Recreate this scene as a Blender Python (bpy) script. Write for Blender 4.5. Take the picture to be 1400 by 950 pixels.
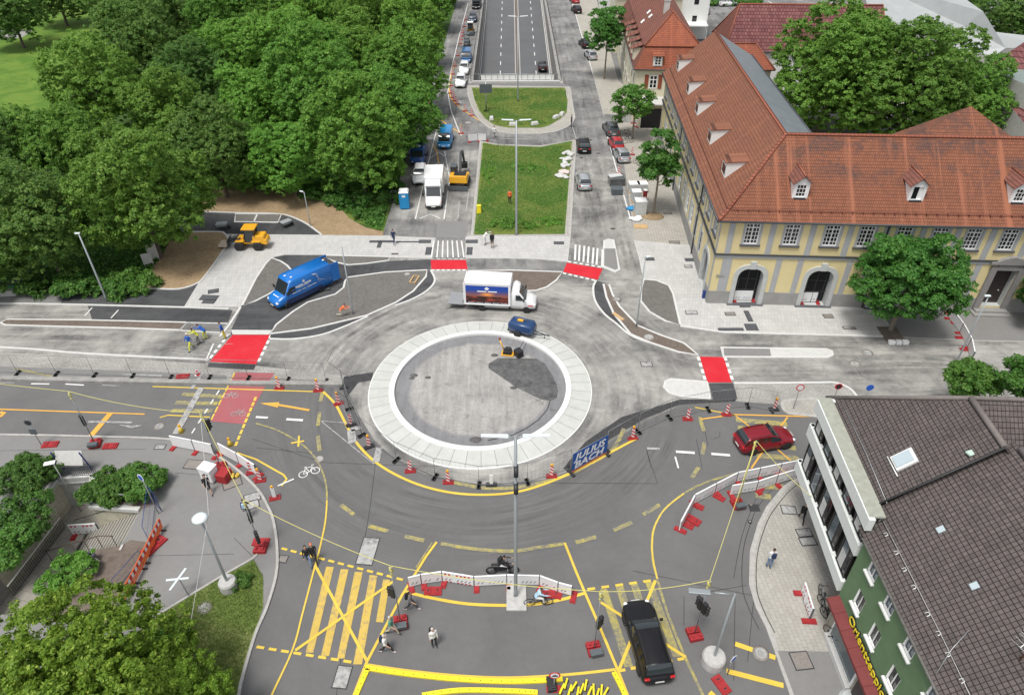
import bpy, bmesh, math, random
import numpy as np
from mathutils import Vector, Matrix, Euler
from mathutils.bvhtree import BVHTree
from mathutils.geometry import tessellate_polygon
R = math.radians
random.seed(7)
sc = bpy.context.scene
for o in list(bpy.data.objects): bpy.data.objects.remove(o)
COL = sc.collection
# ------------------------------------------------------------------ camera
CAM_H = 38.0; FPX = 960.0; PITCH = 0.65727691; ROLL = -0.00444751
_cp, _sp, _cr, _sr = math.cos(PITCH), math.sin(PITCH), math.cos(ROLL), math.sin(ROLL)
fwd = Vector((0, _cp, -_sp)); r0 = Vector((1, 0, 0)); u0 = Vector((0, _sp, _cp))
rt = r0*_cr + u0*_sr; up = -r0*_sr + u0*_cr
cd = bpy.data.cameras.new('camera'); cam = bpy.data.objects.new('camera', cd); COL.objects.link(cam)
cd.sensor_width = 36; cd.lens = FPX/1400*36; cd.clip_end = 3000; cd.clip_start = 0.5
M = Matrix((rt, up, -fwd)).transposed().to_4x4(); M.translation = (0, 0, CAM_H)
cam.matrix_world = M
sc.camera = cam
# ------------------------------------------------------------------ light
SUN_EL, SUN_AZ = R(68), R(215)
w = bpy.data.worlds.new('World'); sc.world = w; w.use_nodes = True
nt = w.node_tree; bg = nt.nodes['Background']
sky = nt.nodes.new('ShaderNodeTexSky'); sky.sky_type = 'NISHITA'; sky.sun_disc = False
sky.sun_elevation = SUN_EL; sky.sun_rotation = SUN_AZ; sky.air_density = 1.0; sky.dust_density = 3.0
hs = nt.nodes.new('ShaderNodeHueSaturation'); hs.inputs['Saturation'].default_value = 0.28
nt.links.new(sky.outputs[0], hs.inputs['Color']); nt.links.new(hs.outputs[0], bg.inputs[0]); bg.inputs[1].default_value = 0.135
sl = bpy.data.lights.new('sun', 'SUN'); sl.energy = 2.2; sl.angle = R(16); sl.color = (1, .965, .91)
so = bpy.data.objects.new('sun', sl); COL.objects.link(so); so.location = (0, 0, 90)
sv = Vector((math.sin(SUN_AZ)*math.cos(SUN_EL), math.cos(SUN_AZ)*math.cos(SUN_EL), math.sin(SUN_EL)))
so.rotation_euler = sv.to_track_quat('Z', 'Y').to_euler()
sc.view_settings.view_transform = 'Standard'; sc.view_settings.look = 'None'
sc.view_settings.exposure = 0.38; sc.view_settings.gamma = 1.0
sc.render.engine = 'CYCLES'
sc.render.resolution_x = 1024; sc.render.resolution_y = 694
# ------------------------------------------------------------------ survey: bearing read off the picture -> point on the plane z
def G(u, v, z=0.0):
 X = u-700; Y = v-475; X, Y = _cr*X+_sr*Y, -_sr*X+_cr*Y
 d = Vector((X/FPX, _cp-Y/FPX*_sp, -_sp-Y/FPX*_cp)); t = (z-CAM_H)/d.z
 return Vector((d.x*t, d.y*t, z))
def PX(q):
 x, y, z = q[0], q[1], q[2]-CAM_H
 d = y*_cp-z*_sp; uu = z*_cp+y*_sp; X = FPX*x/d; Y = -FPX*uu/d
 return 700+_cr*X-_sr*Y, 475+_sr*X+_cr*Y
def hgt(b, t, zb=0.0):
 g = G(b[0], b[1], zb); best = (1e9, 1)
 for k in range(1, 500):
  z = zb+k*.04; q = PX((g.x, g.y, z)); e = (q[0]-t[0])**2+(q[1]-t[1])**2
  if e < best[0]: best = (e, z)
 return best[1]
EA = Vector((.9983, -.0585, 0)); NA = Vector((.0585, .9983, 0))   # street grid directions
# ------------------------------------------------------------------ materials
MATS = {}
def node(nt, t, **k):
 n = nt.nodes.new(t)
 for a, b in k.items(): setattr(n, a, b)
 return n
def pmat(name, col, rough=.6, metal=0, noise=None, bump=0, spec=.5, coat=0, trans=None, emit=None, alpha=None):
 """principled; noise=(scale, amount, (sx,sy,sz)) value variation"""
 if name in MATS: return MATS[name]
 m = bpy.data.materials.new(name); m.use_nodes = True; nt = m.node_tree; b = nt.nodes['Principled BSDF']
 b.inputs['Base Color'].default_value = (*col, 1); b.inputs['Roughness'].default_value = rough
 b.inputs['Metallic'].default_value = metal; b.inputs['Specular IOR Level'].default_value = spec
 if coat: b.inputs['Coat Weight'].default_value = coat; b.inputs['Coat Roughness'].default_value = .05
 if noise:
  tc = node(nt, 'ShaderNodeTexCoord'); mp = node(nt, 'ShaderNodeMapping'); mp.inputs['Scale'].default_value = noise[2] if len(noise) > 2 else (1, 1, 1)
  nz = node(nt, 'ShaderNodeTexNoise'); nz.inputs['Scale'].default_value = noise[0]; nz.inputs['Detail'].default_value = 6; nz.inputs['Roughness'].default_value = .65
  nt.links.new(tc.outputs['Object'], mp.inputs[0]); nt.links.new(mp.outputs[0], nz.inputs['Vector'])
  mr = node(nt, 'ShaderNodeMapRange'); mr.inputs[1].default_value = .25; mr.inputs[2].default_value = .75
  mr.inputs[3].default_value = 1-noise[1]; mr.inputs[4].default_value = 1+noise[1]
  nt.links.new(nz.outputs[0], mr.inputs[0])
  mx = node(nt, 'ShaderNodeVectorMath', operation='SCALE'); mx.inputs[0].default_value = col
  nt.links.new(mr.outputs[0], mx.inputs['Scale']); nt.links.new(mx.outputs[0], b.inputs['Base Color'])
  if bump:
   bp = node(nt, 'ShaderNodeBump'); bp.inputs['Strength'].default_value = bump; bp.inputs['Distance'].default_value = .03
   nt.links.new(nz.outputs[0], bp.inputs['Height']); nt.links.new(bp.outputs[0], b.inputs['Normal'])
 if emit: b.inputs['Emission Color'].default_value = (*emit[:3], 1); b.inputs['Emission Strength'].default_value = emit[3]
 MATS[name] = m; return m
class NG:
 """tiny helper to write node maths"""
 def __init__(s, name):
  s.m = bpy.data.materials.new(name); s.m.use_nodes = True; s.nt = s.m.node_tree; s.b = s.nt.nodes['Principled BSDF']
  s.tc = node(s.nt, 'ShaderNodeTexCoord'); s.obj = s.tc.outputs['Object']; MATS[name] = s.m
 def L(s, a, b): s.nt.links.new(a, b)
 def _in(s, sock, v):
  if hasattr(v, 'links') or isinstance(v, bpy.types.NodeSocket): s.L(v, sock)
  else: sock.default_value = v
 def math(s, op, a, b=0.0, c=None, clamp=False):
  n = node(s.nt, 'ShaderNodeMath', operation=op, use_clamp=clamp); s._in(n.inputs[0], a); s._in(n.inputs[1], b)
  if c is not None: s._in(n.inputs[2], c)
  return n.outputs[0]
 def map(s, vec, scale=(1, 1, 1), rot=(0, 0, 0), loc=(0, 0, 0)):
  n = node(s.nt, 'ShaderNodeMapping'); s.L(vec, n.inputs[0]); n.inputs['Scale'].default_value = scale; n.inputs['Rotation'].default_value = rot; n.inputs['Location'].default_value = loc
  return n.outputs[0]
 def noise(s, vec, scale, detail=5, rough=.6, dist=0):
  n = node(s.nt, 'ShaderNodeTexNoise'); s.L(vec, n.inputs['Vector']); n.inputs['Scale'].default_value = scale; n.inputs['Detail'].default_value = detail; n.inputs['Roughness'].default_value = rough; n.inputs['Distortion'].default_value = dist
  return n.outputs[0]
 def rng(s, v, a, b, c, d, smooth=False):
  n = node(s.nt, 'ShaderNodeMapRange'); s._in(n.inputs[0], v)
  for i, x in enumerate((a, b, c, d)): n.inputs[i+1].default_value = x
  if smooth: n.interpolation_type = 'SMOOTHSTEP'
  return n.outputs[0]
 def mix(s, f, a, b):
  n = node(s.nt, 'ShaderNodeMix', data_type='RGBA'); s._in(n.inputs[0], f)
  for sock, v in ((n.inputs[6], a), (n.inputs[7], b)):
   if isinstance(v, tuple): sock.default_value = (*v, 1)
   else: s.L(v, sock)
  return n.outputs[2]
 def sep(s, v):
  n = node(s.nt, 'ShaderNodeSeparateXYZ'); s.L(v, n.inputs[0]); return n.outputs
 def comb(s, x, y, z=0.0):
  n = node(s.nt, 'ShaderNodeCombineXYZ'); s._in(n.inputs[0], x); s._in(n.inputs[1], y); s._in(n.inputs[2], z); return n.outputs[0]
 def scale(s, col, f):
  n = node(s.nt, 'ShaderNodeVectorMath', operation='SCALE')
  if isinstance(col, tuple): n.inputs[0].default_value = col
  else: s.L(col, n.inputs[0])
  s._in(n.inputs['Scale'], f); return n.outputs[0]
 def bump(s, h, st=.3, d=.02):
  n = node(s.nt, 'ShaderNodeBump'); s.L(h, n.inputs['Height']); n.inputs['Strength'].default_value = st; n.inputs['Distance'].default_value = d; s.L(n.outputs[0], s.b.inputs['Normal'])
 def out(s, col, rough=.85, spec=.3):
  if isinstance(col, tuple): s.b.inputs['Base Color'].default_value = (*col, 1)
  else: s.L(col, s.b.inputs['Base Color'])
  s._in(s.b.inputs['Roughness'], rough); s.b.inputs['Specular IOR Level'].default_value = spec
  return s.m
CEN = G(656.5, 545.5)   # roundabout centre (refined below)
CEN = Vector((-2.62, 43.94, 0))
def streak_road(name, dark, light, bias=0.0, amt=1.0):
 """dusty asphalt: dirt swept along the driving direction round the circle and along the arms"""
 g = NG(name); x, y, z = g.sep(g.obj)
 dx = g.math('SUBTRACT', x, CEN.x); dy = g.math('SUBTRACT', y, CEN.y)
 r = g.math('SQRT', g.math('ADD', g.math('MULTIPLY', dx, dx), g.math('MULTIPLY', dy, dy)))
 th = g.math('ARCTAN2', dy, dx)
 pol = g.comb(g.math('MULTIPLY', r, 1.0), g.math('MULTIPLY', th, 3.0))
 n1 = g.noise(g.map(pol, (1.3, .35, 1)), 1.0, 7, .62, .3)
 n2 = g.noise(g.map(g.obj, (.12, 1.5, 1)), 1.0, 7, .62, .4)
 n3 = g.noise(g.map(g.obj, (1.3, .12, 1)), 1.0, 7, .6, .4)
 nearc = g.rng(r, 15, 21, 1, 0, True)
 north = g.rng(y, 58, 66, 0, 1, True)
 n = g.math('ADD', g.math('MULTIPLY', n2, g.math('SUBTRACT', 1.0, north)), g.math('MULTIPLY', n3, north))
 n = g.math('ADD', g.math('MULTIPLY', n1, nearc), g.math('MULTIPLY', n, g.math('SUBTRACT', 1.0, nearc)))
 big = g.noise(g.map(g.obj, (.16, .2, 1)), 1.0, 4, .55, .5)
 fine = g.noise(g.obj, 9, 4, .7)
 pt = g.rng(g.noise(g.map(g.obj, (.33, .37, 1), loc=(3, 7, 0)), 1.0, 5, .65, .8), .38, .62, .15, 1.0, True)
 md = g.noise(g.map(g.obj, (.9, .8, 1)), 1.0, 7, .7, .9)
 f = g.math('ADD', g.math('MULTIPLY', g.math('MULTIPLY', g.math('SUBTRACT', n, .5), 1.9*amt), pt), g.math('MULTIPLY', g.math('SUBTRACT', big, .5), 1.7*amt))
 f = g.math('ADD', f, g.math('MULTIPLY', g.math('SUBTRACT', md, .5), .9*amt))
 f = g.math('ADD', f, g.math('MULTIPLY', g.math('SUBTRACT', fine, .5), .5))
 f = g.math('ADD', f, .52+bias, clamp=True)
 g.bump(fine, .25, .02)
 return g.out(g.mix(f, dark, light), .9, .25)
M_DUST = streak_road('dusty_asphalt', (.085, .085, .083), (.365, .355, .33), .05, 1.2)
M_DARK = streak_road('new_asphalt', (.036, .037, .04), (.11, .112, .114), -.1, .8)
M_MID = streak_road('mid_asphalt', (.085, .086, .088), (.30, .295, .28), -.05, 1.0)
def asphalt(name, c, var=.16, tracks=False):
 g = NG(name)
 a = g.noise(g.map(g.obj, (.25, .25, 1)), 1, 5, .6, .3); b = g.noise(g.obj, 14, 3, .75); cc = g.noise(g.obj, 2.2, 4, .6)
 f = g.math('ADD', g.math('MULTIPLY', g.math('SUBTRACT', a, .5), var*2.6), g.math('MULTIPLY', g.math('SUBTRACT', b, .5), .38))
 f = g.math('ADD', f, g.math('MULTIPLY', g.math('SUBTRACT', cc, .5), .18))
 if tracks:
  x, y, z = g.sep(g.obj); dx = g.math('SUBTRACT', x, CEN.x); dy = g.math('SUBTRACT', y, CEN.y)
  r = g.math('SQRT', g.math('ADD', g.math('MULTIPLY', dx, dx), g.math('MULTIPLY', dy, dy)))
  th = g.math('ARCTAN2', dy, dx)
  t = g.noise(g.map(g.comb(r, th), (2.4, 1.6, 1)), 1, 5, .6, .2)
  band = g.rng(r, 10.5, 12.5, 0, 1, True); band = g.math('MULTIPLY', band, g.rng(r, 15.5, 18.5, 1, 0, True))
  f = g.math('SUBTRACT', f, g.math('MULTIPLY', g.rng(t, .42, .66, 0, .38), g.math('MULTIPLY', band, g.rng(a, .42, .6, .2, 1))))
 # repair seams
 g.bump(b, .3, .015)
 return g.out(g.scale(c, g.math('ADD', f, 1.0)), .88, .3)
M_ROAD = asphalt('worn_asphalt', (.134, .133, .132), .2, True)
M_WALK = asphalt('pavement_asphalt', (.205, .202, .196), .12)
M_TUNROAD = asphalt('underpass_asphalt', (.115, .118, .122), .15)
def paving(name, c, joint, sx, sy, rot=0, jw=.025, var=.12, off=.5, stain=.2):
 g = NG(name); v = g.map(g.obj, rot=(0, 0, rot))
 br = node(g.nt, 'ShaderNodeTexBrick'); g.L(v, br.inputs['Vector']); br.offset = off
 br.inputs['Scale'].default_value = 1; br.inputs['Brick Width'].default_value = sx; br.inputs['Row Height'].default_value = sy
 br.inputs['Mortar Size'].default_value = jw; br.inputs['Mortar Smooth'].default_value = .2; br.inputs['Bias'].default_value = 0
 br.inputs['Color1'].default_value = (*[q*(1-var) for q in c], 1); br.inputs['Color2'].default_value = (*[min(1, q*(1+var)) for q in c], 1); br.inputs['Mortar'].default_value = (*joint, 1)
 n = g.noise(g.map(g.obj, (.5, .5, 1)), 1, 6, .65, .4); fi = g.noise(g.obj, 7, 4, .7)
 f = g.math('ADD', 1.0, g.math('ADD', g.math('MULTIPLY', g.math('SUBTRACT', n, .5), stain*2), g.math('MULTIPLY', g.math('SUBTRACT', fi, .5), .22)))
 return g.out(g.scale(br.outputs[0], f), .85, .3)
M_PAVE = paving('light_concrete_paving', (.45, .445, .43), (.36, .355, .34), .3, .6, 0, .018, .06, .5, .2)
M_PAVE_OLD = paving('old_beige_paving', (.37, .35, .31), (.26, .25, .22), .3, .3, R(3.4), .02, .08, 0, .22)
M_PAVE_R = paving('tan_paving', (.36, .345, .31), (.28, .265, .24), .42, .28, R(86), .018, .06, .5, .18)
M_CONC = pmat('concrete', (.42, .415, .40), .85, noise=(3, .2), bump=.2)
M_CONCL = pmat('light_concrete', (.50, .50, .48), .8, noise=(2.5, .1), bump=.1)
M_CONCD = pmat('weathered_concrete', (.27, .265, .25), .9, noise=(2, .3), bump=.2)
M_KERB = pmat('kerb_stone', (.56, .56, .54), .7, noise=(3, .1))
M_KERBO = pmat('old_kerb_stone', (.38, .37, .35), .8, noise=(3, .2))
M_RED = None
def worn(name, c, lo, hi, c2=(.15, .15, .152), sc_=3.0):
 g = NG(name); n = g.noise(g.obj, sc_, 7, .78, .3); m = g.noise(g.obj, .6, 3, .6); k = g.math('ADD', g.math('MULTIPLY', n, .7), g.math('MULTIPLY', m, .3))
 v = g.scale(c, g.math('ADD', .8, g.math('MULTIPLY', m, .4)))
 return g.out(g.mix(g.rng(k, lo, hi, 0, 1), v, c2), .75, .3)
M_REDOLD = worn('worn_red_paint', (.36, .10, .11), .46, .78, (.17, .13, .13), 4)
M_WHITEP = worn('white_road_paint', (.66, .66, .64), .56, .74); M_RED = worn('red_road_paint', (.54, .016, .028), .50, .90, (.26, .12, .12), 5)
M_WHITEO = worn('faded_white_paint', (.40, .40, .385), .45, .62)
M_YEL = worn('yellow_road_tape', (.66, .47, .07), .56, .80)
M_YELF = worn('faded_yellow_paint', (.42, .36, .10), .40, .60)
M_YELZ = worn('ochre_zebra_paint', (.55, .39, .09), .50, .70)
M_ORA = worn('orange_road_tape', (.66, .36, .07), .56, .80)
M_BLACKTAR = pmat('tar_seam', (.035, .035, .037), .6)
M_STEELCOV = pmat('manhole_iron', (.22, .2, .18), .7, noise=(8, .3))
M_GRAV = None
def grav():
 g = NG('gravel'); a = g.noise(g.obj, 6, 6, .75); b = g.noise(g.map(g.obj, (.4, .4, 1)), 1, 4, .6, .5)
 g.bump(a, .5, .05)
 return g.out(g.mix(g.rng(g.math('ADD', g.math('MULTIPLY', a, .7), g.math('MULTIPLY', b, .5)), .35, .85, 0, 1), (.14, .135, .125), (.46, .45, .42)), .95, .2)
M_GRAV = grav()
def soil(name, c1, c2, sc_=5):
 g = NG(name); a = g.noise(g.obj, sc_, 6, .75); b = g.noise(g.map(g.obj, (.5, .5, 1)), 1, 4, .6)
 g.bump(a, .6, .06)
 return g.out(g.mix(g.rng(g.math('ADD', g.math('MULTIPLY', a, .7), g.math('MULTIPLY', b, .3)), .3, .7, 0, 1), c1, c2), .95, .2)
M_MULCH = soil('brown_mulch', (.20, .135, .075), (.40, .30, .185), 4)
M_PLANTER = soil('bare_planting_soil', (.10, .095, .088), (.19, .18, .165), 4)
M_PLANTB = soil('brown_planting_soil', (.10, .08, .065), (.20, .165, .14), 4)
M_FLOOR = soil('park_floor', (.025, .05, .012), (.07, .13, .03), 1.5)
def grassm(name, a, b, c):
 g = NG(name); n = g.noise(g.map(g.obj, (.22, .22, 1)), 1, 5, .65, .6); m = g.noise(g.obj, 5, 5, .75)
 col = g.mix(g.rng(n, .38, .62, 0, 1, True), a, b); col = g.mix(g.rng(m, .45, .8, 0, .6), col, c)
 g.bump(m, .8, .08)
 return g.out(col, .95, .15)
M_GRASS = grassm('lawn_grass', (.075, .16, .022), (.13, .215, .035), (.17, .22, .06))
M_GRASSI = grassm('island_grass', (.05, .125, .018), (.15, .185, .04), (.12, .17, .05))
M_GRASSC = grassm('verge_grass', (.12, .17, .04), (.22, .24, .09), (.10, .17, .035))
M_LEAFG = pmat('ground_cover_leaf', (.035, .09, .018), .8)
# ------------------------------------------------------------------ mesh builder
class B:
 def __init__(s): s.v = []; s.f = []; s.m = []; s.sm = []; s.T = Matrix.Identity(4)
 def add(s, vs, fs, m=0, sm=False):
  k = len(s.v); s.v += [tuple(s.T @ Vector(q)) for q in vs]
  for f in fs: s.f.append([k+i for i in f]); s.m.append(m); s.sm.append(sm)
  return s
 def box(s, x, y, z, sx, sy, sz, m=0, rz=0, top=None, rx=0, ry=0):
  """centre x,y ; z = bottom ; optional top=(tx,ty) scale of the upper face"""
  t = top or (1, 1); q = []
  Rm = Euler((rx, ry, rz)).to_matrix()
  for (zz, a, b) in ((0, 1, 1), (sz, t[0], t[1])):
   for (i, j) in ((-1, -1), (1, -1), (1, 1), (-1, 1)):
    p = Rm @ Vector((i*sx/2*a, j*sy/2*b, zz-(sz/2 if (rx or ry) else 0)))
    q.append((x+p.x, y+p.y, z+p.z+(sz/2 if (rx or ry) else 0)))
  return s.add(q, [(3, 2, 1, 0), (4, 5, 6, 7), (0, 1, 5, 4), (1, 2, 6, 5), (2, 3, 7, 6), (3, 0, 4, 7)], m)
 def beam(s, a, b, wd, ht, m=0):
  """box-section bar from a to b"""
  a = Vector(a); b = Vector(b); d = (b-a)
  if d.length < 1e-6: return s
  d.normalize(); up_ = Vector((0, 0, 1)) if abs(d.z) < .95 else Vector((0, 1, 0))
  sd = d.cross(up_).normalized(); u = sd.cross(d).normalized(); q = []
  for p in (a, b):
   for i, j in ((-1, -1), (1, -1), (1, 1), (-1, 1)): q.append(p+sd*(i*wd/2)+u*(j*ht/2))
  return s.add(q, [(3, 2, 1, 0), (4, 5, 6, 7), (0, 1, 5, 4), (1, 2, 6, 5), (2, 3, 7, 6), (3, 0, 4, 7)], m)
 def tube(s, pts, r, n=8, m=0, cap=True, sm=True, flat=None):
  pts = [Vector(p) for p in pts]; rs = r if isinstance(r, (list, tuple)) else [r]*len(pts); q = []; fs = []
  pu = None
  for i, p in enumerate(pts):
   d = (pts[min(i+1, len(pts)-1)]-pts[max(i-1, 0)])
   if d.length < 1e-9: d = Vector((0, 0, 1))
   d.normalize()
   if pu is None: pu = Vector((0, 1, 0)) if abs(d.y) < .9 else Vector((1, 0, 0))
   sd = pu.cross(d).normalized(); u = d.cross(sd).normalized(); pu = u
   fl = flat[i] if flat else 1.0
   for k in range(n):
    a = 2*math.pi*k/n; q.append(p+sd*(math.cos(a)*rs[i])+u*(math.sin(a)*rs[i]*fl))
  for i in range(len(pts)-1):
   for k in range(n): fs.append((i*n+k, i*n+(k+1) % n, (i+1)*n+(k+1) % n, (i+1)*n+k))
  s.add(q, fs, m, sm)
  if cap:
   k0 = len(s.v)-len(q)
   s.f.append([k0+k for k in reversed(range(n))]); s.m.append(m); s.sm.append(False)
   s.f.append([k0+(len(pts)-1)*n+k for k in range(n)]); s.m.append(m); s.sm.append(False)
  return s
 def lathe(s, prof, n=16, m=0, c=(0, 0, 0), axis='z', sm=True):
  q = []; fs = []
  for (rr, h) in prof:
   for k in range(n):
    a = 2*math.pi*k/n; p = (rr*math.cos(a), rr*math.sin(a), h)
    if axis == 'y': p = (p[0], p[2], p[1])
    if axis == 'x': p = (p[2], p[0], p[1])
    q.append((c[0]+p[0], c[1]+p[1], c[2]+p[2]))
  for i in range(len(prof)-1):
   for k in range(n): fs.append((i*n+k, i*n+(k+1) % n, (i+1)*n+(k+1) % n, (i+1)*n+k))
  s.add(q, fs, m, sm); k0 = len(s.v)-len(q)
  if prof[0][0] > 1e-4: s.f.append([k0+k for k in reversed(range(n))]); s.m.append(m); s.sm.append(False)
  if prof[-1][0] > 1e-4: s.f.append([k0+(len(prof)-1)*n+k for k in range(n)]); s.m.append(m); s.sm.append(False)
  return s
 def prism(s, pts, z0, z1, m=0, mside=None):
  """vertical prism over a (possibly concave) polygon of xy points"""
  pts = [(p[0], p[1]) for p in pts]
  ar = sum(pts[i][0]*pts[(i+1) % len(pts)][1]-pts[(i+1) % len(pts)][0]*pts[i][1] for i in range(len(pts)))
  if ar < 0: pts = pts[::-1]
  n = len(pts); q = [(x, y, z0) for x, y in pts]+[(x, y, z1) for x, y in pts]
  s.add(q, [tuple(range(n, 2*n))], m)
  k0 = len(s.v)-len(q); ms = m if mside is None else mside
  for i in range(n): s.f.append([k0+i, k0+(i+1) % n, k0+n+(i+1) % n, k0+n+i]); s.m.append(ms); s.sm.append(False)
  return s
 def ball(s, c, r, m=0, n=12, k=8):
  rx, ry, rz = r if isinstance(r, (tuple, list)) else (r, r, r); q = []; fs = []
  for i in range(k+1):
   t = math.pi*i/k
   for j in range(n):
    a = 2*math.pi*j/n; q.append((c[0]+rx*math.sin(t)*math.cos(a), c[1]+ry*math.sin(t)*math.sin(a), c[2]-rz*math.cos(t)))
  for i in range(k):
   for j in range(n): fs.append((i*n+j, i*n+(j+1) % n, (i+1)*n+(j+1) % n, (i+1)*n+j))
  return s.add(q, fs, m, True)
 def mesh(s, name, mats):
  me = bpy.data.meshes.new(name); me.from_pydata(s.v, [], s.f)
  for m in (mats if isinstance(mats, (list, tuple)) else [mats]): me.materials.append(m)
  me.polygons.foreach_set('material_index', s.m); me.polygons.foreach_set('use_smooth', s.sm); me.update()
  return me
 def build(s, name, mats, parent=None, bevel=0, rec=True):
  me = s.mesh(name, mats)
  o = bpy.data.objects.new(name, me); COL.objects.link(o); o.parent = parent
  if rec:
   bm = bmesh.new(); bm.from_mesh(me); bmesh.ops.recalc_face_normals(bm, faces=bm.faces); bm.to_mesh(me); bm.free()
  if bevel:
   md = o.modifiers.new('bevel', 'BEVEL'); md.width = bevel; md.segments = 2; md.limit_method = 'ANGLE'; md.angle_limit = R(38)
   md.harden_normals = False
  return o
def tag(o, label=None, cat=None, group=None, kind=None):
 if label: o['label'] = label
 if cat: o['category'] = cat
 if group: o['group'] = group
 if kind: o['kind'] = kind
 return o
def thing(name, label, cat, loc=(0, 0, 0), rz=0, group=None):
 o = bpy.data.objects.new(name, None); COL.objects.link(o); o.location = loc; o.rotation_euler = (0, 0, rz); o.empty_display_size = .3
 return tag(o, label, cat, group)
def kids(o): return [c for c in o.children]
def copy_tree(o, parent=None):
 c = o.copy(); COL.objects.link(c); c.parent = parent
 for ch in kids(o): copy_tree(ch, c)
 return c
def dup(o, loc, rz, label, cat=None, group=None, scale=None):
 c = copy_tree(o); c.location = loc; c.rotation_euler = (0, 0, rz); c['label'] = label
 if group: c['group'] = group
 if cat: c['category'] = cat
 if scale: c.scale = scale if isinstance(scale, tuple) else (scale,)*3
 return c
def struct(o): o['kind'] = 'structure'; return o
def gp(pts, z=0): return [G(u, v, z) for u, v in pts]
def spline(pts, k=6, closed=False):
 pts = [Vector(p) for p in pts]; n = len(pts); out = []
 rngn = n if closed else n-1
 for i in range(rngn):
  if closed: a, b, c, d = pts[(i-1) % n], pts[i], pts[(i+1) % n], pts[(i+2) % n]
  else: a, b, c, d = pts[max(i-1, 0)], pts[i], pts[i+1], pts[min(i+2, n-1)]
  for j in range(k):
   t = j/k
   out.append(.5*((2*b)+(c-a)*t+(2*a-5*b+4*c-d)*t*t+(3*b-a-3*c+d)*t**3))
 if not closed: out.append(pts[-1])
 return out
def strip(b, pts, wd, z0, z1, m=0, closed=False):
 """kerb / band of width wd along pts, from z0 to z1 (z0==z1: flat sheet)"""
 pts = [Vector((p[0], p[1], 0)) for p in pts]; n = len(pts); L = []; Rr = []
 for i, p in enumerate(pts):
  a = pts[(i-1) % n] if (closed or i > 0) else p; c = pts[(i+1) % n] if (closed or i < n-1) else p
  d = (c-a)
  if d.length < 1e-6: d = Vector((1, 0, 0))
  d.normalize(); nn = Vector((-d.y, d.x, 0)); L.append(p+nn*wd/2); Rr.append(p-nn*wd/2)
 cnt = n if closed else n-1
 if abs(z1-z0) < 1e-6:
  q = [(p.x, p.y, z1) for p in L]+[(p.x, p.y, z1) for p in Rr]
  b.add(q, [(i, n+i, n+(i+1) % n, (i+1) % n) for i in range(cnt)], m); return
 q = [(p.x, p.y, z1) for p in L]+[(p.x, p.y, z1) for p in Rr]+[(p.x, p.y, z0) for p in L]+[(p.x, p.y, z0) for p in Rr]; fs = []
 for i in range(cnt):
  j = (i+1) % n; fs += [(i, n+i, n+j, j), (i, j, 2*n+j, 2*n+i), (n+i, 3*n+i, 3*n+j, n+j)]
 if not closed: fs += [(0, 2*n, 3*n, n), (n-1, 2*n-1, 4*n-1, 3*n-1)]
 b.add(q, fs, m)
def sheet(name, pts, z, m, kind='structure'):
 b = B(); pts = [(p[0], p[1]) for p in pts]
 ar = sum(pts[i][0]*pts[(i+1) % len(pts)][1]-pts[(i+1) % len(pts)][0]*pts[i][1] for i in range(len(pts)))
 if ar < 0: pts = pts[::-1]
 b.add([(x, y, z) for x, y in pts], [tuple(range(len(pts)))], 0); o = b.build(name, m, rec=False); o['kind'] = kind; return o
def slab(name, pts, h, m, mk=None, kw=.22, curve=0, kerb=True, z0=0.0):
 """raised surface with a kerb stone rim"""
 if curve: pts = spline(pts, curve, True)
 b = B(); b.prism(pts, z0-.02, z0+h-.012, 0)
 if kerb: strip(b, pts+[], kw, z0-.01, z0+h, 1, True)
 o = b.build(name, [m, mk or M_KERB], rec=False); return struct(o)
# ================================================================== GROUND
PITZ = -2.8
PIT = gp([(78, 656), (128, 652), (124, 693), (192, 698), (166, 745), (104, 757), (45, 840), (-60, 840), (-25, 790)])
PIT = [(p.x, p.y) for p in PIT]
RAMP_Y0, RAMP_X0, RAMP_X1 = 124.6, -6.9, 8.6
def holed(name, outer, holes, z, m):
 polys = [[Vector((x, y, 0)) for x, y in outer]]+[[Vector((x, y, 0)) for x, y in h] for h in holes]
 tris = tessellate_polygon(polys); vs = [v for p in polys for v in p]; b = B()
 fs = []
 for t in tris:
  a, c, d = (vs[i] for i in t); cr = (c-a).cross(d-a).z
  fs.append(t if cr > 0 else t[::-1])
 b.add([(v.x, v.y, z) for v in vs], fs, 0); return struct(b.build(name, m, rec=False))
rampH = [(RAMP_X0, RAMP_Y0), (RAMP_X1, RAMP_Y0), (RAMP_X1, 330), (RAMP_X0, 330)]
pmat('city_ground', (.17, .17, .165), .9, noise=(.8, .2))
holed('ground', [(-1500, -200), (1500, -200), (1500, 2200), (-1500, 2200)], [rampH, PIT], 0, MATS['city_ground'])
holed('road', [(-160, -60), (170, -60), (170, 56), (-160, 56)], [PIT], .004, M_ROAD)
DUSTP = [(-700, 414), (60, 414), (250, 420), (312, 418), (330, 352), (560, 352), (870, 330), (880, 352), (935, 448), (1050, 456), (1230, 459), (1900, 462),
         (1900, 548), (1240, 541), (1180, 548), (1110, 556), (1010, 549), (965, 548), (930, 553), (885, 575), (835, 603), (790, 640), (745, 655), (700, 662), (640, 661), (580, 648), (540, 628), (510, 600), (492, 570), (478, 540), (469, 524), (350, 522), (0, 516), (-700, 505)]
sheet('construction_road', gp(DUSTP), .008, M_DUST)
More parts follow.
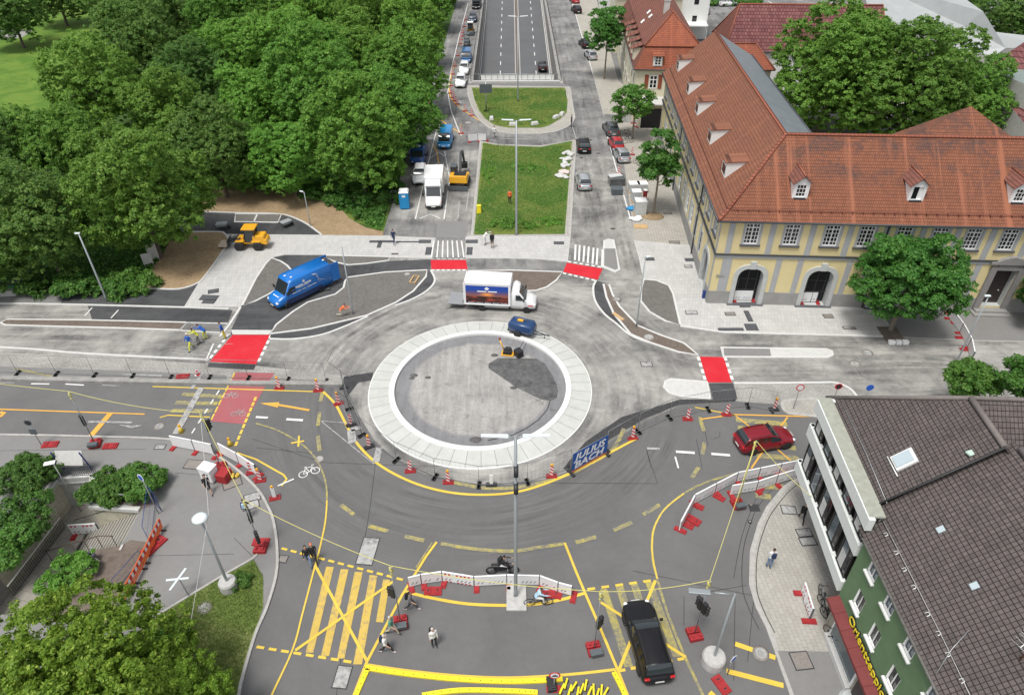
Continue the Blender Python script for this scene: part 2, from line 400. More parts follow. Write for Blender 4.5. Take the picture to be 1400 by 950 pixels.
# left arm: parking lot and bus lane; right arm
sheet('west_street', [(p.x, p.y) for p in gp([(523, 324), (553, 225), (589, 130), (627, 0), (650, -75)])]+[(RAMP_X0, 240), (RAMP_X0, RAMP_Y0)]+[(p.x, p.y) for p in gp([(639, 118), (641, 132), (650, 157), (669, 176), (701, 184), (758, 182), (786, 162), (789, 190), (740, 201), (683, 200), (658, 195), (640, 324)])], .010, M_MID)
sheet('works_parking', gp([(523, 324), (546, 250), (552, 228), (610, 226), (612, 210), (657, 205), (645, 324)]), .014, M_DUST)
sheet('works_lot_patch', gp([(524, 323.5), (534, 300), (600, 302), (640, 303), (636, 327), (600, 325)]), .018, M_MID)
sheet('works_lot_patch', gp([(598, 302), (640, 303), (637, 326), (596, 325)]), .021, M_WALK)
sheet('east_street', [(p.x, p.y) for p in gp([(780, 324), (790, 190), (786, 162), (779, 118)])]+[(RAMP_X1, RAMP_Y0), (RAMP_X1, 240)]+[(p.x, p.y) for p in gp([(762, -75), (781, 0), (811, 103), (826, 160), (852, 215), (868, 325), (895, 358), (780, 357)])], .010, M_MID)
sheet('works_road_east', gp([(779, 324), (786, 215), (838, 215), (850, 240), (868, 325), (890, 380), (868, 365), (779, 345)]), .014, M_DUST)
sheet('east_pavement', gp([(781, 0), (811, 103), (826, 158), (852, 215), (868, 330), (946, 336), (921, 256), (880, 140), (845, 110), (826, 40), (800, -60), (765, -60)]), .012, M_PAVE_OLD)
sheet('side_street', gp([(822, 156), (840, 157), (890, 154), (903, 166), (890, 168), (838, 168), (827, 170)]), .016, M_MID)
# park, lawn
sheet('park_ground', gp([(-900, 408), (0, 398), (93, 395), (187, 394), (247, 395), (250, 318), (300, 285), (440, 300), (523, 321), (552, 225), (587, 130), (625, 0), (650, -75), (660, -180), (-1500, -180)]), .004, M_FLOOR)
sheet('park_lawn', gp([(-400, 260), (0, 210), (60, 170), (110, 100), (150, 60), (180, 40), (230, 15), (260, -60), (-500, -60)]), .02, M_GRASS)
sheet('park_path', gp([(-50, 46), (20, 40), (45, 42), (30, 52), (-50, 60)]), .03, M_CONCD)
sheet('verge_lawn', gp([(375, 268), (440, 255), (523, 240), (546, 232), (524, 318), (500, 308), (470, 298), (440, 280)]), .02, M_GRASSI)
# mulch fields
MUL1 = gp([(246, 318), (298, 317.8), (307, 320), (312, 327), (309.6, 337), (281, 377.7), (268, 389), (247.7, 395.4), (227, 396), (187, 394), (202, 376), (222, 351), (232, 330)])
b = B(); b.prism(MUL1, -.01, .10, 0); strip(b, spline(MUL1[:10], 4), .18, 0, .12, 1); struct(b.build('mulch_bed', [M_MULCH, M_KERB], rec=False))
MUL2 = gp([(262, 288), (275, 290), (330, 292), (375, 293), (395, 296), (418, 306), (440, 322), (524, 323), (524, 318), (500, 312), (478, 300), (465, 285), (440, 270), (405, 262), (350, 256), (290, 258)])
b = B(); b.prism(MUL2, -.01, .10, 0); strip(b, spline(MUL2[:7], 4), .18, 0, .12, 1); struct(b.build('mulch_bed', [M_MULCH, M_KERB], rec=False))
sheet('park_path_asphalt', gp([(225, 292), (262, 288), (330, 292), (375, 293), (395, 296), (418, 306), (441, 323), (360, 322), (312, 322), (300, 316), (225, 320)]), .012, M_DARK)
# excavated utility frame beside loader
b = B(); q = gp([(322, 292.5), (385, 293), (380, 304.5), (321, 303.5)]); strip(b, q, .25, .01, .05, 0, True); strip(b, gp([(352, 293), (347, 304)]), .2, .01, .05, 0); b.prism(q, .0, .02, 1); struct(b.build('utility_frame_paving', [M_KERB, M_PLANTER], rec=False))
# pavements
NB = gp([(253, 419.5), (312, 321), (524, 323), (560, 325), (595, 326), (589.5, 354), (532, 352), (484, 350), (440, 348.6), (390, 348.6), (374, 352), (350, 382), (329, 420)])
slab('north_pavement', NB, .07, M_PAVE, M_CONCL, .1)
NB2 = gp([(637, 325), (647, 323), (780, 323), (775.5, 358.5), (737, 354.5), (700, 353.5), (637, 353.5)])
slab('north_pavement', NB2, .07, M_PAVE, M_CONCL, .1)
EP = gp([(867, 330), (944, 336), (967, 415.5), (1050, 417.2), (1200, 421), (1224, 459.5), (1050, 456.5), (990, 455), (931, 446), (920, 402), (915, 391), (897, 384), (881, 382), (877, 368), (874, 352)])
slab('east_forecourt', EP, .07, M_PAVE, M_CONCL, .12)
slab('east_pavement_worn', gp([(1201, 421), (1700, 436), (1700, 474), (1500, 470), (1330, 466), (1226, 461)]), .06, M_WALK, M_KERBO, .12)
sheet('west_pavement', gp([(-500, 398), (93, 395.6), (82, 416), (-500, 414)]), .02, M_WALK)
slab('west_bike_path', gp([(93, 395.6), (187, 394.6), (227, 396.5), (248, 396), (268, 389.6), (281, 378.5), (253, 420.5), (82, 416.2)]), .03, M_DARK, M_KERB, .05, kerb=False)
# kerb lines of the west road
b = B()
strip(b, gp([(-300, 411), (82, 416.5), (253, 420.8), (313, 423)]), .2, 0, .10)
strip(b, spline(gp([(-300, 466), (0, 475.5), (116, 484), (286, 492.7)]), 4), .2, 0, .10)
strip(b, gp([(329, 420), (313, 445), (301, 460)]), .22, 0, .05)
strip(b, spline(gp([(1003, 524.8), (1050, 524.8), (1120, 524), (1143, 524.5), (1161, 532), (1173, 545)]), 5), .22, 0, .12)
strip(b, gp([(930, 446.5), (990, 455.2), (1050, 456.8), (1226, 461)]), .2, 0, .11)
struct(b.build('kerb', M_KERB, rec=False))
WI = gp([(1.3, 442), (10, 437.3), (126, 438.6), (255, 441.6), (246, 452), (160, 449), (76, 447), (7.6, 445)])
slab('narrow_road_island', WI, .1, M_PLANTB, M_KERB, .18)
slab('narrow_road_island_end', gp([(256, 441.6), (311, 443), (303, 455.5), (247, 452.4)]), .08, M_MID, M_KERB, .12)
sheet('bike_lane_west', gp([(120, 418), (250, 421), (318, 424), (312, 441), (255, 440.6), (126, 437.5)]), .014, M_DARK)
# dark new asphalt around the blue van
sheet('bike_lane_new_asphalt', gp([(316, 451), (331, 419), (345, 413), (385, 392), (398, 371), (388, 361), (372, 353), (390, 349), (441, 349.5), (459, 359), (476, 363), (501, 361), (532, 357), (589, 355), (589, 369), (527, 372.7), (476, 379), (474, 388), (470, 395), (458.7, 404), (421, 414.5), (400, 427), (378, 445), (369, 458), (316, 458)]), .016, M_DARK)
slab('corner_planting_island', gp([(331, 419), (350, 381.5), (363, 362), (371.5, 353.6), (384, 358), (393, 364), (399, 371), (385, 393), (366, 404), (350, 412)]), .1, M_PLANTER, M_KERB, .2)
slab('triangular_planting_island', gp([(441, 350), (532, 352), (532, 356.8), (501.6, 361), (476, 363), (458.7, 359)]), .1, M_PLANTER, M_KERB, .18)
slab('large_planting_island', gp([(476, 380), (527, 373), (584, 370), (582.5, 379), (565, 399), (542, 414), (501.6, 432), (426, 450), (370, 457), (378, 444.7), (400.5, 427), (421, 414), (458.7, 403), (470, 394), (472, 385)]), .1, M_PLANTER, M_KERB, .2)
def wedge(inner, outer, name):
 b = B(); b.prism(gp(inner), 0, .03, 0); strip(b, spline(gp(outer), 5), .2, 0, .08, 1); struct(b.build(name, [M_DARK, M_KERB], rec=False))
wedge([(584, 370), (590, 370), (594.6, 384), (585, 397), (565, 409), (541, 418), (542, 414), (565, 399), (582.5, 379)], [(589, 370), (594.6, 384), (585, 397), (565, 409), (541, 418)], 'bike_lane_wedge')
wedge([(370, 457.5), (426, 450.5), (502, 433), (471, 447), (438, 458.6), (400.5, 464), (369, 463.7)], [(503, 433), (471, 447), (438, 458.6), (400.5, 464), (369, 463.7)], 'bike_lane_wedge')
sheet('bike_lane_north', gp([(637, 354.4), (700, 354.4), (737, 355.5), (776, 359.5), (769, 372), (700, 370), (641, 371), (638, 368)]), .014, M_MID)
slab('centre_planting_island', gp([(641, 371.2), (700, 370.4), (769, 372.7), (760.6, 384), (748, 393), (733, 398), (712, 399), (680, 397), (655, 387)]), .1, M_PLANTB, M_KERB, .2)
sheet('bike_lane_east', gp([(815, 384), (832, 388), (838, 404), (847, 419.4), (872, 446), (902, 458.6), (935, 470), (954, 486), (927, 483), (887, 469), (862, 459), (841, 442), (826, 430), (814, 412), (811, 394)]), .014, M_DARK)
b = B(); strip(b, spline(gp([(815, 384), (811, 394), (813.7, 412), (826, 429.5), (841.5, 442), (861.7, 458.6), (887, 468.7)]), 5), .2, 0, .08); struct(b.build('kerb', M_KERB, rec=False))
slab('east_brown_island', gp([(825, 389), (832.7, 390.5), (837.7, 404), (846.6, 419.4), (872, 446), (902, 458.6), (935, 470), (954, 486), (927.5, 482), (887, 468.5), (862, 457.5), (839, 429.5), (829, 407)]), .1, M_PLANTB, M_KERB, .2)
slab('east_planting_bay', gp([(880, 383), (897, 384.3), (914, 391), (920, 402), (930, 445), (909.8, 439.6), (888, 427), (875.6, 412), (876.5, 395)]), .1, M_PLANTER, M_KERB, .2)
slab('refuge_island', gp([(826, 330), (832, 328), (838.5, 328.8), (846.6, 370), (841.5, 372.7), (824, 366)]), .1, M_CONCL, M_KERB, .2)
sheet('refuge_patch', gp([(826, 341), (841, 341), (845, 368), (841, 370), (826, 364)]), .106, M_WALK)
slab('east_road_island', gp([(985, 476), (1130, 478), (1137, 481), (1138, 486), (1131, 489.3), (988, 488.5)]), .1, M_CONCL, M_KERB, .2)
sheet('island_patch', gp([(989, 477), (1052, 478), (1054, 488), (990, 487.6)]), .106, M_WALK)
slab('south_east_island', gp([(909.8, 522), (917, 519), (966.6, 523), (971, 545.8), (932.5, 542.7), (915, 538), (907.5, 530)]), .1, M_CONCL, M_KERB, .2)
sheet('rubble_ground', gp([(1004, 526), (1142, 525.5), (1160, 533), (1171, 545), (1240, 545), (1240, 600), (1160, 572), (1108, 566), (1060, 552), (1010, 549), (1000, 545)]), .012, M_GRAV)
slab('brick_island', spline(gp([(1069, 553), (1078, 548), (1125, 546), (1160, 550), (1160, 572), (1095, 567.5), (1075, 564)]), 3, True), .1, M_PAVE_R, M_KERBO, .25)
sheet('gravel_strip', gp([(-400, 480), (0, 482), (120, 488), (280, 497), (350, 500), (480, 515), (480, 523), (350, 520), (0, 513), (-400, 506)]), .014, M_GRAV)
sheet('gravel_strip', gp([(-400, 495), (0, 501), (200, 508), (310, 513), (310, 519), (0, 513), (-400, 508)]), .017, M_WALK)
sheet('trench_asphalt', gp([(782, 650), (770, 640), (800, 604), (850, 570), (930, 546), (1006, 546), (1005, 549), (930, 553), (880, 573), (835, 600), (800, 632)]), .012, pmat('fresh_tar', (.04, .04, .042), .8, noise=(3, .5)))
sheet('trench_asphalt', gp([(470, 515), (510, 509), (509, 520), (490, 523), (473, 545), (468, 530)]), .018, MATS['fresh_tar'])
# red crossing fields
for q in ([(318, 458), (369, 458), (350, 498), (287, 494.5)], [(589, 355.7), (637, 355.7), (639.4, 368.4), (589.6, 368.4)], [(775, 359.5), (824, 367.6), (817, 382.8), (770, 372)], [(956.5, 487.6), (989.4, 488.4), (1000.7, 523), (967, 523)]):
 sheet('red_bike_crossing', gp(q), .024, M_RED)
sheet('worn_bike_crossing', gp([(322, 509), (376, 510), (362, 530), (334, 580), (288, 576), (311, 529)]), .020, M_REDOLD)
sheet('crossing_slab', gp([(316, 451), (372, 451.5), (368, 457.5), (318, 457.5)]), .022, M_CONCL)
sheet('crossing_tar', gp([(286, 496), (350, 499), (347, 506), (283, 502)]), .022, M_DARK)
sheet('crossing_tar', gp([(969, 524), (1002, 524), (1006, 536), (1008, 546), (975, 547)]), .022, M_DARK)
# zebra crossings
b = B()
for i in range(7):
 x0 = 592.5+i*6.3; x1 = 590+i*7.4
 strip(b, gp([(x0+.6, 330), (x1, 353)]), .14, .085, .085, 0)
struct(b.build('zebra_stripes', M_WHITEP, rec=False))
slab('crossing_plate', gp([(593, 327.5), (635.5, 327.5), (637, 353.8), (589.5, 353.8)]), .08, M_MID, M_KERB, .12, kerb=False)
b = B()
for (a, c) in (((787, 334.8), (786, 356)), ((792.5, 335.5), (791.5, 357)), ((799, 336.5), (797.5, 358.5)), ((805, 337.5), (803.5, 360)), ((811.5, 339), (810, 361)), ((817, 340), (815.5, 362.5)), ((824, 341.5), (823, 365))):
 strip(b, gp([a, c]), .2, .026, .026)
def dashes(b, a, c, n, wd, z, m=0, duty=.6):
 a = Vector(a); c = Vector(c)
 for i in range(n):
  p = a+(c-a)*(i/n); q = a+(c-a)*((i+duty)/n); strip(b, [p, q], wd, z, z, m)
for (p, q, n) in (((589, 353.4), (637, 353.9), 6), ((589.6, 369.6), (639.4, 369.6), 7), ((776, 357.8), (825, 366), 6), ((769.5, 373.6), (816.5, 384.4), 6), ((313, 457), (285, 493), 5), ((371, 458), (352, 498), 5), ((954.5, 488), (965, 523), 4), ((991, 488), (1002.5, 523), 4)):
 dashes(b, G(*p), G(*q), n, .25, .028)
struct(b.build('white_markings', M_WHITEP, rec=False))
# north islands
UI = gp([(639, 118), (640, 129.6), (643.5, 142), (650, 156.5), (657.7, 167), (669, 176), (683, 181.6), (701, 183.8), (740, 183.5), (759, 181), (773, 175.5), (782, 169), (785.6, 161.7), (783, 147.5), (779, 120)])
slab('portal_island', UI, .1, M_PAVE_OLD, M_KERBO, .25)
sheet('portal_island_grass', gp([(645, 121), (648.7, 137), (655, 152.7), (663, 163), (675.7, 172), (695, 175.8), (740, 175.8), (750, 173), (765.7, 164), (774.7, 155), (776, 138.6), (772, 121)]), .12, M_GRASSI)
LI = gp([(657, 193.5), (683, 199), (740, 200.5), (787, 191.5), (779, 323), (645, 323)])
slab('long_island', LI, .1, M_PAVE_OLD, M_KERBO, .25)
sheet('long_island_grass', gp([(660, 196), (683, 200.5), (740, 202), (782, 194), (772, 321), (648, 322)]), .12, M_GRASSI)
# ---------------------------------------------------------------- roundabout
r_out, r_w1, r_w2 = 9.17, 7.48, 7.04
def ring(b, r0_, r1_, z0, z1, m, n=96):
 q = []
 for k in range(n):
  a = 2*math.pi*k/n; c, s_ = math.cos(a), math.sin(a)
  q += [(CEN.x+r0_*c, CEN.y+r0_*s_, z0), (CEN.x+r1_*c, CEN.y+r1_*s_, z1)]
 b.add(q, [(2*k, 2*k+1, (2*k+3) % (2*n), (2*k+2) % (2*n)) for k in range(n)], m, False)
b = B()
ring(b, r_out, r_out, -.02, .09, 1); ring(b, r_out, r_out-.08, .09, .11, 1); ring(b, r_out-.08, r_w1, .11, .20, 0); ring(b, r_w1, r_w1, .20, .27, 1); ring(b, r_w1, r_w2, .27, .27, 1); ring(b, r_w2, r_w2, .27, .05, 1)
# expansion joints of the apron
for k in range(48):
 a = 2*math.pi*(k+.3)/48; c, s_ = math.cos(a), math.sin(a); t = Vector((-s_, c, 0))*.018
 p0 = Vector((CEN.x+(r_out-.1)*c, CEN.y+(r_out-.1)*s_, .1135)); p1 = Vector((CEN.x+(r_w1+.02)*c, CEN.y+(r_w1+.02)*s_, .2025))
 b.add([p0-t, p0+t, p1+t, p1-t], [(0, 1, 2, 3)], 2)
def apron():
 g = NG('apron_concrete'); x, y, z = g.sep(g.obj)
 th = g.math('ARCTAN2', g.math('SUBTRACT', y, CEN.y), g.math('SUBTRACT', x, CEN.x))
 k = g.math('FLOOR', g.math('ADD', g.math('MULTIPLY', th, 48/(2*math.pi)), .7))
 wn = node(g.nt, 'ShaderNodeTexWhiteNoise', noise_dimensions='1D'); g.L(k, wn.inputs['W'])
 n = g.noise(g.obj, 1.4, 6, .65, .3)
 f = g.math('ADD', g.math('MULTIPLY', wn.outputs[0], .07), g.math('ADD', g.math('MULTIPLY', n, .34), .78))
 return g.out(g.scale((.475, .487, .458), f), .75, .3)
struct(b.build('roundabout_apron', [apron(), pmat('white_kerb_concrete', (.70, .70, .68), .6, noise=(4, .05)), M_WALK], rec=False))
def disc():
 g = NG('roundabout_subbase'); x, y, z = g.sep(g.obj); dx = g.math('SUBTRACT', x, CEN.x); dy = g.math('SUBTRACT', y, CEN.y)
 r = g.math('SQRT', g.math('ADD', g.math('MULTIPLY', dx, dx), g.math('MULTIPLY', dy, dy)))
 n = g.noise(g.map(g.obj, (.45, .45, 1)), 1, 6, .65, .6); fi = g.noise(g.obj, 5, 6, .75)
 tr = g.noise(g.map(g.obj, (2.2, .25, 1), (0, 0, .5)), 1, 5, .6, .3)
 rr = g.math('ADD', r, g.math('MULTIPLY', g.math('SUBTRACT', n, .5), 1.2))
 edge = g.rng(rr, 5.6, 6.1, 0, 1, True)
 f = g.math('ADD', g.math('MULTIPLY', g.math('SUBTRACT', n, .5), .9), g.math('MULTIPLY', g.math('SUBTRACT', fi, .5), .7))
 f = g.math('ADD', f, g.math('MULTIPLY', g.math('SUBTRACT', tr, .5), .9)); sp = g.noise(g.map(g.obj, (.9, 1.1, 1), loc=(9, 2, 0)), 1, 7, .75, 1.2)
 f = g.math('SUBTRACT', f, g.rng(sp, .56, .72, 0, .55)); f = g.math('ADD', f, g.rng(sp, .30, .42, .35, 0)); f = g.math('ADD', f, .6, clamp=True)
 g.bump(fi, .5, .04)
 return g.out(g.mix(edge, g.mix(f, (.13, .128, .122), (.42, .41, .39)), g.mix(f, (.12, .12, .125), (.25, .25, .255))), .95, .2)
b = B(); n = 80; b.add([(CEN.x+r_w2*math.cos(2*math.pi*k/n), CEN.y+r_w2*math.sin(2*math.pi*k/n), .06) for k in range(n)], [tuple(range(n))]); struct(b.build('roundabout_centre', disc(), rec=False))
AP = gp([(668, 497), (680.6, 489.4), (700, 489.5), (733, 490), (745, 497), (755, 512.5), (761, 525), (763, 535), (761, 544), (752, 548), (740, 546), (727, 540), (707, 530), (668, 503.5)], .07)
sheet('dark_asphalt_patch', AP, .075, soil('patch_asphalt', (.035, .035, .037), (.17, .17, .168), 1.3))
b = B()
for (u, v, rr) in ((566, 513, .35), (585, 516, .28), (676, 485.5, .35), (650, 601, .5), (702, 530, .3), (563, 517, .25)):
 c = G(u, v, .07); b.ball((c.x, c.y, .03), (rr, rr*.7, .14), 0, 8, 5)
strip(b, gp([(752, 549), (748, 561), (736, 575), (720, 586), (700, 596), (680, 600), (667, 603)]), .05, .06, .1, 1)
struct(b.build('spoil_and_cable', [soil('spoil', (.05, .05, .05), (.16, .155, .15), 6), M_BLACKTAR], rec=False))
# ---------------------------------------------------------------- south pavements
SWP = gp([(-700, 590), (0, 595), (126, 597.6), (227.5, 601), (270, 611), (313, 634), (350, 667), (365, 690), (374, 712), (379, 748), (378, 786), (365, 831), (350, 866), (333.6, 920), (327, 950), (320, 1010), (-700, 1010)])
holed('south_west_pavement', [(p.x, p.y) for p in SWP], [PIT], .012, M_WALK)
b = B(); strip(b, spline(gp([(-400, 591), (0, 595), (126, 597.6), (227.5, 601), (270, 611), (313, 634), (350, 667), (365, 690), (374, 712), (379, 748), (378, 786), (365, 831), (350, 866), (333.6, 920), (327, 950), (320, 1010)]), 4), .17, 0, .12, 0)
strip(b, gp([(212, 843), (303, 788), (345, 764), (352, 758)]), .14, 0, .08, 0)
struct(b.build('kerb', M_KERBO, rec=False))
sheet('south_verge_grass', gp([(212, 844), (303, 789.5), (347, 765), (360, 788), (360, 830), (346, 870), (331, 920), (318, 1010), (60, 1010), (120, 920)]), .03, M_GRASSC)
sheet('planting_bed', gp([(104, 757), (166, 745), (180, 738), (205, 742), (200, 770), (170, 800), (150, 850), (60, 850), (60, 815)]), .03, M_PLANTB)
SEP = gp([(1130, 640), (1095.5, 652), (1073, 667), (1050, 695), (1038.6, 717.6), (1028, 755), (1027, 800), (1036, 830), (1050, 858), (1062.6, 892), (1083, 950), (1100, 1010), (1400, 1010), (1400, 640)])
slab('south_east_pavement', SEP, .1, M_PAVE_R, M_KERBO, .3)
b = B(); strip(b, spline([G(u+7, v+2) for u, v in ((1095, 654), (1073, 669), (1050, 697), (1038.6, 719), (1028, 757), (1027, 802), (1036, 832), (1052, 864))], 4), .05, .1035, .1035); strip(b, spline([G(u-8, v) for u, v in ((1095, 651), (1070, 663), (1046, 690), (1035, 713), (1024, 753), (1023, 802), (1032, 832), (1046, 860))], 4), .05, .008, .008)
strip(b, spline(gp([(1034, 680), (1015, 730), (1003, 790)]), 4), .04, .009, .009)
struct(b.build('gutter_joint', M_BLACKTAR, rec=False))
sheet('service_yard_asphalt', gp([(1063, 889), (1175, 891), (1230, 1005), (1103, 1005), (1085, 948)], .1), .106, M_WALK)
# concrete barrier kerb along the works
b = B(); strip(b, gp([(-400, 505), (0, 519), (120, 522), (350, 526), (469, 527)]), .45, 0, .28, 0); struct(b.build('concrete_edge_wall', M_CONCD, rec=False))
# ================================================================== MARKINGS
def line(b, pts, wd, z=.03, m=0, sp=0):
 p = gp(pts); p = spline(p, sp) if sp else p; strip(b, p, wd, z, z, m)
b = B()
Y, F, O_, Z_ = 0, 1, 2, 3
line(b, [(-200, 553), (0, 559.6), (198, 566.4)], .14, m=O_); line(b, [(151.6, 564.7), (123.8, 597)], .45, .034, m=O_)
line(b, [(208.5, 528.6), (350, 533), (441.5, 536)], .12, m=Y); line(b, [(20, 504), (72, 515)], .18, m=F)
line(b, [(218.6, 571), (230, 567.7), (287, 570.5)], .12, m=Y)
line(b, [(0, 564), (6, 565), (0, 570)], .3, m=O_)
dashes(b, G(350, 543), G(321, 612), 9, .2, .034, Y, .72); dashes(b, G(321, 510), G(288, 576), 7, .12, .034, Y, .8)
line(b, [(423, 561), (380, 553.5)], .22, m=O_); b.add([(p.x, p.y, .031) for p in gp([(355, 551.5), (382, 550), (380, 557.5)])], [(0, 1, 2)], O_)
line(b, [(442, 535.7), (458.7, 553), (471, 576), (486.5, 604), (511.7, 630.4), (547, 652), (590, 668), (640.6, 676), (700, 673.8), (750.5, 659.5), (801, 636.7), (831.4, 620.3), (871.8, 598.8)], .2, .034, Y, 5)
line(b, [(620, 659.5), (660, 667), (700, 667), (740, 660), (776, 649), (821, 626.6), (841.5, 609), (853, 586)], .3, .03, F, 4)
line(b, [(350, 579), (380, 588.7), (413, 607.7), (433, 629), (444.8, 657), (447, 684.8), (444.8, 713.8), (437, 750.4), (431, 773), (413, 841.4), (400.5, 887), (371.5, 950), (350, 1000)], .13, .034, F, 4)
line(b, [(447, 684), (444.8, 713.8), (437, 750.4), (431, 773), (413, 841.4), (400.5, 887), (371.5, 950)], .10, .037, Y, 4)
line(b, [(398, 606), (416, 603)], .14, .038, Y); line(b, [(409, 596), (408, 611)], .14, .042, Y)
line(b, [(323.5, 619), (350, 628), (388, 649.4), (392, 655), (385, 664.5)], .14, .034, Y)
for a, c in (((441, 537), (438, 549)), ((437, 563.5), (434.7, 582.4)), ((434.7, 596), (437, 616.5)), ((466, 690), (484, 703.7)), ((504, 719), (530.7, 726.4)), ((553.4, 733), (580, 739)), ((879.4, 703.7), (902, 690)), ((839, 725), (864, 714)), ((787, 741.6), (815, 734)), ((963, 604.7), (960, 621.7)), ((955, 638.7), (946, 653)), ((956.7, 570), (962, 589.5))):
 line(b, [a, c], .3, .03, F)
line(b, [(602.7, 743), (648, 750.4), (700, 753.4), (735.4, 748.5), (772, 743)], .26, .03, F, 4)
line(b, [(597, 741), (583, 760), (550, 813), (501.6, 904.6), (480, 960)], .16, .038, Y); line(b, [(591, 741.5), (569, 776)], .1, .034, F)
line(b, [(772, 742), (787, 780), (800, 811), (820, 857), (845, 917), (860, 955)], .16, .038, Y)
line(b, [(552, 808), (590, 817.4), (640.6, 825.6), (700, 827.5), (738, 825), (770, 819), (798.6, 811)], .2, .034, Y, 4)
line(b, [(499, 908), (552, 916), (628, 923.8), (700, 926.3), (776, 922), (841.5, 915)], .16, .034, Y, 4)
Z = [(((446, 774.5), (456.5, 775)), ((418, 892), (428.5, 892))), (((466, 778), (476.6, 778.5)), ((439, 896.5), (450, 896.5))), (((485, 781.5), (496, 782)), ((461, 900), (471, 900))), (((505.4, 786), (516, 787)), ((483, 908), (495, 908))), (((524, 792), (533.5, 792.5)), ((514, 850), (524, 851)))]
for (a, b1), (c, d) in Z:
 b.add([(p.x, p.y, .030) for p in gp([a, c, d, b1])], [(0, 1, 2, 3)], Z_)
dashes(b, G(385, 749.5), G(556, 794), 13, .16, .034, Y, .62); dashes(b, G(351, 884), G(487, 906), 8, .16, .034, Y, .62)
line(b, [(431, 773), (501.6, 903)], .17, .042, Y); line(b, [(404, 889), (538, 794.7)], .17, .046, Y)
for q in ([(820, 805.5), (830, 805), (866, 911.5), (854, 911.7)], [(841.5, 801.5), (852, 801), (884, 905), (872, 906)], [(862, 798.5), (872, 797.8), (905, 900), (893, 902)], [(882, 796), (892, 795), (931, 897), (920, 898)]):
 b.add([(p.x, p.y, .03) for p in gp([q[0], q[3], q[2], q[1]])], [(0, 1, 2, 3)], F)
dashes(b, G(803, 805.6), G(898, 792.5), 5, .17, .034, Y, .55); dashes(b, G(846, 917), G(942, 898.5), 6, .17, .034, Y, .55)
line(b, [(820, 822.5), (937.5, 898.3)], .18, .042, Y); line(b, [(896, 793.4), (846.6, 914.7)], .18, .046, Y)
line(b, [(1018, 645), (1007, 647), (965, 659.5), (935, 674.7), (909.8, 695), (897, 715), (892, 732.7), (892, 760.5), (898.4, 791), (912, 836.4), (935, 894.5), (963, 955), (980, 1000)], .17, .034, F, 4)
line(b, [(935, 674.7), (909.8, 695), (897, 715), (892, 732.7), (892, 760.5), (898.4, 791)], .09, .037, Y, 4)
for a, c, wd in (((1005, 880), (1060, 899), .3), ((993, 917), (1071, 937), .3), ((970, 946), (985, 960), .3)): line(b, [a, c], wd, .034, Y)
for a, c in (((1006, 574), (1076, 580)), ((1008.6, 585), (1079, 591)), ((1076, 600), (1083, 605)), ((1071, 611), (1088, 613)), ((1034, 623), (1092, 626.5)), ((1031, 664), (1072, 666)), ((1032.7, 677), (1054, 679.5)), ((1060, 640), (1094, 636))):
 line(b, [a, c], .5, .03, F)
line(b, [(1006, 569), (1041, 596), (1081, 630)], .13, .038, O_); line(b, [(1076.5, 570.7), (1052, 604), (1027, 640.5)], .13, .042, O_)
line(b, [(957.6, 573.4), (1004, 567), (1060, 568.5), (1118.6, 570)], .14, .034, O_); line(b, [(950, 557), (1005, 568)], .12, .034, Y)
for a, c in (((249, 539), (305, 542.5)), ((240, 550.5), (297.7, 552)), ((234, 561.7), (290.6, 562))): line(b, [a, c], .42, .032, F)
# orange guide lines of the north-west arm
line(b, [(587, 133.4), (590, 147.6), (602.4, 163), (614, 173), (633, 184)], .2, .03, O_, 4)
line(b, [(622, 85), (615.5, 110), (614, 123), (617.8, 136), (629.4, 147.6), (642, 156.6), (659, 167.5)], .2, .03, O_, 4)
line(b, [(587, 190), (597, 207), (600, 224)], .15, .03, O_)
struct(b.build('yellow_markings', [M_YEL, M_YELF, M_ORA, M_YELZ], rec=False))
b = B()
for a, c, wd, m in (((924, 617.8), (949.7, 619.5), .24, 0), ((972.4, 620.8), (998, 622.8), .24, 0), ((884.5, 613.5), (901.7, 614), .22, 1), ((923, 624.6), (927.4, 640.5), .12, 0), ((350, 570.5), (366.4, 571.5), .22, 0), ((391.7, 573.5), (414.4, 575), .24, 0),
 ((439.7, 576), (473.8, 578.6), .08, 1), ((439.7, 576.6), (511.7, 634.7), .08, 1), ((380, 664.5), (402, 655), .12, 0), ((43, 525), (68, 525.5), .14, 0), ((89.7, 525.5), (115, 527), .14, 0), ((140, 527), (165, 528), .1, 1), ((-60, 522), (20, 524), .1, 1),
 ((121, 577), (181, 578), .2, 1), ((275.5, 530.6), (240, 593.8), .5, 1), ((168, 512.5), (222, 514), .2, 1), ((480, 588), (482, 606), .6, 1), ((480, 588), (494, 584), .4, 1), ((514, 632), (519, 612), .5, 1), ((278, 510), (262, 532), .3, 1)):
 line(b, [a, c], wd, .05 if m == 0 else .048, m)
b.add([(p.x, p.y, .052) for p in gp([(161, 581), (196, 582), (180, 586)])], [(0, 1, 2)], 1)
dashes(b, G(300, 534), G(258, 600), 5, .12, .052, 0, .5)
for k in range(3): line(b, [(231+k*4, 487-k*4), (284+k*3, 491-k*4.5)], .07, .03, 1)
line(b, [(292, 470), (283, 490)], .14, .03, 0)
line(b, [(233, 478), (318, 470)], .05, .03, 1)
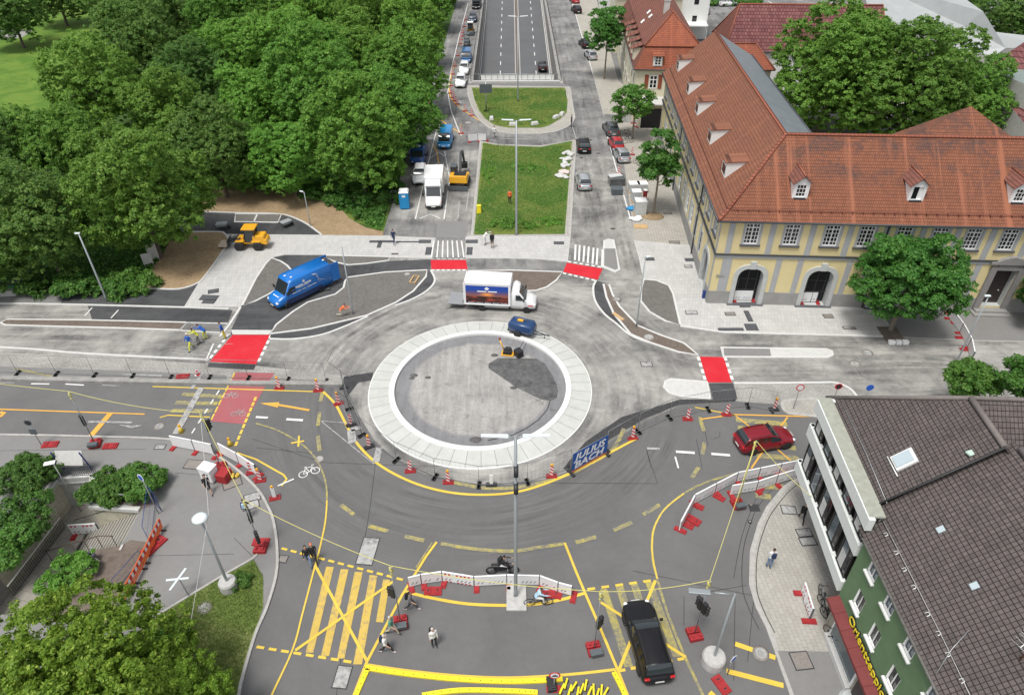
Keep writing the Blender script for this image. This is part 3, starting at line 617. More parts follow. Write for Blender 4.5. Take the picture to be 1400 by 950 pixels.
# bus lane and parking lines
for q in ([(612.7, 129.6), (616.6, 151.4), (626.8, 178.4), (631, 186)], [(596, 182), (585, 225), (568, 300)], [(607.8, 207), (615, 245), (607, 300)], [(574, 299), (588.6, 293.4), (602, 299)], [(588, 216.7), (599.7, 208.5), (610.7, 216)], [(583, 238), (599.7, 222), (614, 235)], [(572, 286), (582, 280)], [(604, 281), (611, 287)], [(628, 276), (626, 300)], [(641, 262), (637, 290)], [(683, 190), (728, 191)], [(782, 172), (788, 191)], [(612, 128), (617, 95), (629, 45), (640, 5)], [(589, 133), (595, 162)]):
 line(b, q, .13, .032, 0 if len(q) > 2 else 1)
for (u, v) in ((612, 149), (619, 159)): line(b, [(u-3, v), (u+4, v)], .15, .034, 1)
line(b, [(811, 103), (826, 160)], .12, .03, 1); line(b, [(826, 170), (845, 240), (862, 300)], .14, .03, 0)
line(b, [(838, 174), (876, 176)], .1, .03, 1); line(b, [(781, 0), (811, 103)], .12, .03, 0); line(b, [(1235, 470), (1380, 489)], .1, .03, 1)
line(b, [(1302, 497), (1396, 494)], .1, .034, 1)
for (u, v) in ((121, 417), (157, 420)): line(b, [(u+5, v+4), (u-5, v+15)], .12, .03, 0)
# cycle pictograms
def cyc(u, v, s, rz, m=0, z=.036):
 c = G(u, v);
 def P2(x, y): a = math.cos(rz); d = math.sin(rz); return Vector((c.x+(x*a-y*d)*s, c.y+(x*d+y*a)*s, 0))
 for cx in (-.55, .55): strip(b, [P2(cx+.38*math.cos(t*.5236), .38*math.sin(t*.5236)) for t in range(12)], .08*s, z, z, m, True)
 for seg in (((-.55, 0), (-.2, .65)), ((-.2, .65), (.4, .6)), ((.4, .6), (.55, 0)), ((-.55, 0), (.05, .05)), ((.05, .05), (.42, .62)), ((-.2, .65), (.05, .05)), ((-.3, .78), (-.05, .78)), ((.35, .82), (.6, .78))):
  strip(b, [P2(*seg[0]), P2(*seg[1])], .07*s, z+.003, z+.003, m)
cyc(316, 541.5, .62, 0, 1); cyc(326, 566, .62, 0, 1); cyc(423, 646, .8, R(25)); cyc(633, 148, 1.0, R(80))
for (u, v) in ((631, 140),): cyc(u, v, .9, R(100))
# small transverse marks near the arms
struct(b.build('white_lane_markings', [M_WHITEP, M_WHITEO], rec=False))
# tar seams, repair patches, manholes
b = B()
for q in (((0, 616), (200, 614)), ((345, 600), (440, 632), (515, 635), (700, 640)), ((505, 700), (513, 636)), ((492, 775), (505, 700)), ((884, 614), (890, 640)), ((884, 616), (899, 661)), ((952, 600), (960, 640)), ((700, 660), (900, 661)), ((975, 600), (984, 597), (984, 590)), ((960, 570), (968, 610)), ((350, 612), (430, 620)), ((460, 950), (466, 900)), ((190, 760), (320, 757)), ((240, 646), (300, 652)), ((320, 735), (345, 760)), ((1020, 800), (950, 812)), ((865, 780), (1035, 815)), ((1005, 818), (1003, 930)), ((935, 815), (935, 855)), ((1030, 822), (1022, 905))):
 line(b, q, .035, .0135)
struct(b.build('tar_seams', M_BLACKTAR, rec=False))
b = B()
def cover(u, v, sx, sy, m=0, z=.02, rz=0):
 c = G(u, v); b.box(c.x, c.y, z-.03, sx, sy, .034, m, rz)
 b.box(c.x, c.y, z-.03, sx+.12, sy+.12, .030, 3, rz)
for (u, v, sx, sy, m, z, rz) in ((503, 753, 1.0, 2.0, 1, .02, -.1), (468, 925, .75, 1.2, 1, .02, -.1), (387, 764, .5, .45, 0, .02, -.15), (286, 408, 1.6, .8, 2, .09, -.1), (292, 399, .9, .6, 2, .09, .3), (286, 413, 1.1, .6, 2, .09, -.1), (522, 331, 2.6, .35, 2, .09, 0), (581, 331, 1.2, .6, 2, .09, 0), (558, 331.5, 2.5, .12, 2, .09, 0), (519, 335, .3, 1.3, 2, .09, 0), (586, 344, .5, 1.5, 2, .09, 0), (645, 331, 1.2, .6, 2, .09, 0), (642, 344, .5, 1.5, 2, .09, 0),
 (764, 333, 1.0, .5, 2, .09, 0), (888, 355, .9, .5, 2, .09, 0), (943, 356, .9, .5, 2, .09, 0), (922, 332, 1.0, .5, 0, .09, 0), (941, 365, .7, .45, 1, .09, 0), (913, 292, .9, .35, 0, .03, 0), (348, 449, 1, .1, 2, .03, 0), (439, 397, 1.7, .4, 2, .12, .25), (540, 348, .6, .12, 2, .09, 0),
 (945, 428, 1.0, .55, 1, .09, 0), (998, 430, .85, .45, 0, .09, 0), (1018, 419, .9, .35, 2, .09, 0), (1023, 433, .35, 1.6, 2, .093, 0), (1027, 448, 1.0, .9, 2, .09, 0), (999, 451, 2.2, .3, 2, .09, 0), (1025, 415.8, 2.8, .3, 2, .09, 0), (1132, 433, .8, .5, 0, .09, 0), (1158, 449, .7, .3, 1, .09, 0), (1166, 449.5, .4, .3, 0, .093, 0), (884, 498, .9, .55, 1, .03, 0),
 (266, 635, 1.3, .8, 0, .03, -.1), (317, 659, 1.2, 1.0, 0, .03, .5), (345, 680, 1.0, .7, 1, .03, .4), (343, 690, 1.0, .7, 1, .03, .4), (219, 611, .7, .4, 1, .03, 0), (1078, 698, .9, .65, 1, .11, -.1), (1099, 729, .9, .55, 1, .11, .1), (1104, 741, .95, .55, 1, .11, .1), (1095, 904, .95, .95, 0, .125, .1), (1025, 714, .1, .1, 1, .11, 0), (1031, 694, .6, .5, 3, .01, 0)):
 cover(u, v, sx, sy, m, z, rz)
for (u, v, r, z) in ((843, 410, .35, .12), (887, 462, .45, .12), (1186, 482.5, .42, .03), (1169, 498, .42, .03), (640, 168, .5, .03), (900, 493.5, .01, .03), (557, 376, .3, .13), (280, 831, .38, .05), (437, 627, .3, .02), (218, 582.5, .35, .02), (1040, 893, .4, .05), (772, 306, .01, .12), (812, 67, .5, .03), (1027, 690, .01, .03)):
 c = G(u, v); b.lathe([(r+.07, z-.04), (r+.07, z-.004), (r, z-.004), (r, z)], 16, 0, (c.x, c.y, 0)); b.lathe([(r*.8, z), (r*.8, z+.004)], 16, 1, (c.x, c.y, 0))
for (u, v) in ((853, 136), (818, 139), (795, 216), (838, 196), (838, 313), (818, 210), (597, 140), (580, 150), (805, 52), (797, 20)):
 c = G(u, v); b.box(c.x, c.y, 0, .5, .3, .03, 3)
struct(b.build('inspection_covers', [M_STEELCOV, M_WHITEO, pmat('tactile_dark_paving', (.075, .078, .085), .8, noise=(3, .2)), M_BLACKTAR], rec=False))
# timber frame, brown metal plates lying about
c = G(845, 434); b = B(); b.box(c.x, c.y, .1, .35, 1.4, .05, 0, .6); tag(b.build('timber_board', pmat('pine_timber', (.50, .33, .16), .7, noise=(6, .2)), None), 'small pine board lying on the narrow brown island', 'board')
b = B(); q = gp([(566, 377), (573, 378), (567, 387), (560, 386)], .15); strip(b, q, .14, .11, .22, 0, True); tag(b.build('shuttering', MATS['pine_timber']), 'small square timber frame lying on the large planting island', 'frame')
# ================================================================== UNDERPASS
def rz_(y): return -5.6+(y-RAMP_Y0)*.052
b = B(); y0, y1 = RAMP_Y0, 232
def rampstrip(b, x0, x1, dz, m, ya=y0-12, yb=y1):
 ys = [ya+(yb-ya)*k/12 for k in range(13)]; q = []
 for y in ys: q += [(x0, y, rz_(y)+dz), (x1, y, rz_(y)+dz)]
 b.add(q, [(2*k, 2*k+1, 2*k+3, 2*k+2) for k in range(12)], m)
rampstrip(b, RAMP_X0+.3, RAMP_X1-.3, 0, 0); struct(b.build('underpass_road', M_TUNROAD, rec=False))
b = B(); b.box(.85, 175, -9, 17, 110, .5, 0); struct(b.build('underpass_base', M_CONCD, rec=False))
def GR(u, v):
 p0 = G(u, v, 0); c = Vector((0, 0, CAM_H)); d = (p0-c); d.normalize()
 # intersect plane z = -5.6+(y-y0)*.052
 t = (-5.6-RAMP_Y0*.052-c.z)/(d.z-.052*d.y); return c+d*t
b = B()
xl = GR(684, 100).x; xr = GR(733, 100).x; xm = GR(708, 100).x
for x in (xl, xr):
 y = 133
 while y < y1-5:
  yb_ = y+2.2; b.add([(x-.08, y, rz_(y)+.012), (x+.08, y, rz_(y)+.012), (x+.08, yb_, rz_(yb_)+.012), (x-.08, yb_, rz_(yb_)+.012)], [(0, 1, 2, 3)]); y += 5.6
for x in (RAMP_X0+.75, RAMP_X1-.85): rampstrip(b, x, x+.12, .012, 0)
struct(b.build('underpass_lane_markings', M_WHITEP, rec=False))
b = B()
for s, x in ((1, RAMP_X0+.3), (-1, RAMP_X1-.6)): rampstrip(b, x, x+.3, .12, 0);
rampstrip(b, xm-.55, xm-.35, .14, 0); rampstrip(b, xm+.35, xm+.55, .14, 0); rampstrip(b, xm-.35, xm+.35, .02, 1)
struct(b.build('underpass_kerb', [M_KERBO, M_PLANTB], rec=False))
def wallx(name, x0, x1, label):
 b = B(); ya, yb = y0-.1, y1
 b.box((x0+x1)/2, (ya+yb)/2, -9, x1-x0, yb-ya, 9.25, 0)
 for k in range(17):
  yy = ya+3+k*6; b.box((x0+x1)/2+(.0), yy, -9, (x1-x0)+.05, .06, 9.26, 1)
 o = b.build(name, [M_CONCD, M_BLACKTAR]); return tag(o, label, 'retaining wall')
wallx('retaining_wall', RAMP_X0, RAMP_X0+.35, 'long concrete retaining wall along the left side of the sunken road')
wallx('retaining_wall', RAMP_X1-.35, RAMP_X1, 'long concrete retaining wall along the right side of the sunken road')
t = thing('underpass_portal', 'concrete end wall with white railing where the sunken road dives under the street', 'portal', (.85, RAMP_Y0, 0))
b = B(); b.box(0, -.2, -1.0, 15.4, .5, 1.25, 0); b.box(0, -6.2, -1.2, 14.8, 11.6, .9, 0); b.build('lintel', M_CONCL, t)
b = B()
for k in range(15): b.box(-7.3+k*1.04, .0, .25, .06, .06, 1.1, 0)
b.tube([(-7.4, 0, 1.35), (7.4, 0, 1.35)], .04, 6, 0); b.build('railing', pmat('galvanised_steel', (.42, .43, .44), .45, .6), t)
b = B(); b.box(0.3, .06, .35, 12.6, .04, .85, 0); b.build('railing_panel', pmat('white_panel', (.78, .78, .76), .5), t)
# wall-top guard rails along the ramp
M_STEEL = MATS['galvanised_steel']; M_DSTEEL = pmat('dark_steel', (.06, .065, .07), .5, .3)
for x, s in ((RAMP_X0-.15, 'left'), (RAMP_X1+.15, 'right')):
 t = thing('guard_railing', f'dark post railing on top of the {s} wall of the sunken road', 'railing', (x, RAMP_Y0, 0))
 b = B()
 for k in range(60): b.box(0, k*1.7, 0, .05, .05, 1.0, 0)
 b.build('post_row', M_DSTEEL, t); b = B()
 for z in (.4, .7, 1.0): b.tube([(0, 0, z), (0, 101, z)], .025, 5, 0)
 b.build('rail', M_DSTEEL, t)
 b = B(); b.box(0, 50, 0, .5, 102, .09, 0); struct(b.build('coping', M_KERBO))
 kids_ = COL.objects[-1] if False else None
 bpy.context.view_layer.update()
for o in list(COL.objects):
 if o.name.startswith('coping'): o.location = (RAMP_X0-.15 if not o.name.endswith('001') else RAMP_X1+.15, RAMP_Y0, 0)
# ================================================================== BUILDINGS
def tile(name, ax, c1, c2, stain, wdt=.2, rowz=.2, stripes=.5, zdark=None, mortar=.4):
 """roof tiles: courses follow height, columns follow object axis ax"""
 g = NG(name); x, y, z = g.sep(g.obj); a = x if ax == 'x' else y
 v = g.comb(a, z)
 br = node(g.nt, 'ShaderNodeTexBrick'); g.L(v, br.inputs['Vector']); br.offset = .5
 br.inputs['Scale'].default_value = 1; br.inputs['Brick Width'].default_value = wdt; br.inputs['Row Height'].default_value = rowz
 br.inputs['Mortar Size'].default_value = wdt*.09; br.inputs['Mortar Smooth'].default_value = .3; br.inputs['Bias'].default_value = 0
 br.inputs['Color1'].default_value = (*c1, 1); br.inputs['Color2'].default_value = (*c2, 1); br.inputs['Mortar'].default_value = (*[q*mortar for q in c1], 1)
 n = g.noise(g.map(v, (.35, .9, 1)), 1, 6, .65, .5); st = g.noise(g.map(v, (1.1, .06, 1)), 1, 4, .6, .1); fi = g.noise(g.obj, 3, 5, .75)
 f = g.math('ADD', g.math('MULTIPLY', g.math('SUBTRACT', n, .45), 1.6), g.math('MULTIPLY', g.math('SUBTRACT', fi, .5), .9), clamp=True)
 if zdark: f = g.math('MULTIPLY', f, g.math('ADD', g.rng(z, zdark[0], zdark[1], 0, 1.7, True), .35), clamp=True)
 col = g.mix(f, br.outputs[0], stain)
 s = g.math('MULTIPLY', g.rng(st, .52, .66, 0, 1, True), stripes)
 col = g.mix(s, col, tuple(min(1, q*1.25) for q in c2))
 g.bump(br.outputs['Fac'], .35, .03)
 return g.out(col, .85, .25)
T_RX = tile('red_roof_tiles_front', 'x', (.205, .080, .047), (.25, .098, .056), (.055, .045, .045), .2, .2, .85, (10.2, 12.4))
T_RY = tile('red_roof_tiles_side', 'y', (.215, .09, .056), (.275, .115, .068), (.13, .062, .048), .2, .2, .25)
T_RG = tile('ridge_tiles', 'x', (.30, .105, .065), (.34, .12, .075), (.18, .07, .055), .35, .2, 0)
T_OX = tile('orange_roof_tiles_front', 'x', (.27, .085, .05), (.34, .11, .06), (.15, .06, .045), .25, .2, .3)
T_OY = tile('orange_roof_tiles_side', 'y', (.19, .08, .06), (.25, .10, .075), (.11, .06, .05), .25, .2, .3)
T_PX = tile('purple_roof_tiles', 'x', (.14, .05, .05), (.22, .095, .09), (.09, .04, .045), .5, .42, .2)
M_ZINC = None
def zinc():
 g = NG('zinc_seam_roof'); x, y, z = g.sep(g.obj)
 w_ = g.math('FRACT', g.math('MULTIPLY', y, 2.0)); l = g.rng(w_, .0, .16, 1, 0)
 n = g.noise(g.obj, 1.2, 5, .6)
 g.bump(l, .6, .06)
 return g.out(g.mix(l, g.scale((.155, .175, .19), g.math('ADD', n, .5)), (.26, .29, .31)), .5, .4)
M_ZINC = zinc()
def gtile(name, ax, rx=.225, rz=.165, c=(.112, .094, .088)):
 g = NG(name); x, y, z = g.sep(g.obj); a = x if ax == 'x' else y; v = g.comb(a, z)
 br = node(g.nt, 'ShaderNodeTexBrick'); g.L(v, br.inputs['Vector']); br.offset = 0
 br.inputs['Scale'].default_value = 1; br.inputs['Brick Width'].default_value = rx; br.inputs['Row Height'].default_value = rz
 br.inputs['Mortar Size'].default_value = .015; br.inputs['Mortar Smooth'].default_value = .35; br.inputs['Bias'].default_value = -.1
 br.inputs['Color1'].default_value = (*[q*.95 for q in c], 1); br.inputs['Color2'].default_value = (*[q*1.12 for q in c], 1); br.inputs['Mortar'].default_value = (.018, .015, .015, 1)
 n = g.noise(g.obj, .8, 6, .65, .4); fi = g.noise(g.obj, 6, 5, .75)
 wn = g.noise(g.map(v, (1/rx, 1/rz*1.0, 1)), 1.0, 0, 0)
 col = g.scale(br.outputs[0], g.math('ADD', g.math('ADD', g.math('MULTIPLY', n, .5), g.math('MULTIPLY', fi, .5)), g.math('MULTIPLY', wn, .3)))
 col = g.scale(col, 1.45)
 sp = g.rng(g.noise(g.obj, 2.2, 4, .8), .68, .78, 0, .5)
 col = g.mix(sp, col, (.22, .21, .20))
 inv = g.math('SUBTRACT', 1.0, br.outputs['Fac']); g.bump(inv, .8, .04)
 return g.out(col, .75, .35)
T_GY = gtile('grey_roof_tiles_west', 'y'); T_GX = gtile('grey_roof_tiles_south', 'x', .2, .2)
M_YW = pmat('yellow_render', (.66, .56, .30), .85, noise=(.7, .07)); M_GW = pmat('grey_render', (.36, .37, .375), .85, noise=(1, .08))
M_PL = pmat('plinth_render', (.28, .275, .265), .9, noise=(1.2, .15)); M_ARCH = pmat('arch_stone', (.46, .48, .47), .8, noise=(2, .08))
M_WHF = pmat('white_window_frame', (.78, .78, .77), .45); M_GLD = pmat('dark_window_glass', (.012, .013, .016), .08, spec=.6)
M_GLB = pmat('sky_window_glass', (.10, .13, .15), .06, .3, spec=.8); M_BLK = pmat('black_metal', (.02, .02, .022), .5)
M_WHR = pmat('white_render', (.72, .73, .71), .8, noise=(.8, .06)); M_CREAM = pmat('cream_render', (.62, .58, .44), .85, noise=(.8, .07))
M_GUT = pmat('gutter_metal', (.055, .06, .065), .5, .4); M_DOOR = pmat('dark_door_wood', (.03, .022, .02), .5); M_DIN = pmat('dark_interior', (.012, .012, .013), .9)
M_SILL = pmat('dark_stone_sill', (.09, .092, .10), .7)
class Fr:
 """local frame of a facade: o + u*U + z*Z, outward N (all local to the building)"""
 def __init__(s, o, U, N): s.o = Vector(o); s.U = Vector(U); s.N = Vector(N)
 def p(s, u, z, n=0): return s.o+s.U*u+s.N*n+Vector((0, 0, z))
 def box(s, b, u, z, n, wu, wz, wn, m=0):
  """box centred on u, bottom z, from depth n outwards by wn"""
  q = [s.p(u+i*wu/2, z+k*wz, n+j*wn) for j in (0, 1) for k in (0, 1) for i in (-1, 1)]
  b.add(q, [(0, 1, 3, 2), (4, 6, 7, 5), (0, 4, 5, 1), (2, 3, 7, 6), (0, 2, 6, 4), (1, 5, 7, 3)], m)
 def poly(s, b, pts, n, m=0): b.add([s.p(u, z, n) for u, z in pts], [tuple(range(len(pts)))], m)
 def ext(s, b, pts, n0, n1, m=0):
  k = len(pts); q = [s.p(u, z, n0) for u, z in pts]+[s.p(u, z, n1) for u, z in pts]
  b.add(q, [tuple(range(k)), tuple(range(2*k-1, k-1, -1))]+[(i, (i+1) % k, k+(i+1) % k, k+i) for i in range(k)], m)
 def face_holes(s, b, outer, holes, m=0, depth=.3, mrev=0):
  polys = [[Vector((u, z, 0)) for u, z in outer]]+[[Vector((u, z, 0)) for u, z in h] for h in holes]
  tr = tessellate_polygon(polys); vs = [v for p in polys for v in p]
  b.add([s.p(v.x, v.y) for v in vs], [tuple(t) for t in tr], m)
  for h in holes:
   k = len(h); q = [s.p(u, z) for u, z in h]+[s.p(u, z, -depth) for u, z in h]
   b.add(q, [(i, (i+1) % k, k+(i+1) % k, k+i) for i in range(k)], mrev)
def rect(u, z, w_, h): return [(u-w_/2, z), (u+w_/2, z), (u+w_/2, z+h), (u-w_/2, z+h)]
def archpts(u, z, w_, h, rise, n=10):
 """basket arch opening"""
 p = [(u-w_/2, z), (u+w_/2, z)]
 for k in range(n+1):
  a = math.pi*k/n; c_, s_ = math.cos(a), math.sin(a)
  p.append((u+w_/2*math.copysign(abs(c_)**.75, c_), z+h-rise+rise*s_**.85))
 return p
def casement(fr, u, z, w_, h, parent, cols=4, rows=5, glass=None, deep=.16, sill=True, mullion=.1, bar=.045, name='window', cross=True, surround=None):
 b = B(); fr.poly(b, rect(u, z, w_, h), -deep, 0); pane = b
 b2 = B()
 for i in range(cols+1):
  wd = mullion if (i in (0, cols) or (cols % 2 == 0 and i == cols//2)) else bar
  x = u-w_/2+w_*i/cols; x = min(max(x, u-w_/2+wd/2), u+w_/2-wd/2); fr.box(b2, x, z, -deep+.01, wd, h, .05, 0)
 zs = []
 for j in range(rows+1):
  wd = mullion if (j in (0, rows) or (cross and j == rows-1)) else bar
  y = z+h*j/rows; y = min(max(y, z+wd/2), z+h-wd/2); fr.box(b2, u, y-wd/2, -deep+.012, w_, wd, .05, 0)
 f = b2.build(name, M_WHF, parent); p = b.build('pane', glass or M_GLD, f)
 if surround is not None:
  b = B(); s = .2
  fr.box(b, u-w_/2-s/2, z-.02, 0, s, h+s, .04); fr.box(b, u+w_/2+s/2, z-.02, 0, s, h+s, .04); fr.box(b, u, z+h, 0, w_+.002, s-.02, .038); b.build('window_surround', surround, f)
 if sill:
  b = B(); fr.box(b, u, z-.16, .0, w_+.5, .16, .16); b.build('sill', M_SILL, f)
 return f
# ---- the yellow corner building (two wings)
YO = Vector((18.75, 56.08, 0)); YR = math.atan2(-.0585, .9983)
Yt = thing('yellow_corner_building', 'long yellow two-storey building with grey pilasters and red dormered roof', 'building', YO, YR)
FRN = Fr((0, 0, 0), (1, 0, 0), (0, -1, 0)); SID = Fr((0, 0, 0), (0, 1, 0), (-1, 0, 0))
EZ, RZ, RN, RU, FL, SLN = 9.0, 14.4, 6.1, 5.7, 44.0, 42.6
wu = [2.8, 6.3, 9.8, 12.8, 16.0, 19.1, 22.0, 25.1, 28.3, 31.5, 34.7]
arch = [3.55, 9.95, 16.4, 20.4]
def yfront():
 b = B(); holes = [rect(u, 6.5, 1.3, 2.05) for u in wu]
 FRN.face_holes(b, [(0, 5.35), (FL, 5.35), (FL, EZ), (0, EZ)], holes, 0, .2, 2)
 holes = [archpts(u, .02, 2.35, 4.0, 1.1) for u in arch]+[rect(26.2, .6, 1.9, 3.9)]
 FRN.face_holes(b, [(0, 0), (FL, 0), (FL, 5.35), (0, 5.35)], holes, 0, .9, 2)
 # side wing facade
 sw = [2.0+3.45*k for k in range(12)]
 SID.face_holes(b, [(0, 5.35), (SLN, 5.35), (SLN, EZ), (0, EZ)], [rect(u, 6.5, 1.25, 2.05) for u in sw], 0, .2, 2)
 sg = [7.0+3.0*k for k in range(11)]
 SID.face_holes(b, [(0, 0), (SLN, 0), (SLN, 5.35), (0, 5.35)], [archpts(3.2, .02, 2.2, 3.9, 1.0)]+[rect(u, 1.7, 1.3, 2.4) for u in sg], 0, .5, 2)
 # rear walls and gable
 b.add([(0, SLN, 0), (11, SLN, 0), (11, SLN, 11.4), (RU, SLN, RZ-.1), (0, SLN, EZ)], [(0, 1, 2, 3, 4)], 0)
 b.add([(11, SLN, 0), (11, 12.4, 0), (11, 12.4, 11.4), (11, SLN, 11.4)], [(0, 1, 2, 3)], 0)
 b.add([(11, 12.2, 0), (FL, 12.2, 0), (FL, 12.2, EZ), (11, 12.2, EZ)], [(0, 1, 2, 3)], 0)
 b.add([(FL, 0, 0), (FL, 12.2, 0), (FL, 12.2, EZ), (FL, 6.1, RZ-.1), (FL, 0, EZ)], [(0, 1, 2, 3, 4)], 0)
 b.build('wall', [M_YW, M_GW, M_ARCH], Yt, rec=False)
 for u in wu: casement(FRN, u, 6.5, 1.3, 2.05, Yt, surround=M_GW)
 for u in sw: casement(SID, u, 6.5, 1.25, 2.05, Yt, cols=2, rows=3, surround=M_GW)
 for u in sg: casement(SID, u, 1.7, 1.3, 2.4, Yt, cols=2, rows=3, surround=M_ARCH, sill=False)
 # arch infill
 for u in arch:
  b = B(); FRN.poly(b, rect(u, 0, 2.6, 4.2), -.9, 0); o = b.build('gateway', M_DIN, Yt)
  b = B()
  for dx in (-.8, 0, .8): FRN.box(b, u+dx, .0, -.6, .04, 3.9, .03)
  for z in (1.3, 2.5): FRN.box(b, u, z, -.6, 2.3, .04, .03)
  b.build('grille', M_DSTEEL, o)
  b = B(); inn = archpts(u, 0, 2.35, 4.0, 1.1, 12)[1:]; outp = archpts(u, 0, 3.15, 4.42, 1.4, 12)[1:]
  inn = inn+[(u-1.175, .02)]; outp = outp+[(u-1.575, .02)]
  for i in range(len(inn)-1): FRN.ext(b, [inn[i], outp[i], outp[i+1], inn[i+1]], .0, .12)
  FRN.box(b, u, 4.0, .0, .55, .75, .22); b.build('arch_surround', M_ARCH, Yt)
  b = B(); FRN.box(b, u, .0, .0, 3.4, .12, .35); b.build('doorstep', M_SILL, Yt)
 b = B(); inn = archpts(3.2, 0, 2.2, 3.9, 1.0, 12)[1:]+[(2.1, .02)]; outp = archpts(3.2, 0, 3.0, 4.3, 1.3, 12)[1:]+[(1.7, .02)]
 for i in range(len(inn)-1): SID.ext(b, [inn[i], outp[i], outp[i+1], inn[i+1]], 0, .12)
 b.build('arch_surround', M_ARCH, Yt)
 b = B(); SID.poly(b, rect(3.2, 0, 2.4, 4), -.5, 0); b.build('gateway', M_DIN, Yt)
 # main door with stone portal
 b = B(); FRN.poly(b, rect(26.2, .6, 1.9, 3.9), -.6, 0); d = b.build('door', M_DOOR, Yt)
 b = B(); b.ball(tuple(FRN.p(26.7, 2.0, -.55)), .08, 0, 8, 6); b.build('handle', M_ARCH, d)
 b = B(); FRN.box(b, 24.95, .3, 0, .55, 4.6, .22); FRN.box(b, 27.45, .3, 0, .55, 4.6, .22); FRN.box(b, 26.2, 4.55, 0, 1.95, .6, .215)
 pr = [(24.4, 5.2), (28, 5.2), (28, 5.4), (27.5, 5.45), (27.1, 5.75), (26.2, 6.0), (25.3, 5.75), (24.9, 5.45), (24.4, 5.4)]; FRN.ext(b, pr, 0, .35)
 b.build('portal_surround', pmat('portal_stone', (.24, .23, .225), .8, noise=(2, .15)), Yt)
 b = B(); FRN.box(b, 26.2, 0, 0, 3.4, .22, 1.1); FRN.box(b, 26.2, .22, 0, 2.9, .2, .7); b.build('doorstep', M_PL, Yt)
 # plinth, string course, cornice, pilasters
 cuts = sorted([(u-1.58, u+1.58) for u in arch]+[(24.65, 27.75)]); x = 0
 for a, c in cuts+[(FL, FL)]:
  if a > x: b = B(); FRN.box(b, (x+a)/2, 0, 0, a-x, 1.45, .07); b.build('plinth', M_PL, Yt)
  x = c
 for q in ((.85, 1.7), ((4.7+SLN)/2, SLN-4.7)): b = B(); SID.box(b, q[0], 0, 0, q[1], 1.45, .07); b.build('plinth', M_PL, Yt)
 b = B(); pil = [.95, 4.55, 8.05, 11.3, 14.4, 17.55, 20.55, 23.55, 26.7, 29.9, 33.1, 36.3]
 for u in pil:
  b = B(); FRN.box(b, u, 5.5, 0, .52, 3.3, .05); b.build('pilaster', M_GW, Yt)
  if not any(abs(u-a) < 1.9 for a in arch+[26.2]): b = B(); FRN.box(b, u, 1.45, 0, .52, 3.75, .05); b.build('pilaster', M_GW, Yt)
 for u in (1.3, 5.8, 7.75, 12.15, 13.9, 18.3, 23.6): b = B(); FRN.box(b, u, 1.45, 0, .5, 3.75, .052); b.build('pilaster', M_GW, Yt)
 for k in range(13):
  b = B(); SID.box(b, .3+3.45*k, 1.45, 0, .4, 3.75, .05); SID.box(b, .3+3.45*k, 5.5, 0, .4, 3.3, .05); b.build('pilaster', M_GW, Yt)
 b = B(); FRN.box(b, FL/2, 5.1, 0, FL, .32, .1); SID.box(b, SLN/2, 5.1, .0, SLN, .32, .1); FRN.box(b, FL/2, 8.72, 0, FL, .3, .14); SID.box(b, SLN/2, 8.72, 0, SLN, .3, .14); b.build('cornice', M_GW, Yt)
 b = B(); FRN.box(b, FL/2-.1, 5.42, .0, FL+.2, .08, .2); SID.box(b, SLN/2, 5.42, 0, SLN, .08, .2); b.build('string_course', M_GUT, Yt)
yfront()
OV = .5
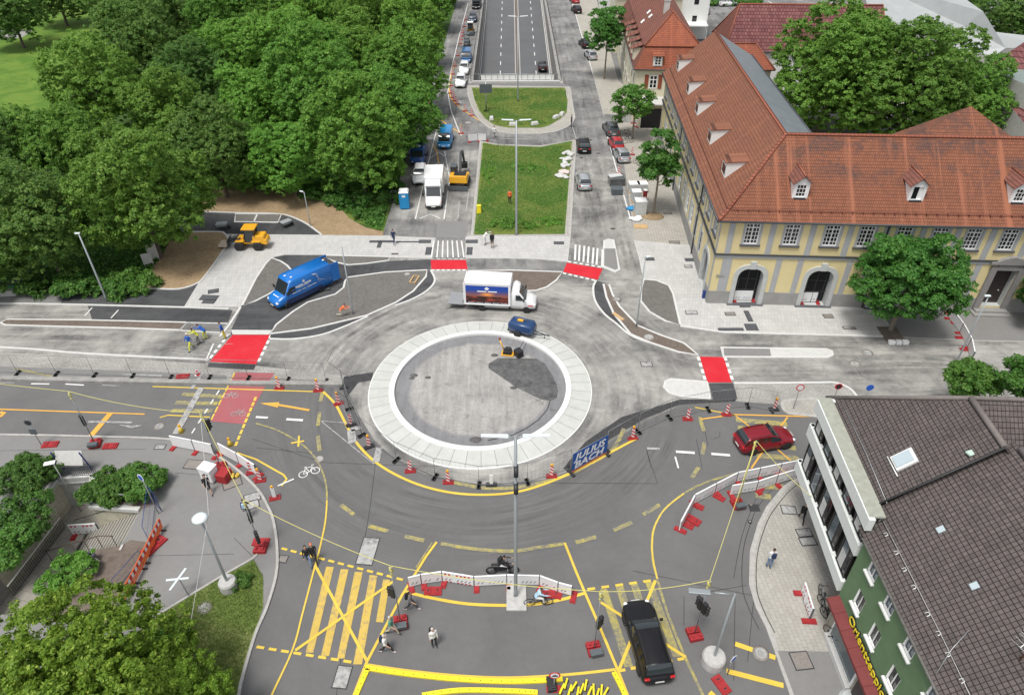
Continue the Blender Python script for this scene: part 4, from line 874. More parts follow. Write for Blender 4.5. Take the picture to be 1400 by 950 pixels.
def yroof():
 zk = 9.62; k = .35     # kick line
 A = [(-OV, -OV, EZ), (k, k, zk), (RU, RN, RZ)]
 b = B()
 # front slope
 b.add([(-OV, -OV, EZ), (FL, -OV, EZ), (FL, k, zk), (k, k, zk)], [(0, 1, 2, 3)], 0)
 b.add([(k, k, zk), (FL, k, zk), (FL, RN, RZ), (RU, RN, RZ)], [(0, 1, 2, 3)], 0)
 b.add([(RU, RN, RZ), (FL, RN, RZ), (FL, 12.7, EZ), (11.3, 12.7, EZ)], [(0, 1, 2, 3)], 0)
 # side slope
 b.add([(-OV, -OV, EZ), (k, k, zk), (k, SLN+.3, zk), (-OV, SLN+.3, EZ)], [(0, 1, 2, 3)], 1)
 b.add([(k, k, zk), (RU, RN, RZ), (RU, SLN+.3, RZ), (k, SLN+.3, zk)], [(0, 1, 2, 3)], 1)
 b.build('roof', [T_RX, T_RY], Yt, rec=False)
 b = B(); b.add([(RU, RN+.5, RZ-.02), (11.0, 11.5, 11.4), (11.0, SLN+.3, 11.4), (RU, SLN+.3, RZ-.02)], [(0, 1, 2, 3)], 0); o = b.build('zinc_roof', M_ZINC, Yt, rec=False)
 b = B(); b.tube([(11.05, 11.4, 11.4), (11.05, SLN+.3, 11.4)], .12, 6, 0); b.build('gutter', M_GUT, o)
 b = B()
 for a, c in (((-OV, -OV, EZ+.05), (k, k, zk+.04)), ((k, k, zk+.04), (RU, RN, RZ+.04)), ((RU, RN, RZ+.05), (FL, RN, RZ+.05)), ((RU, RN, RZ+.05), (RU, SLN+.3, RZ+.05))): b.tube([a, c], .15, 8, 0)
 b.build('ridge', T_RG, Yt)
 b = B(); b.tube([(-OV-.05, -OV-.06, EZ-.02), (FL, -OV-.06, EZ-.02)], .10, 6, 0); b.tube([(-OV-.06, -OV-.05, EZ-.02), (-OV-.06, SLN+.3, EZ-.02)], .10, 6, 0)
 b.build('gutter', M_GUT, Yt)
 # soffit
 b = B(); b.add([(-OV, -OV, EZ-.03), (FL, -OV, EZ-.03), (FL, .01, EZ-.03), (.01, .01, EZ-.03), (.01, SLN, EZ-.03), (-OV, SLN, EZ-.03)], [(0, 1, 2, 3), (0, 3, 4, 5)], 0); b.build('soffit', M_GW, Yt, rec=False)
 # snow guards
 b = B()
 for i in range(48): b.box(1.2+i*.9, .25, 9.62, .05, .22, .14, 0)
 b.tube([(.6, .30, 9.78), (FL, .30, 9.78)], .03, 5, 0); b.tube([(.33, .6, 9.76), (.33, SLN, 9.76)], .03, 5, 0); b.build('snow_guard', pmat('rusty_red_iron', (.16, .05, .035), .8), Yt)
 def zf(n): return zk+(n-k)*(RZ-zk)/(RN-k)
 # gabled dormers on the front slope
 for u in (6.6, 16.55, 25.2, 34.0):
  n0 = 1.35; zb = zf(n0)-.1; w_ = 1.35; h = 1.55
  b = B(); F2 = Fr((0, n0, 0), (1, 0, 0), (0, -1, 0))
  F2.face_holes(b, [(u-w_/2, zb), (u+w_/2, zb), (u+w_/2, zb+h), (u, zb+h+.55), (u-w_/2, zb+h)], [rect(u, zb+.22, .86, 1.15)], 0, .12, 0)
  nb = n0+h/((RZ-zk)/(RN-k))+.1
  for s in (-1, 1): b.add([(u+s*w_/2, n0, zb), (u+s*w_/2, n0, zb+h), (u+s*w_/2, nb+.1, zb+h)], [(0, 1, 2)], 0)
  d = b.build('dormer', M_WHF, Yt, rec=False)
  casement(F2, u, zb+.22, .86, 1.15, d, cols=3, rows=3, deep=.1, sill=False, mullion=.07, bar=.035, cross=False) if u != 16.55 else None
  if u == 16.55:
   bb = B(); F2.poly(bb, rect(u-.18, zb+.22, .5, 1.15), -.1, 0); F2.poly(bb, rect(u+.25, zb+.22, .36, 1.15), -.11, 1); bb.build('window', [M_GLD, M_WHR], d)
  b = B(); F2.box(b, u, zb+.0, 0, w_*.75, .16, .12); b.build('sill', M_GUT, d)
  b = B(); e_ = .18; nbr = nb+.7
  for s in (-1, 1):
   q = [(u, n0-.22, zb+h+.68), (u+s*(w_/2+e_), n0-.22, zb+h-.06), (u+s*(w_/2+e_), nb, zb+h-.06), (u, nbr, zb+h+.68)]
   q2 = [(x, y, z-.07) for x, y, z in q]; b.add(q+q2, [(0, 1, 2, 3), (4, 7, 6, 5), (0, 4, 5, 1), (1, 5, 6, 2)], 0)
  b.tube([(u, n0-.24, zb+h+.72), (u, nbr, zb+h+.72)], .08, 6, 1); b.build('dormer_roof', [T_OY, T_RG], d)
 # shed dormers on the street slope
 for n in (5.9, 14.1, 22.7, 29.9, 39.2):
  u0 = .95; zb = zf(u0)-.08; h = 1.75; w_ = 1.75; uend = u0+h/((RZ-zk)/(RU-k))+.12
  b = B(); zt = zb+h
  zt2 = zf(uend)+.0
  for s in (0, 1):
   y = n+s*w_; b.add([(u0, y, zb), (u0, y, zt), (uend, y, zt2)], [(0, 1, 2)], 0)
  b.add([(u0, n, zb), (u0, n+w_, zb), (u0, n+w_, zt), (u0, n, zt)], [(0, 1, 2, 3)], 0)
  d = b.build('dormer', M_WHR, Yt, rec=False)
  F3 = Fr((u0, 0, 0), (0, 1, 0), (-1, 0, 0)); b = B(); F3.box(b, n+w_/2, zb+.35, .0, 1.2, .8, .03); b.build('window', M_GLD, d)
  b = B(); q = [(u0-.22, n-.12, zt-.02), (u0-.22, n+w_+.12, zt-.02), (uend+.15, n+w_+.12, zt2+.1), (uend+.15, n-.12, zt2+.1)]
  b.add(q+[(x, y, z-.09) for x, y, z in q], [(0, 1, 2, 3), (7, 6, 5, 4), (0, 4, 5, 1), (1, 5, 6, 2), (2, 6, 7, 3), (3, 7, 4, 0)], 0); b.build('dormer_roof', T_RY, d)
 # courtyard hip behind the ridge
 b = B(); q = [(15.9, 5.6, 13.9), (26.5, 5.6, 13.9), (28, 14, 10), (15, 14, 10), (22.6, 9.1, 16.2)]
 b.add(q, [(0, 1, 4), (1, 2, 4), (2, 3, 4), (3, 0, 4)], 0); b.build('hipped_roof', T_RX, Yt)
yroof()
for u in (14.45,): b = B(); b.tube([(u, -.45, 8.95), (u, -.12, 8.6), (u, -.12, 5.6), (u+.1, -.24, 5.4), (u+.1, -.16, 5.2), (u+.1, -.16, .1)], .065, 6, 0); b.build('downpipe', M_GUT, Yt)
for n in (9.3, 25): b = B(); b.tube([(-.45, n, 8.95), (-.14, n, 8.5), (-.14, n, 5.6), (-.26, n, 5.4), (-.16, n, 5.1), (-.16, n, .1)], .065, 6, 0); b.build('downpipe', M_GUT, Yt)
b = B(); FRN.box(b, .75, 3.05, .06, .75, .2, .03); b.build('plaque', M_PL, Yt)
# ---- generic hipped house in the street frame
def house(label, u0, u1, n0, n1, ez, rz, wall, tx, ty, hip=(1, 1, 0, 0), ov=.45, wins=True, floors=2, mans=None, ax='n', name='tiled_house', winx=2.6):
 """ridge along ax; hip at (n0 end, n1 end) for ax='n'"""
 t = thing(name, label, 'house', YO+EA*u0+NA*n0, YR)
 W, D = u1-u0, n1-n0; b = B(); b.prism([(0, 0), (W, 0), (W, D), (0, D)], 0, ez, 0); b.build('wall', wall, t)
 b = B(); a, c = -ov, ez-.05
 if mans:
  kz, ki = mans; lo = [(a, a, c), (W-a, a, c), (W-a, D-a, c), (a, D-a, c)]; hi = [(ki, ki, kz), (W-ki, ki, kz), (W-ki, D-ki, kz), (ki, D-ki, kz)]
  b.add(lo+hi, [(0, 1, 5, 4), (2, 3, 7, 6)], 0); b.add(lo+hi, [(1, 2, 6, 5), (3, 0, 4, 7)], 1); x0_, x1_, y0_, y1_, c = ki-.25, W-ki+.25, ki-.25, D-ki+.25, kz+.05
 else: x0_, x1_, y0_, y1_ = a, W-a, a, D-a
 if ax == 'n':
  xm_ = (x0_+x1_)/2; hw = (x1_-x0_)/2; r1 = (xm_, y0_+hw*hip[0]*.95, rz); r2 = (xm_, y1_-hw*hip[1]*.95, rz)
  q = [(x0_, y0_, c), (x1_, y0_, c), (x1_, y1_, c), (x0_, y1_, c), r1, r2]
  b.add(q, [(0, 1, 4), (2, 3, 5)], 0); b.add(q, [(1, 2, 5, 4), (3, 0, 4, 5)], 1)
 else:
  ym = (y0_+y1_)/2; hw = (y1_-y0_)/2; r1 = (x0_+hw*hip[0]*.95, ym, rz); r2 = (x1_-hw*hip[1]*.95, ym, rz)
  q = [(x0_, y0_, c), (x1_, y0_, c), (x1_, y1_, c), (x0_, y1_, c), r1, r2]
  b.add(q, [(0, 1, 5, 4), (2, 3, 4, 5)], 0); b.add(q, [(1, 2, 5), (3, 0, 4)], 1)
 b.build('roof', [tx, ty], t)
 b = B(); b.tube([Vector(r1)+Vector((0, 0, .05)), Vector(r2)+Vector((0, 0, .05))], .14, 6, 0)
 cs = [(0, r1), (1, r1), (2, r2), (3, r2)] if ax == 'n' else [(0, r1), (3, r1), (1, r2), (2, r2)]
 for i, r_ in cs: b.tube([Vector(q[i])+Vector((0, 0, .05)), Vector(r_)+Vector((0, 0, .05))], .12, 6, 0)
 b.build('ridge', T_RG, t)
 b = B(); b.tube([(a, a, ez-.08), (W-a, a, ez-.08), (W-a, D-a, ez-.08), (a, D-a, ez-.08), (a, a, ez-.08)], .08, 5, 0); b.build('gutter', M_GUT, t)
 if wins:
  for (fr, L_) in ((Fr((0, 0, 0), (1, 0, 0), (0, -1, 0)), W), (Fr((0, 0, 0), (0, 1, 0), (-1, 0, 0)), D)):
   k = max(1, int(L_/winx))
   for fl in range(floors):
    for i in range(k):
     uu = L_*(i+.5)/k; z = 1.2+fl*(ez-.6)/floors; b = B(); fr.box(b, uu, z, 0, 1.0, 1.5, .05, 0); f = b.build('window', M_WHF, t)
     b = B();
     for s in (-1, 1): fr.box(b, uu+s*.23, z+.1, .05, .34, 1.3, .012, 0)
     b.build('pane', M_GLD, f)
 return t
# mansard house
mh = house('cream mansard house with orange tiled roof and red shutters beyond the gateway', -3.3, 6.6, 49.6, 84, 7.6, 14.2, M_CREAM, T_OX, T_OY, (1, .4), wins=False, mans=(10.4, 1.15))
for k in range(5):
 y = 3.5+k*3.4; b = B(); F4 = Fr((-.35, 0, 0), (0, 1, 0), (-1, 0, 0)); F4.box(b, y, 8.0, -1.2, 1.4, 1.7, 1.25, 0); d = b.build('dormer', M_CREAM, mh)
 b = B(); F4.box(b, y, 8.3, .05, .9, 1.2, .02); b.build('window', M_GLD, d)
 b = B(); q = [(-.75, y-.95, 9.65), (-.75, y+.95, 9.65), (1.2, y+.95, 10.35), (1.2, y-.95, 10.35)]; b.add(q+[(x, yy, z-.1) for x, yy, z in q], [(0, 1, 2, 3), (7, 6, 5, 4), (0, 4, 5, 1), (1, 5, 6, 2), (2, 6, 7, 3), (3, 7, 4, 0)]); b.build('dormer_roof', T_OY, d)
FM = Fr((0, 0, 0), (1, 0, 0), (0, -1, 0)); b = B(); FM.box(b, 2.9, 8.0, -.7, 1.3, 1.55, 1.0, 0); d = b.build('dormer', M_WHR, mh); FM2 = Fr((0, -.3, 0), (1, 0, 0), (0, -1, 0)); casement(FM2, 2.9, 8.15, .95, 1.25, d, cols=2, rows=3, deep=-.02, sill=False, mullion=.09)
b = B(); q = [(2.05, -.6, 9.5), (3.75, -.6, 9.5), (3.75, .9, 9.9), (2.05, .9, 9.9)]; b.add(q+[(x, yy, z-.1) for x, yy, z in q], [(0, 1, 2, 3), (7, 6, 5, 4), (0, 4, 5, 1), (1, 5, 6, 2), (2, 6, 7, 3), (3, 7, 4, 0)]); b.build('dormer_roof', T_OX, d)
casement(FM, 2.6, 4.75, 1.15, 1.9, mh, cols=2, rows=3, deep=-.02, sill=False, mullion=.12)
for u in (1.6, 3.6): b = B(); FM.box(b, u, 4.7, .0, .55, 2.0, .07); b.build('shutter', pmat('red_brown_shutter', (.25, .06, .03), .6), mh)
FMW = Fr((0, 0, 0), (0, 1, 0), (-1, 0, 0))
for k in range(9):
 for z in (1.4, 4.75): b = B(); FMW.box(b, 2+k*3.4, z, 0, 1.1, 1.8, .06); f = b.build('window', M_WHF, mh); b = B(); FMW.box(b, 2+k*3.4, z+.12, .06, .85, 1.5, .012); b.build('pane', M_GLD, f)
b = B(); FMW.box(b, 17, 6.9, 0, 34, .35, .12); FM.box(b, 4.95, 3.2, 0, 9.9, .3, .1); b.build('string_course', M_CREAM, mh)
b = B(); b.box(4.4, 7.8, 12.2, .8, .8, 2.9, 0); b.box(4.4, 7.8, 15.1, .95, .95, .15, 0); b.build('chimney', pmat('chimney_render', (.5, .48, .46), .9), mh)
b = B(); b.box(4.9, 3.6, 11.1, .9, 1.5, .8, 0); d = b.build('dormer', T_OX, mh); b = B(); b.lathe([(.26, 0), (.26, .05)], 14, 0, (4.9, 2.84, 11.5), 'y'); b.lathe([(.15, 0), (.15, .02)], 12, 1, (4.9, 2.82, 11.5), 'y'); b.build('round_window', [M_WHF, M_GLD], d)
for (x, y) in ((1.6, 12.5), (2.6, 14.2), (2.6, 11.5)):
 zz = 10.45+(x-.9)*.98; b = B(); b.box(x, y, zz, .7, .9, .06, 0, ry=-.75); b.build('skylight', M_WHF, mh)
# lettering on the south wall, partly hidden behind the neighbour's roof
def text(body, size, m, parent, mat4, name='lettering', ext=.01, off=0.0, align='LEFT', shear=0):
 c = bpy.data.curves.new(name, 'FONT'); c.body = body; c.size = size; c.extrude = ext; c.offset = off; c.align_x = align; c.resolution_u = 2; c.shear = shear
 o = bpy.data.objects.new(name, c); COL.objects.link(o); bpy.context.view_layer.update()
 me = bpy.data.meshes.new_from_object(o.evaluated_get(bpy.context.evaluated_depsgraph_get())); bpy.data.objects.remove(o)
 me.materials.clear(); me.materials.append(m)
 o = bpy.data.objects.new(name, me); COL.objects.link(o); o.parent = parent; o.matrix_local = mat4; return o
def tmat(o, X, Y): X = Vector(X).normalized(); Y = Vector(Y).normalized(); Z = X.cross(Y); m = Matrix((X, Y, Z)).transposed().to_4x4(); m.translation = o; return m
text('Gla\nSa', 1.0, M_DSTEEL, mh, tmat((4.5, -.05, 5.9), (1, 0, 0), (0, 0, 1)), shear=.2)
# gateway between the two buildings
t = thing('gateway_building', 'flat-roofed dark gateway between the mansard house and the yellow building', 'gateway', YO+EA*-2.6+NA*46.0, YR)
b = B(); b.box(2.2, 2, 0, 4.4, 3.4, 3.4, 0); b.build('wall', M_CREAM, t); b = B(); b.box(2.1, .27, 0, 3.6, .06, 2.9, 0); b.build('gate', M_DIN, t); b = B(); b.box(2.2, 2, 3.4, 4.8, 3.9, .15, 0); b.build('roof', M_CONCL, t)
house('tall orange-roofed house behind the mansard house', -4, 8.0, 86, 104, 10.5, 18, M_CREAM, T_OX, T_OY, (.9, .9))
house('orange-roofed street house farther along the street', -5, 6.0, 106, 130, 10.0, 17, M_WHR, T_OX, T_OY, (.5, .5))
house('low outbuilding with a small orange hipped roof behind the yellow wing', 6.2, 17.5, 54.6, 60.2, 6.3, 9.2, M_CREAM, T_OX, T_OY, (.9, .9), ax='e')
house('long house with dark purple tiled roof beyond the courtyard', 12.5, 37.5, 64, 75.0, 6.5, 12.2, M_WHR, T_PX, T_OY, (.45, .1), ax='e', wins=False)
t = thing('flat_roof_annex', 'small annex with a black flat roof beside the purple-roofed house', 'annex', YO+EA*7+NA*63.5, YR); b = B(); b.box(2.7, 2.7, 0, 5.4, 5.4, 5.2, 0); b.build('wall', M_WHR, t); b = B(); b.box(2.7, 2.7, 5.2, 5.9, 5.9, .18, 0); b.build('roof', pmat('bitumen_roof', (.06, .07, .065), .9, noise=(2, .3)), t)
t = thing('white_tower_house', 'tall plain white house with small windows at the top of the picture', 'house', YO+EA*9.2+NA*97, YR); b = B(); b.box(3, 4, 0, 6, 8, 16, 0); b.build('wall', M_WHR, t)
for z in (3, 6.5, 10, 13): b = B(); b.box(3.4, -.02, z, .9, .06, 1.4, 0); b.build('window', M_GLD, t)
b = B(); b.box(3, -1.6, 3.1, 5.5, 3.2, .2, 0); b.box(.4, -3.0, 0, .1, .1, 3.1, 0); b.box(5.6, -3, 0, .1, .1, 3.1, 0); b.build('canopy', M_WHR, t)
# pale sheet-metal hall
def facets(name, label, cat, faces, m, base=True):
 t = thing(name, label, cat, faces[0][0]); o_ = Vector(faces[0][0]); b = B()
 for f in faces: b.add([Vector(p)-o_ for p in f], [tuple(range(len(f)))], 0)
 b.build('roof', m, t, rec=False); b = B()
 for f in faces:
  n = len(f)
  for i in range(n):
   p, q = Vector(f[i])-o_, Vector(f[(i+1) % n])-o_; b.add([p, q, (q.x, q.y, -o_.z), (p.x, p.y, -o_.z)], [(0, 1, 2, 3)], 0)
 b.build('wall', M_CONC, t, rec=False); return t
M_HALL = pmat('pale_sheet_roof', (.36, .38, .378), .55, .1, noise=(.35, .1))
def Gz(l): return [G(u, v, z) for u, v, z in l]
facets('pale_metal_hall', 'large hall with pale grey folded sheet roof behind the big tree', 'hall', [Gz([(1190, 22, 9), (1175, -30, 11), (1290, -22, 12), (1344, 16, 12), (1318, 36, 9.5), (1262, 48, 8)]), Gz([(1344, 16, 12), (1375, 66, 8), (1360, 76, 7), (1300, 70, 7), (1318, 36, 9.5)])], M_HALL)
facets('folded_roof_annex', 'small pale folded roof beside the hall at the right edge', 'annex', [Gz([(1360, 44, 7), (1430, 52, 7), (1430, 66, 6), (1372, 66, 6)])], M_HALL)
facets('red_brown_roof_house', 'red-brown tiled roof at the right edge above the big tree', 'house', [Gz([(1352, 90, 10), (1400, 58, 12), (1500, 20, 12), (1520, 90, 9), (1420, 98, 10)])], T_PX)
t = facets('grey_dormer_house', 'house with a long grey dormer strip at the right edge', 'house', [Gz([(1358, 96, 9.5), (1376, 78, 10), (1500, 128, 10), (1500, 160, 9.5)])], pmat('green_grey_sheet', (.19, .23, .22), .6))
facets('yellow_walled_house', 'house with brown tiled roof and yellow wall at the right edge', 'house', [Gz([(1350, 108, 8), (1362, 100, 8.2), (1500, 172, 8.2), (1500, 230, 6), (1400, 168, 6)])], T_PX)
# ---- parking walls / car park surface
sheet('car_park', [(p.x, p.y) for p in (YO+EA*7+NA*76, YO+EA*80+NA*76, YO+EA*95+NA*175, YO+EA*8+NA*175)], .02, M_MID)
sheet('courtyard', [(p.x, p.y) for p in (YO+EA*11.2+NA*12.4, YO+EA*44+NA*12.4, YO+EA*44+NA*62, YO+EA*11.2+NA*62)], .02, M_CONCD)
b = B()
for k in range(9): strip(b, [G(922+k*16, 2), G(934+k*16, 9)], .25, .04, .04)
struct(b.build('parking_lines', M_WHITEP, rec=False))
# ---- white-banded corner building (bottom right)
KO = Vector((18.71, 31.43, 0))
Kt = thing('banded_corner_building', 'corner building with white facade bands, dark window strips and a grey tiled roof', 'building', KO, YR)
KN, KS = .65, -8.9
W_ = Fr((0, 0, 0), (0, -1, 0), (-1, 0, 0))      # u runs south
M_BAND = pmat('white_facade_panel', (.66, .69, .66), .6, noise=(2, .04)); M_DFR = pmat('dark_window_frame', (.018, .016, .016), .45)
b = B(); b.box(6.0, (-.1+KS)/2, 3.4, 11.6, -KS-.1, 5.4, 0); b.box(7.3, (KS-.2)/2, 0, 8.8, -KS-1.2, 3.45, 0); b.build('wall', pmat('dark_facade', (.05, .048, .046), .6), Kt)
b = B()
for z, h, o_ in ((3.45, .85, .28), (6.6, .9, .28), (8.7, .85, .34)):
 for k in range(5):
  L_ = (-KS+.2)/5; W_.box(b, -.2+L_*(k+.5), z, -.05, L_-.015, h, o_, 0)
 b.box(5.8, .12, z, 11.9, .3, h, 0)
b.build('facade_band', M_BAND, Kt, bevel=.01)
for z, h in ((4.32, 2.26), (7.52, 1.18)):
 for k in range(5):
  L_ = -KS/5; uc = L_*(k+.5)
  b = B(); W_.box(b, uc, z, -.02, L_-.5, h, .05, 0); W_.box(b, uc, z, .03, L_-.42, .06, .06, 0); W_.box(b, uc-L_/2+.28, z, -.02, .1, h, .1); W_.box(b, uc+L_/2-.28, z, -.02, .1, h, .1); f = b.build('window', M_DFR, Kt)
  b = B(); W_.box(b, uc-.22, z+.08, .035, (L_-.7)*.6, h-.16, .012, 0); W_.box(b, uc+.45, z+.08, .035, (L_-.7)*.26, h-.16, .012, 1); b.build('pane', [M_GLB, M_GLD], f)
  if k % 2 == 0: b = B(); W_.box(b, uc-.2, z+.1, .047, .6, h*.5, .006); b.build('curtain', M_CONCL, f)
b = B(); W_.box(b, (-KS)/2-.25, 9.46, -.6, -KS+.1, .12, .82, 0); b.build('gutter', pmat('mossy_gutter', (.30, .31, .26), .8, noise=(3, .2)), Kt)
RU2, RZ2, EU2, EZ2 = 5.1, 13.8, .45, 9.25
b = B(); hipn = -4.25
b.add([(EU2, KN, EZ2), (EU2, -7.75, EZ2), (RU2, -7.75, RZ2), (RU2, hipn, RZ2)], [(0, 1, 2, 3)], 0)
b.add([(EU2, KN, EZ2), (RU2, hipn, RZ2), (42, hipn, RZ2), (42, KN, EZ2)], [(0, 1, 2, 3)], 1)
b.add([(RU2, hipn, RZ2+.0), (RU2+4.6, hipn-4.6, EZ2+.1), (42, hipn-4.6, EZ2+.1), (42, hipn, RZ2)], [(0, 1, 2, 3)], 1)
b.add([(RU2, hipn, RZ2), (RU2, -7.75, RZ2), (RU2+4.6, -7.75, EZ2+.1), (RU2+4.6, hipn-4.6, EZ2+.1)], [(0, 1, 2, 3)], 0)
b.build('roof', [T_GY, T_GX], Kt, rec=False)
T_GR = pmat('grey_ridge_tiles', (.16, .14, .13), .8, noise=(4, .2))
b = B(); b.tube([(RU2, hipn, RZ2+.05), (RU2, -7.75, RZ2+.05)], .15, 8, 0); b.tube([(EU2, KN, EZ2+.05), (RU2, hipn, RZ2+.05)], .12, 8, 0); b.tube([(RU2, hipn, RZ2+.05), (42, hipn, RZ2+.05)], .12, 8, 0); b.build('ridge', T_GR, Kt)
b = B(); b.tube([(EU2-.3, -7.80, EZ2-.12), (RU2, -7.80, RZ2+.10)], .05, 6, 0); b.build('roof_joint', M_BLACKTAR, Kt)
def onroofK(u, v):
 best = None
 for k in range(0, 500):
  z = EZ2+k*.01; p = G(u, v, z)-KO; uu = p.dot(EA); zz = EZ2+(uu-EU2)*(RZ2-EZ2)/(RU2-EU2)
  if best is None or abs(zz-z) < best[0]: best = (abs(zz-z), uu, p.dot(NA), z)
 return best[1:]
sl_ang = math.atan2(RZ2-EZ2, RU2-EU2)
def skylight(u, v, w_, h, name, label_m, par=None, glass=None):
 uu, nn, z = onroofK(u, v); b = B()
 b.box(uu, nn, z-.02, h, w_, .16, 0, ry=-sl_ang); s = b.build(name, label_m, Kt, bevel=.01)
 b = B(); b.box(uu-.09, nn, z+.075, h-.24, w_-.24, .10, 0, ry=-sl_ang); b.build('pane', glass or M_GLB, s)
M_SKY = pmat('pale_skylight_glass', (.42, .50, .53), .15, spec=.6)
skylight(1236, 629, .95, 1.15, 'skylight', M_WHR, glass=M_SKY)
b = B(); uu, nn, z = onroofK(1217, 641);
def rr(u, v, dz=.12): a = onroofK(u, v); return Vector((a[0], a[1], a[2]+dz))
b.tube([rr(1212, 626), rr(1226, 653)], .035, 6, 0); b.build('roof_vent_pipe', M_WHR, Kt)
b = B(); b.box(*rr(1326, 621, .05), .35, .3, .08, 0, .4); b.build('vent_tile', pmat('mint_plastic', (.45, .58, .5), .6), Kt)
b = B(); b.tube([rr(1151, 553, .08), rr(1183, 620, .08), rr(1212, 689, .08)], .022, 5, 0); b.build('lightning_wire', M_STEEL, Kt)
# ---- green house
Gt = thing('green_shop_house', 'green rendered house with white windows, red awning and grey tiled roof', 'house', (18.1, 22.45, 0), 0)
M_GREEN = pmat('green_render', (.12, .20, .10), .9, noise=(1.2, .14), bump=.1)
GL = 34.0
WG = Fr((0, 0, 0), (0, -1, 0), (-1, 0, 0))
up_w = [(1.42, 7.0), (3.31, 7.0), (5.46, 7.0), (7.74, 7.0), (9.9, 7.0), (12, 7), (14.2, 7)]; lo_w = [(1.53, 4.45), (3.45, 4.45), (5.62, 4.45), (7.8, 4.45), (10, 4.45), (12.2, 4.45)]
b = B(); holes = [rect(u, z, .8, 1.15) for u, z in up_w]+[rect(u, z-.1, .8, 1.25) for u, z in lo_w]
WG.face_holes(b, [(0, 3.2), (GL, 3.2), (GL, 8.3), (0, 8.3)], holes, 0, .16, 1)
b.add([(0, 0, 3.2), (0, 0, 8.3), (11.6, 0, 8.3), (11.6, 0, 3.2)], [(0, 1, 2, 3)], 0); b.add([(11.6, 0, 0), (11.6, -GL, 0), (11.6, -GL, 8.3), (11.6, 0, 8.3)], [(0, 1, 2, 3)], 0)
b.build('wall', [M_GREEN, M_WHR], Gt, rec=False)
b = B(); WG.box(b, GL/2, 0, -.35, GL, 3.2, .3, 0); b.box(1.2, -.06, 0, 2.4, .12, 3.2, 0); b.build('shop_front_wall', pmat('sand_plinth', (.33, .31, .26), .9, noise=(2, .15)), Gt)
for (u, z), h in [(q, 1.15) for q in up_w]+[((u, z-.1), 1.25) for u, z in lo_w]:
 b = B(); WG.box(b, u-.37, z, -.1, .07, h, .06); WG.box(b, u+.37, z, -.1, .07, h, .06); WG.box(b, u, z+h-.07, -.1, .8, .07, .06); WG.box(b, u, z, -.1, .8, .07, .06); WG.box(b, u, z+.07, -.095, .05, h-.1, .04); f = b.build('window', M_WHF, Gt)
 b = B(); WG.poly(b, rect(u, z, .8, h), -.12, 0); b.build('pane', M_GLB if h == 1.15 else M_GLD, f)
 b = B(); WG.box(b, u, z-.1, -.02, .98, .1, .17); b.build('sill', M_WHR, f)
b = B(); WG.box(b, 2.2, .5, -.04, 3.1, 2.3, .08, 0); f = b.build('shop_window', M_WHF, Gt); b = B(); WG.box(b, 2.2, .62, .04, 2.85, 2.0, .012, 0); b.build('pane', M_GLB, f)
b = B(); WG.box(b, 7.3, .4, -.04, 2.6, 2.3, .08, 0); f = b.build('shop_window', M_WHF, Gt); b = B(); WG.box(b, 7.3, .52, .04, 2.35, 2.05, .012, 0); b.build('pane', M_GLB, f)
b = B(); WG.box(b, 4.4, 0, -.1, .9, 2.6, .12, 0); d = b.build('door', M_DOOR, Gt); b = B(); b.lathe([(.75, 0), (.75, .16), (.6, .16), (.6, .32)], 16, 0, (0, -4.4, 0)); b.build('doorstep', M_ARCH, Gt)
for q in ((2.2, 3.2, .45), (6.9, 3.6, .38)): b = B(); WG.box(b, q[0], 0, 0, *q[1:], .27); b.build('plinth', M_CONCL, Gt)
# awning
b = B()
for k in range(16):
 u0_ = .05+k*1.0; u1_ = u0_+.985; q = [WG.p(u0_, 3.05, .62), WG.p(u1_, 3.05, .62), WG.p(u1_, 3.28, .0), WG.p(u0_, 3.28, .0)]
 q += [WG.p(u0_, 2.85, .62), WG.p(u1_, 2.85, .62), WG.p(u1_, 2.95, .0), WG.p(u0_, 2.95, .0)]
 b.add(q, [(0, 1, 2, 3), (7, 6, 5, 4), (0, 4, 5, 1), (1, 5, 6, 2), (2, 6, 7, 3), (3, 7, 4, 0)], 0)
b.build('awning', pmat('oxblood_panel', (.16, .028, .026), .6, noise=(3, .15)), Gt)
for off, m, n_, nm in ((.035, M_BLK, .05, 'lettering_backing'), (0, pmat('yellow_letter', (.75, .60, .03), .5), .085, 'lettering')):  # wider black backing outlines the yellow letters
 text('Orientteppiche', .82, m, Gt, tmat(WG.p(1.52, 3.33, n_), (0, -1, 0), (0, 0, 1)) , nm, .03, off)
for k in (0,):
 pass
b = B(); zt = 13.8; rx = 5.9
b.add([(-.15, .75, 8.3), (-.15, -GL, 8.3), (rx, -GL, zt), (rx, 1.35, zt), (.9, 1.25, 9.26), (.9, .75, 9.26)], [(0, 1, 2, 3, 4, 5)], 0); b.add([(rx, 2, zt), (rx, -GL, zt), (rx+5.9, -GL, 8.3), (rx+5.9, 2, 8.3)], [(0, 1, 2, 3)], 0)
b.add([(-.15, .75, 8.3), (rx, .75, zt), (rx+5.9, .75, 8.3)], [(0, 1, 2)], 0)
b.build('roof', T_GY, Gt, rec=False)
b = B(); b.tube([(rx, .8, zt+.06), (rx, -GL, zt+.06)], .15, 8, 0); b.build('ridge', T_GR, Gt)
b = B(); b.tube([(-.2, 0, 8.25), (-.2, -GL, 8.25)], .07, 6, 0); b.build('gutter', pmat('old_zinc', (.22, .21, .19), .6, .3, noise=(4, .3)), Gt)
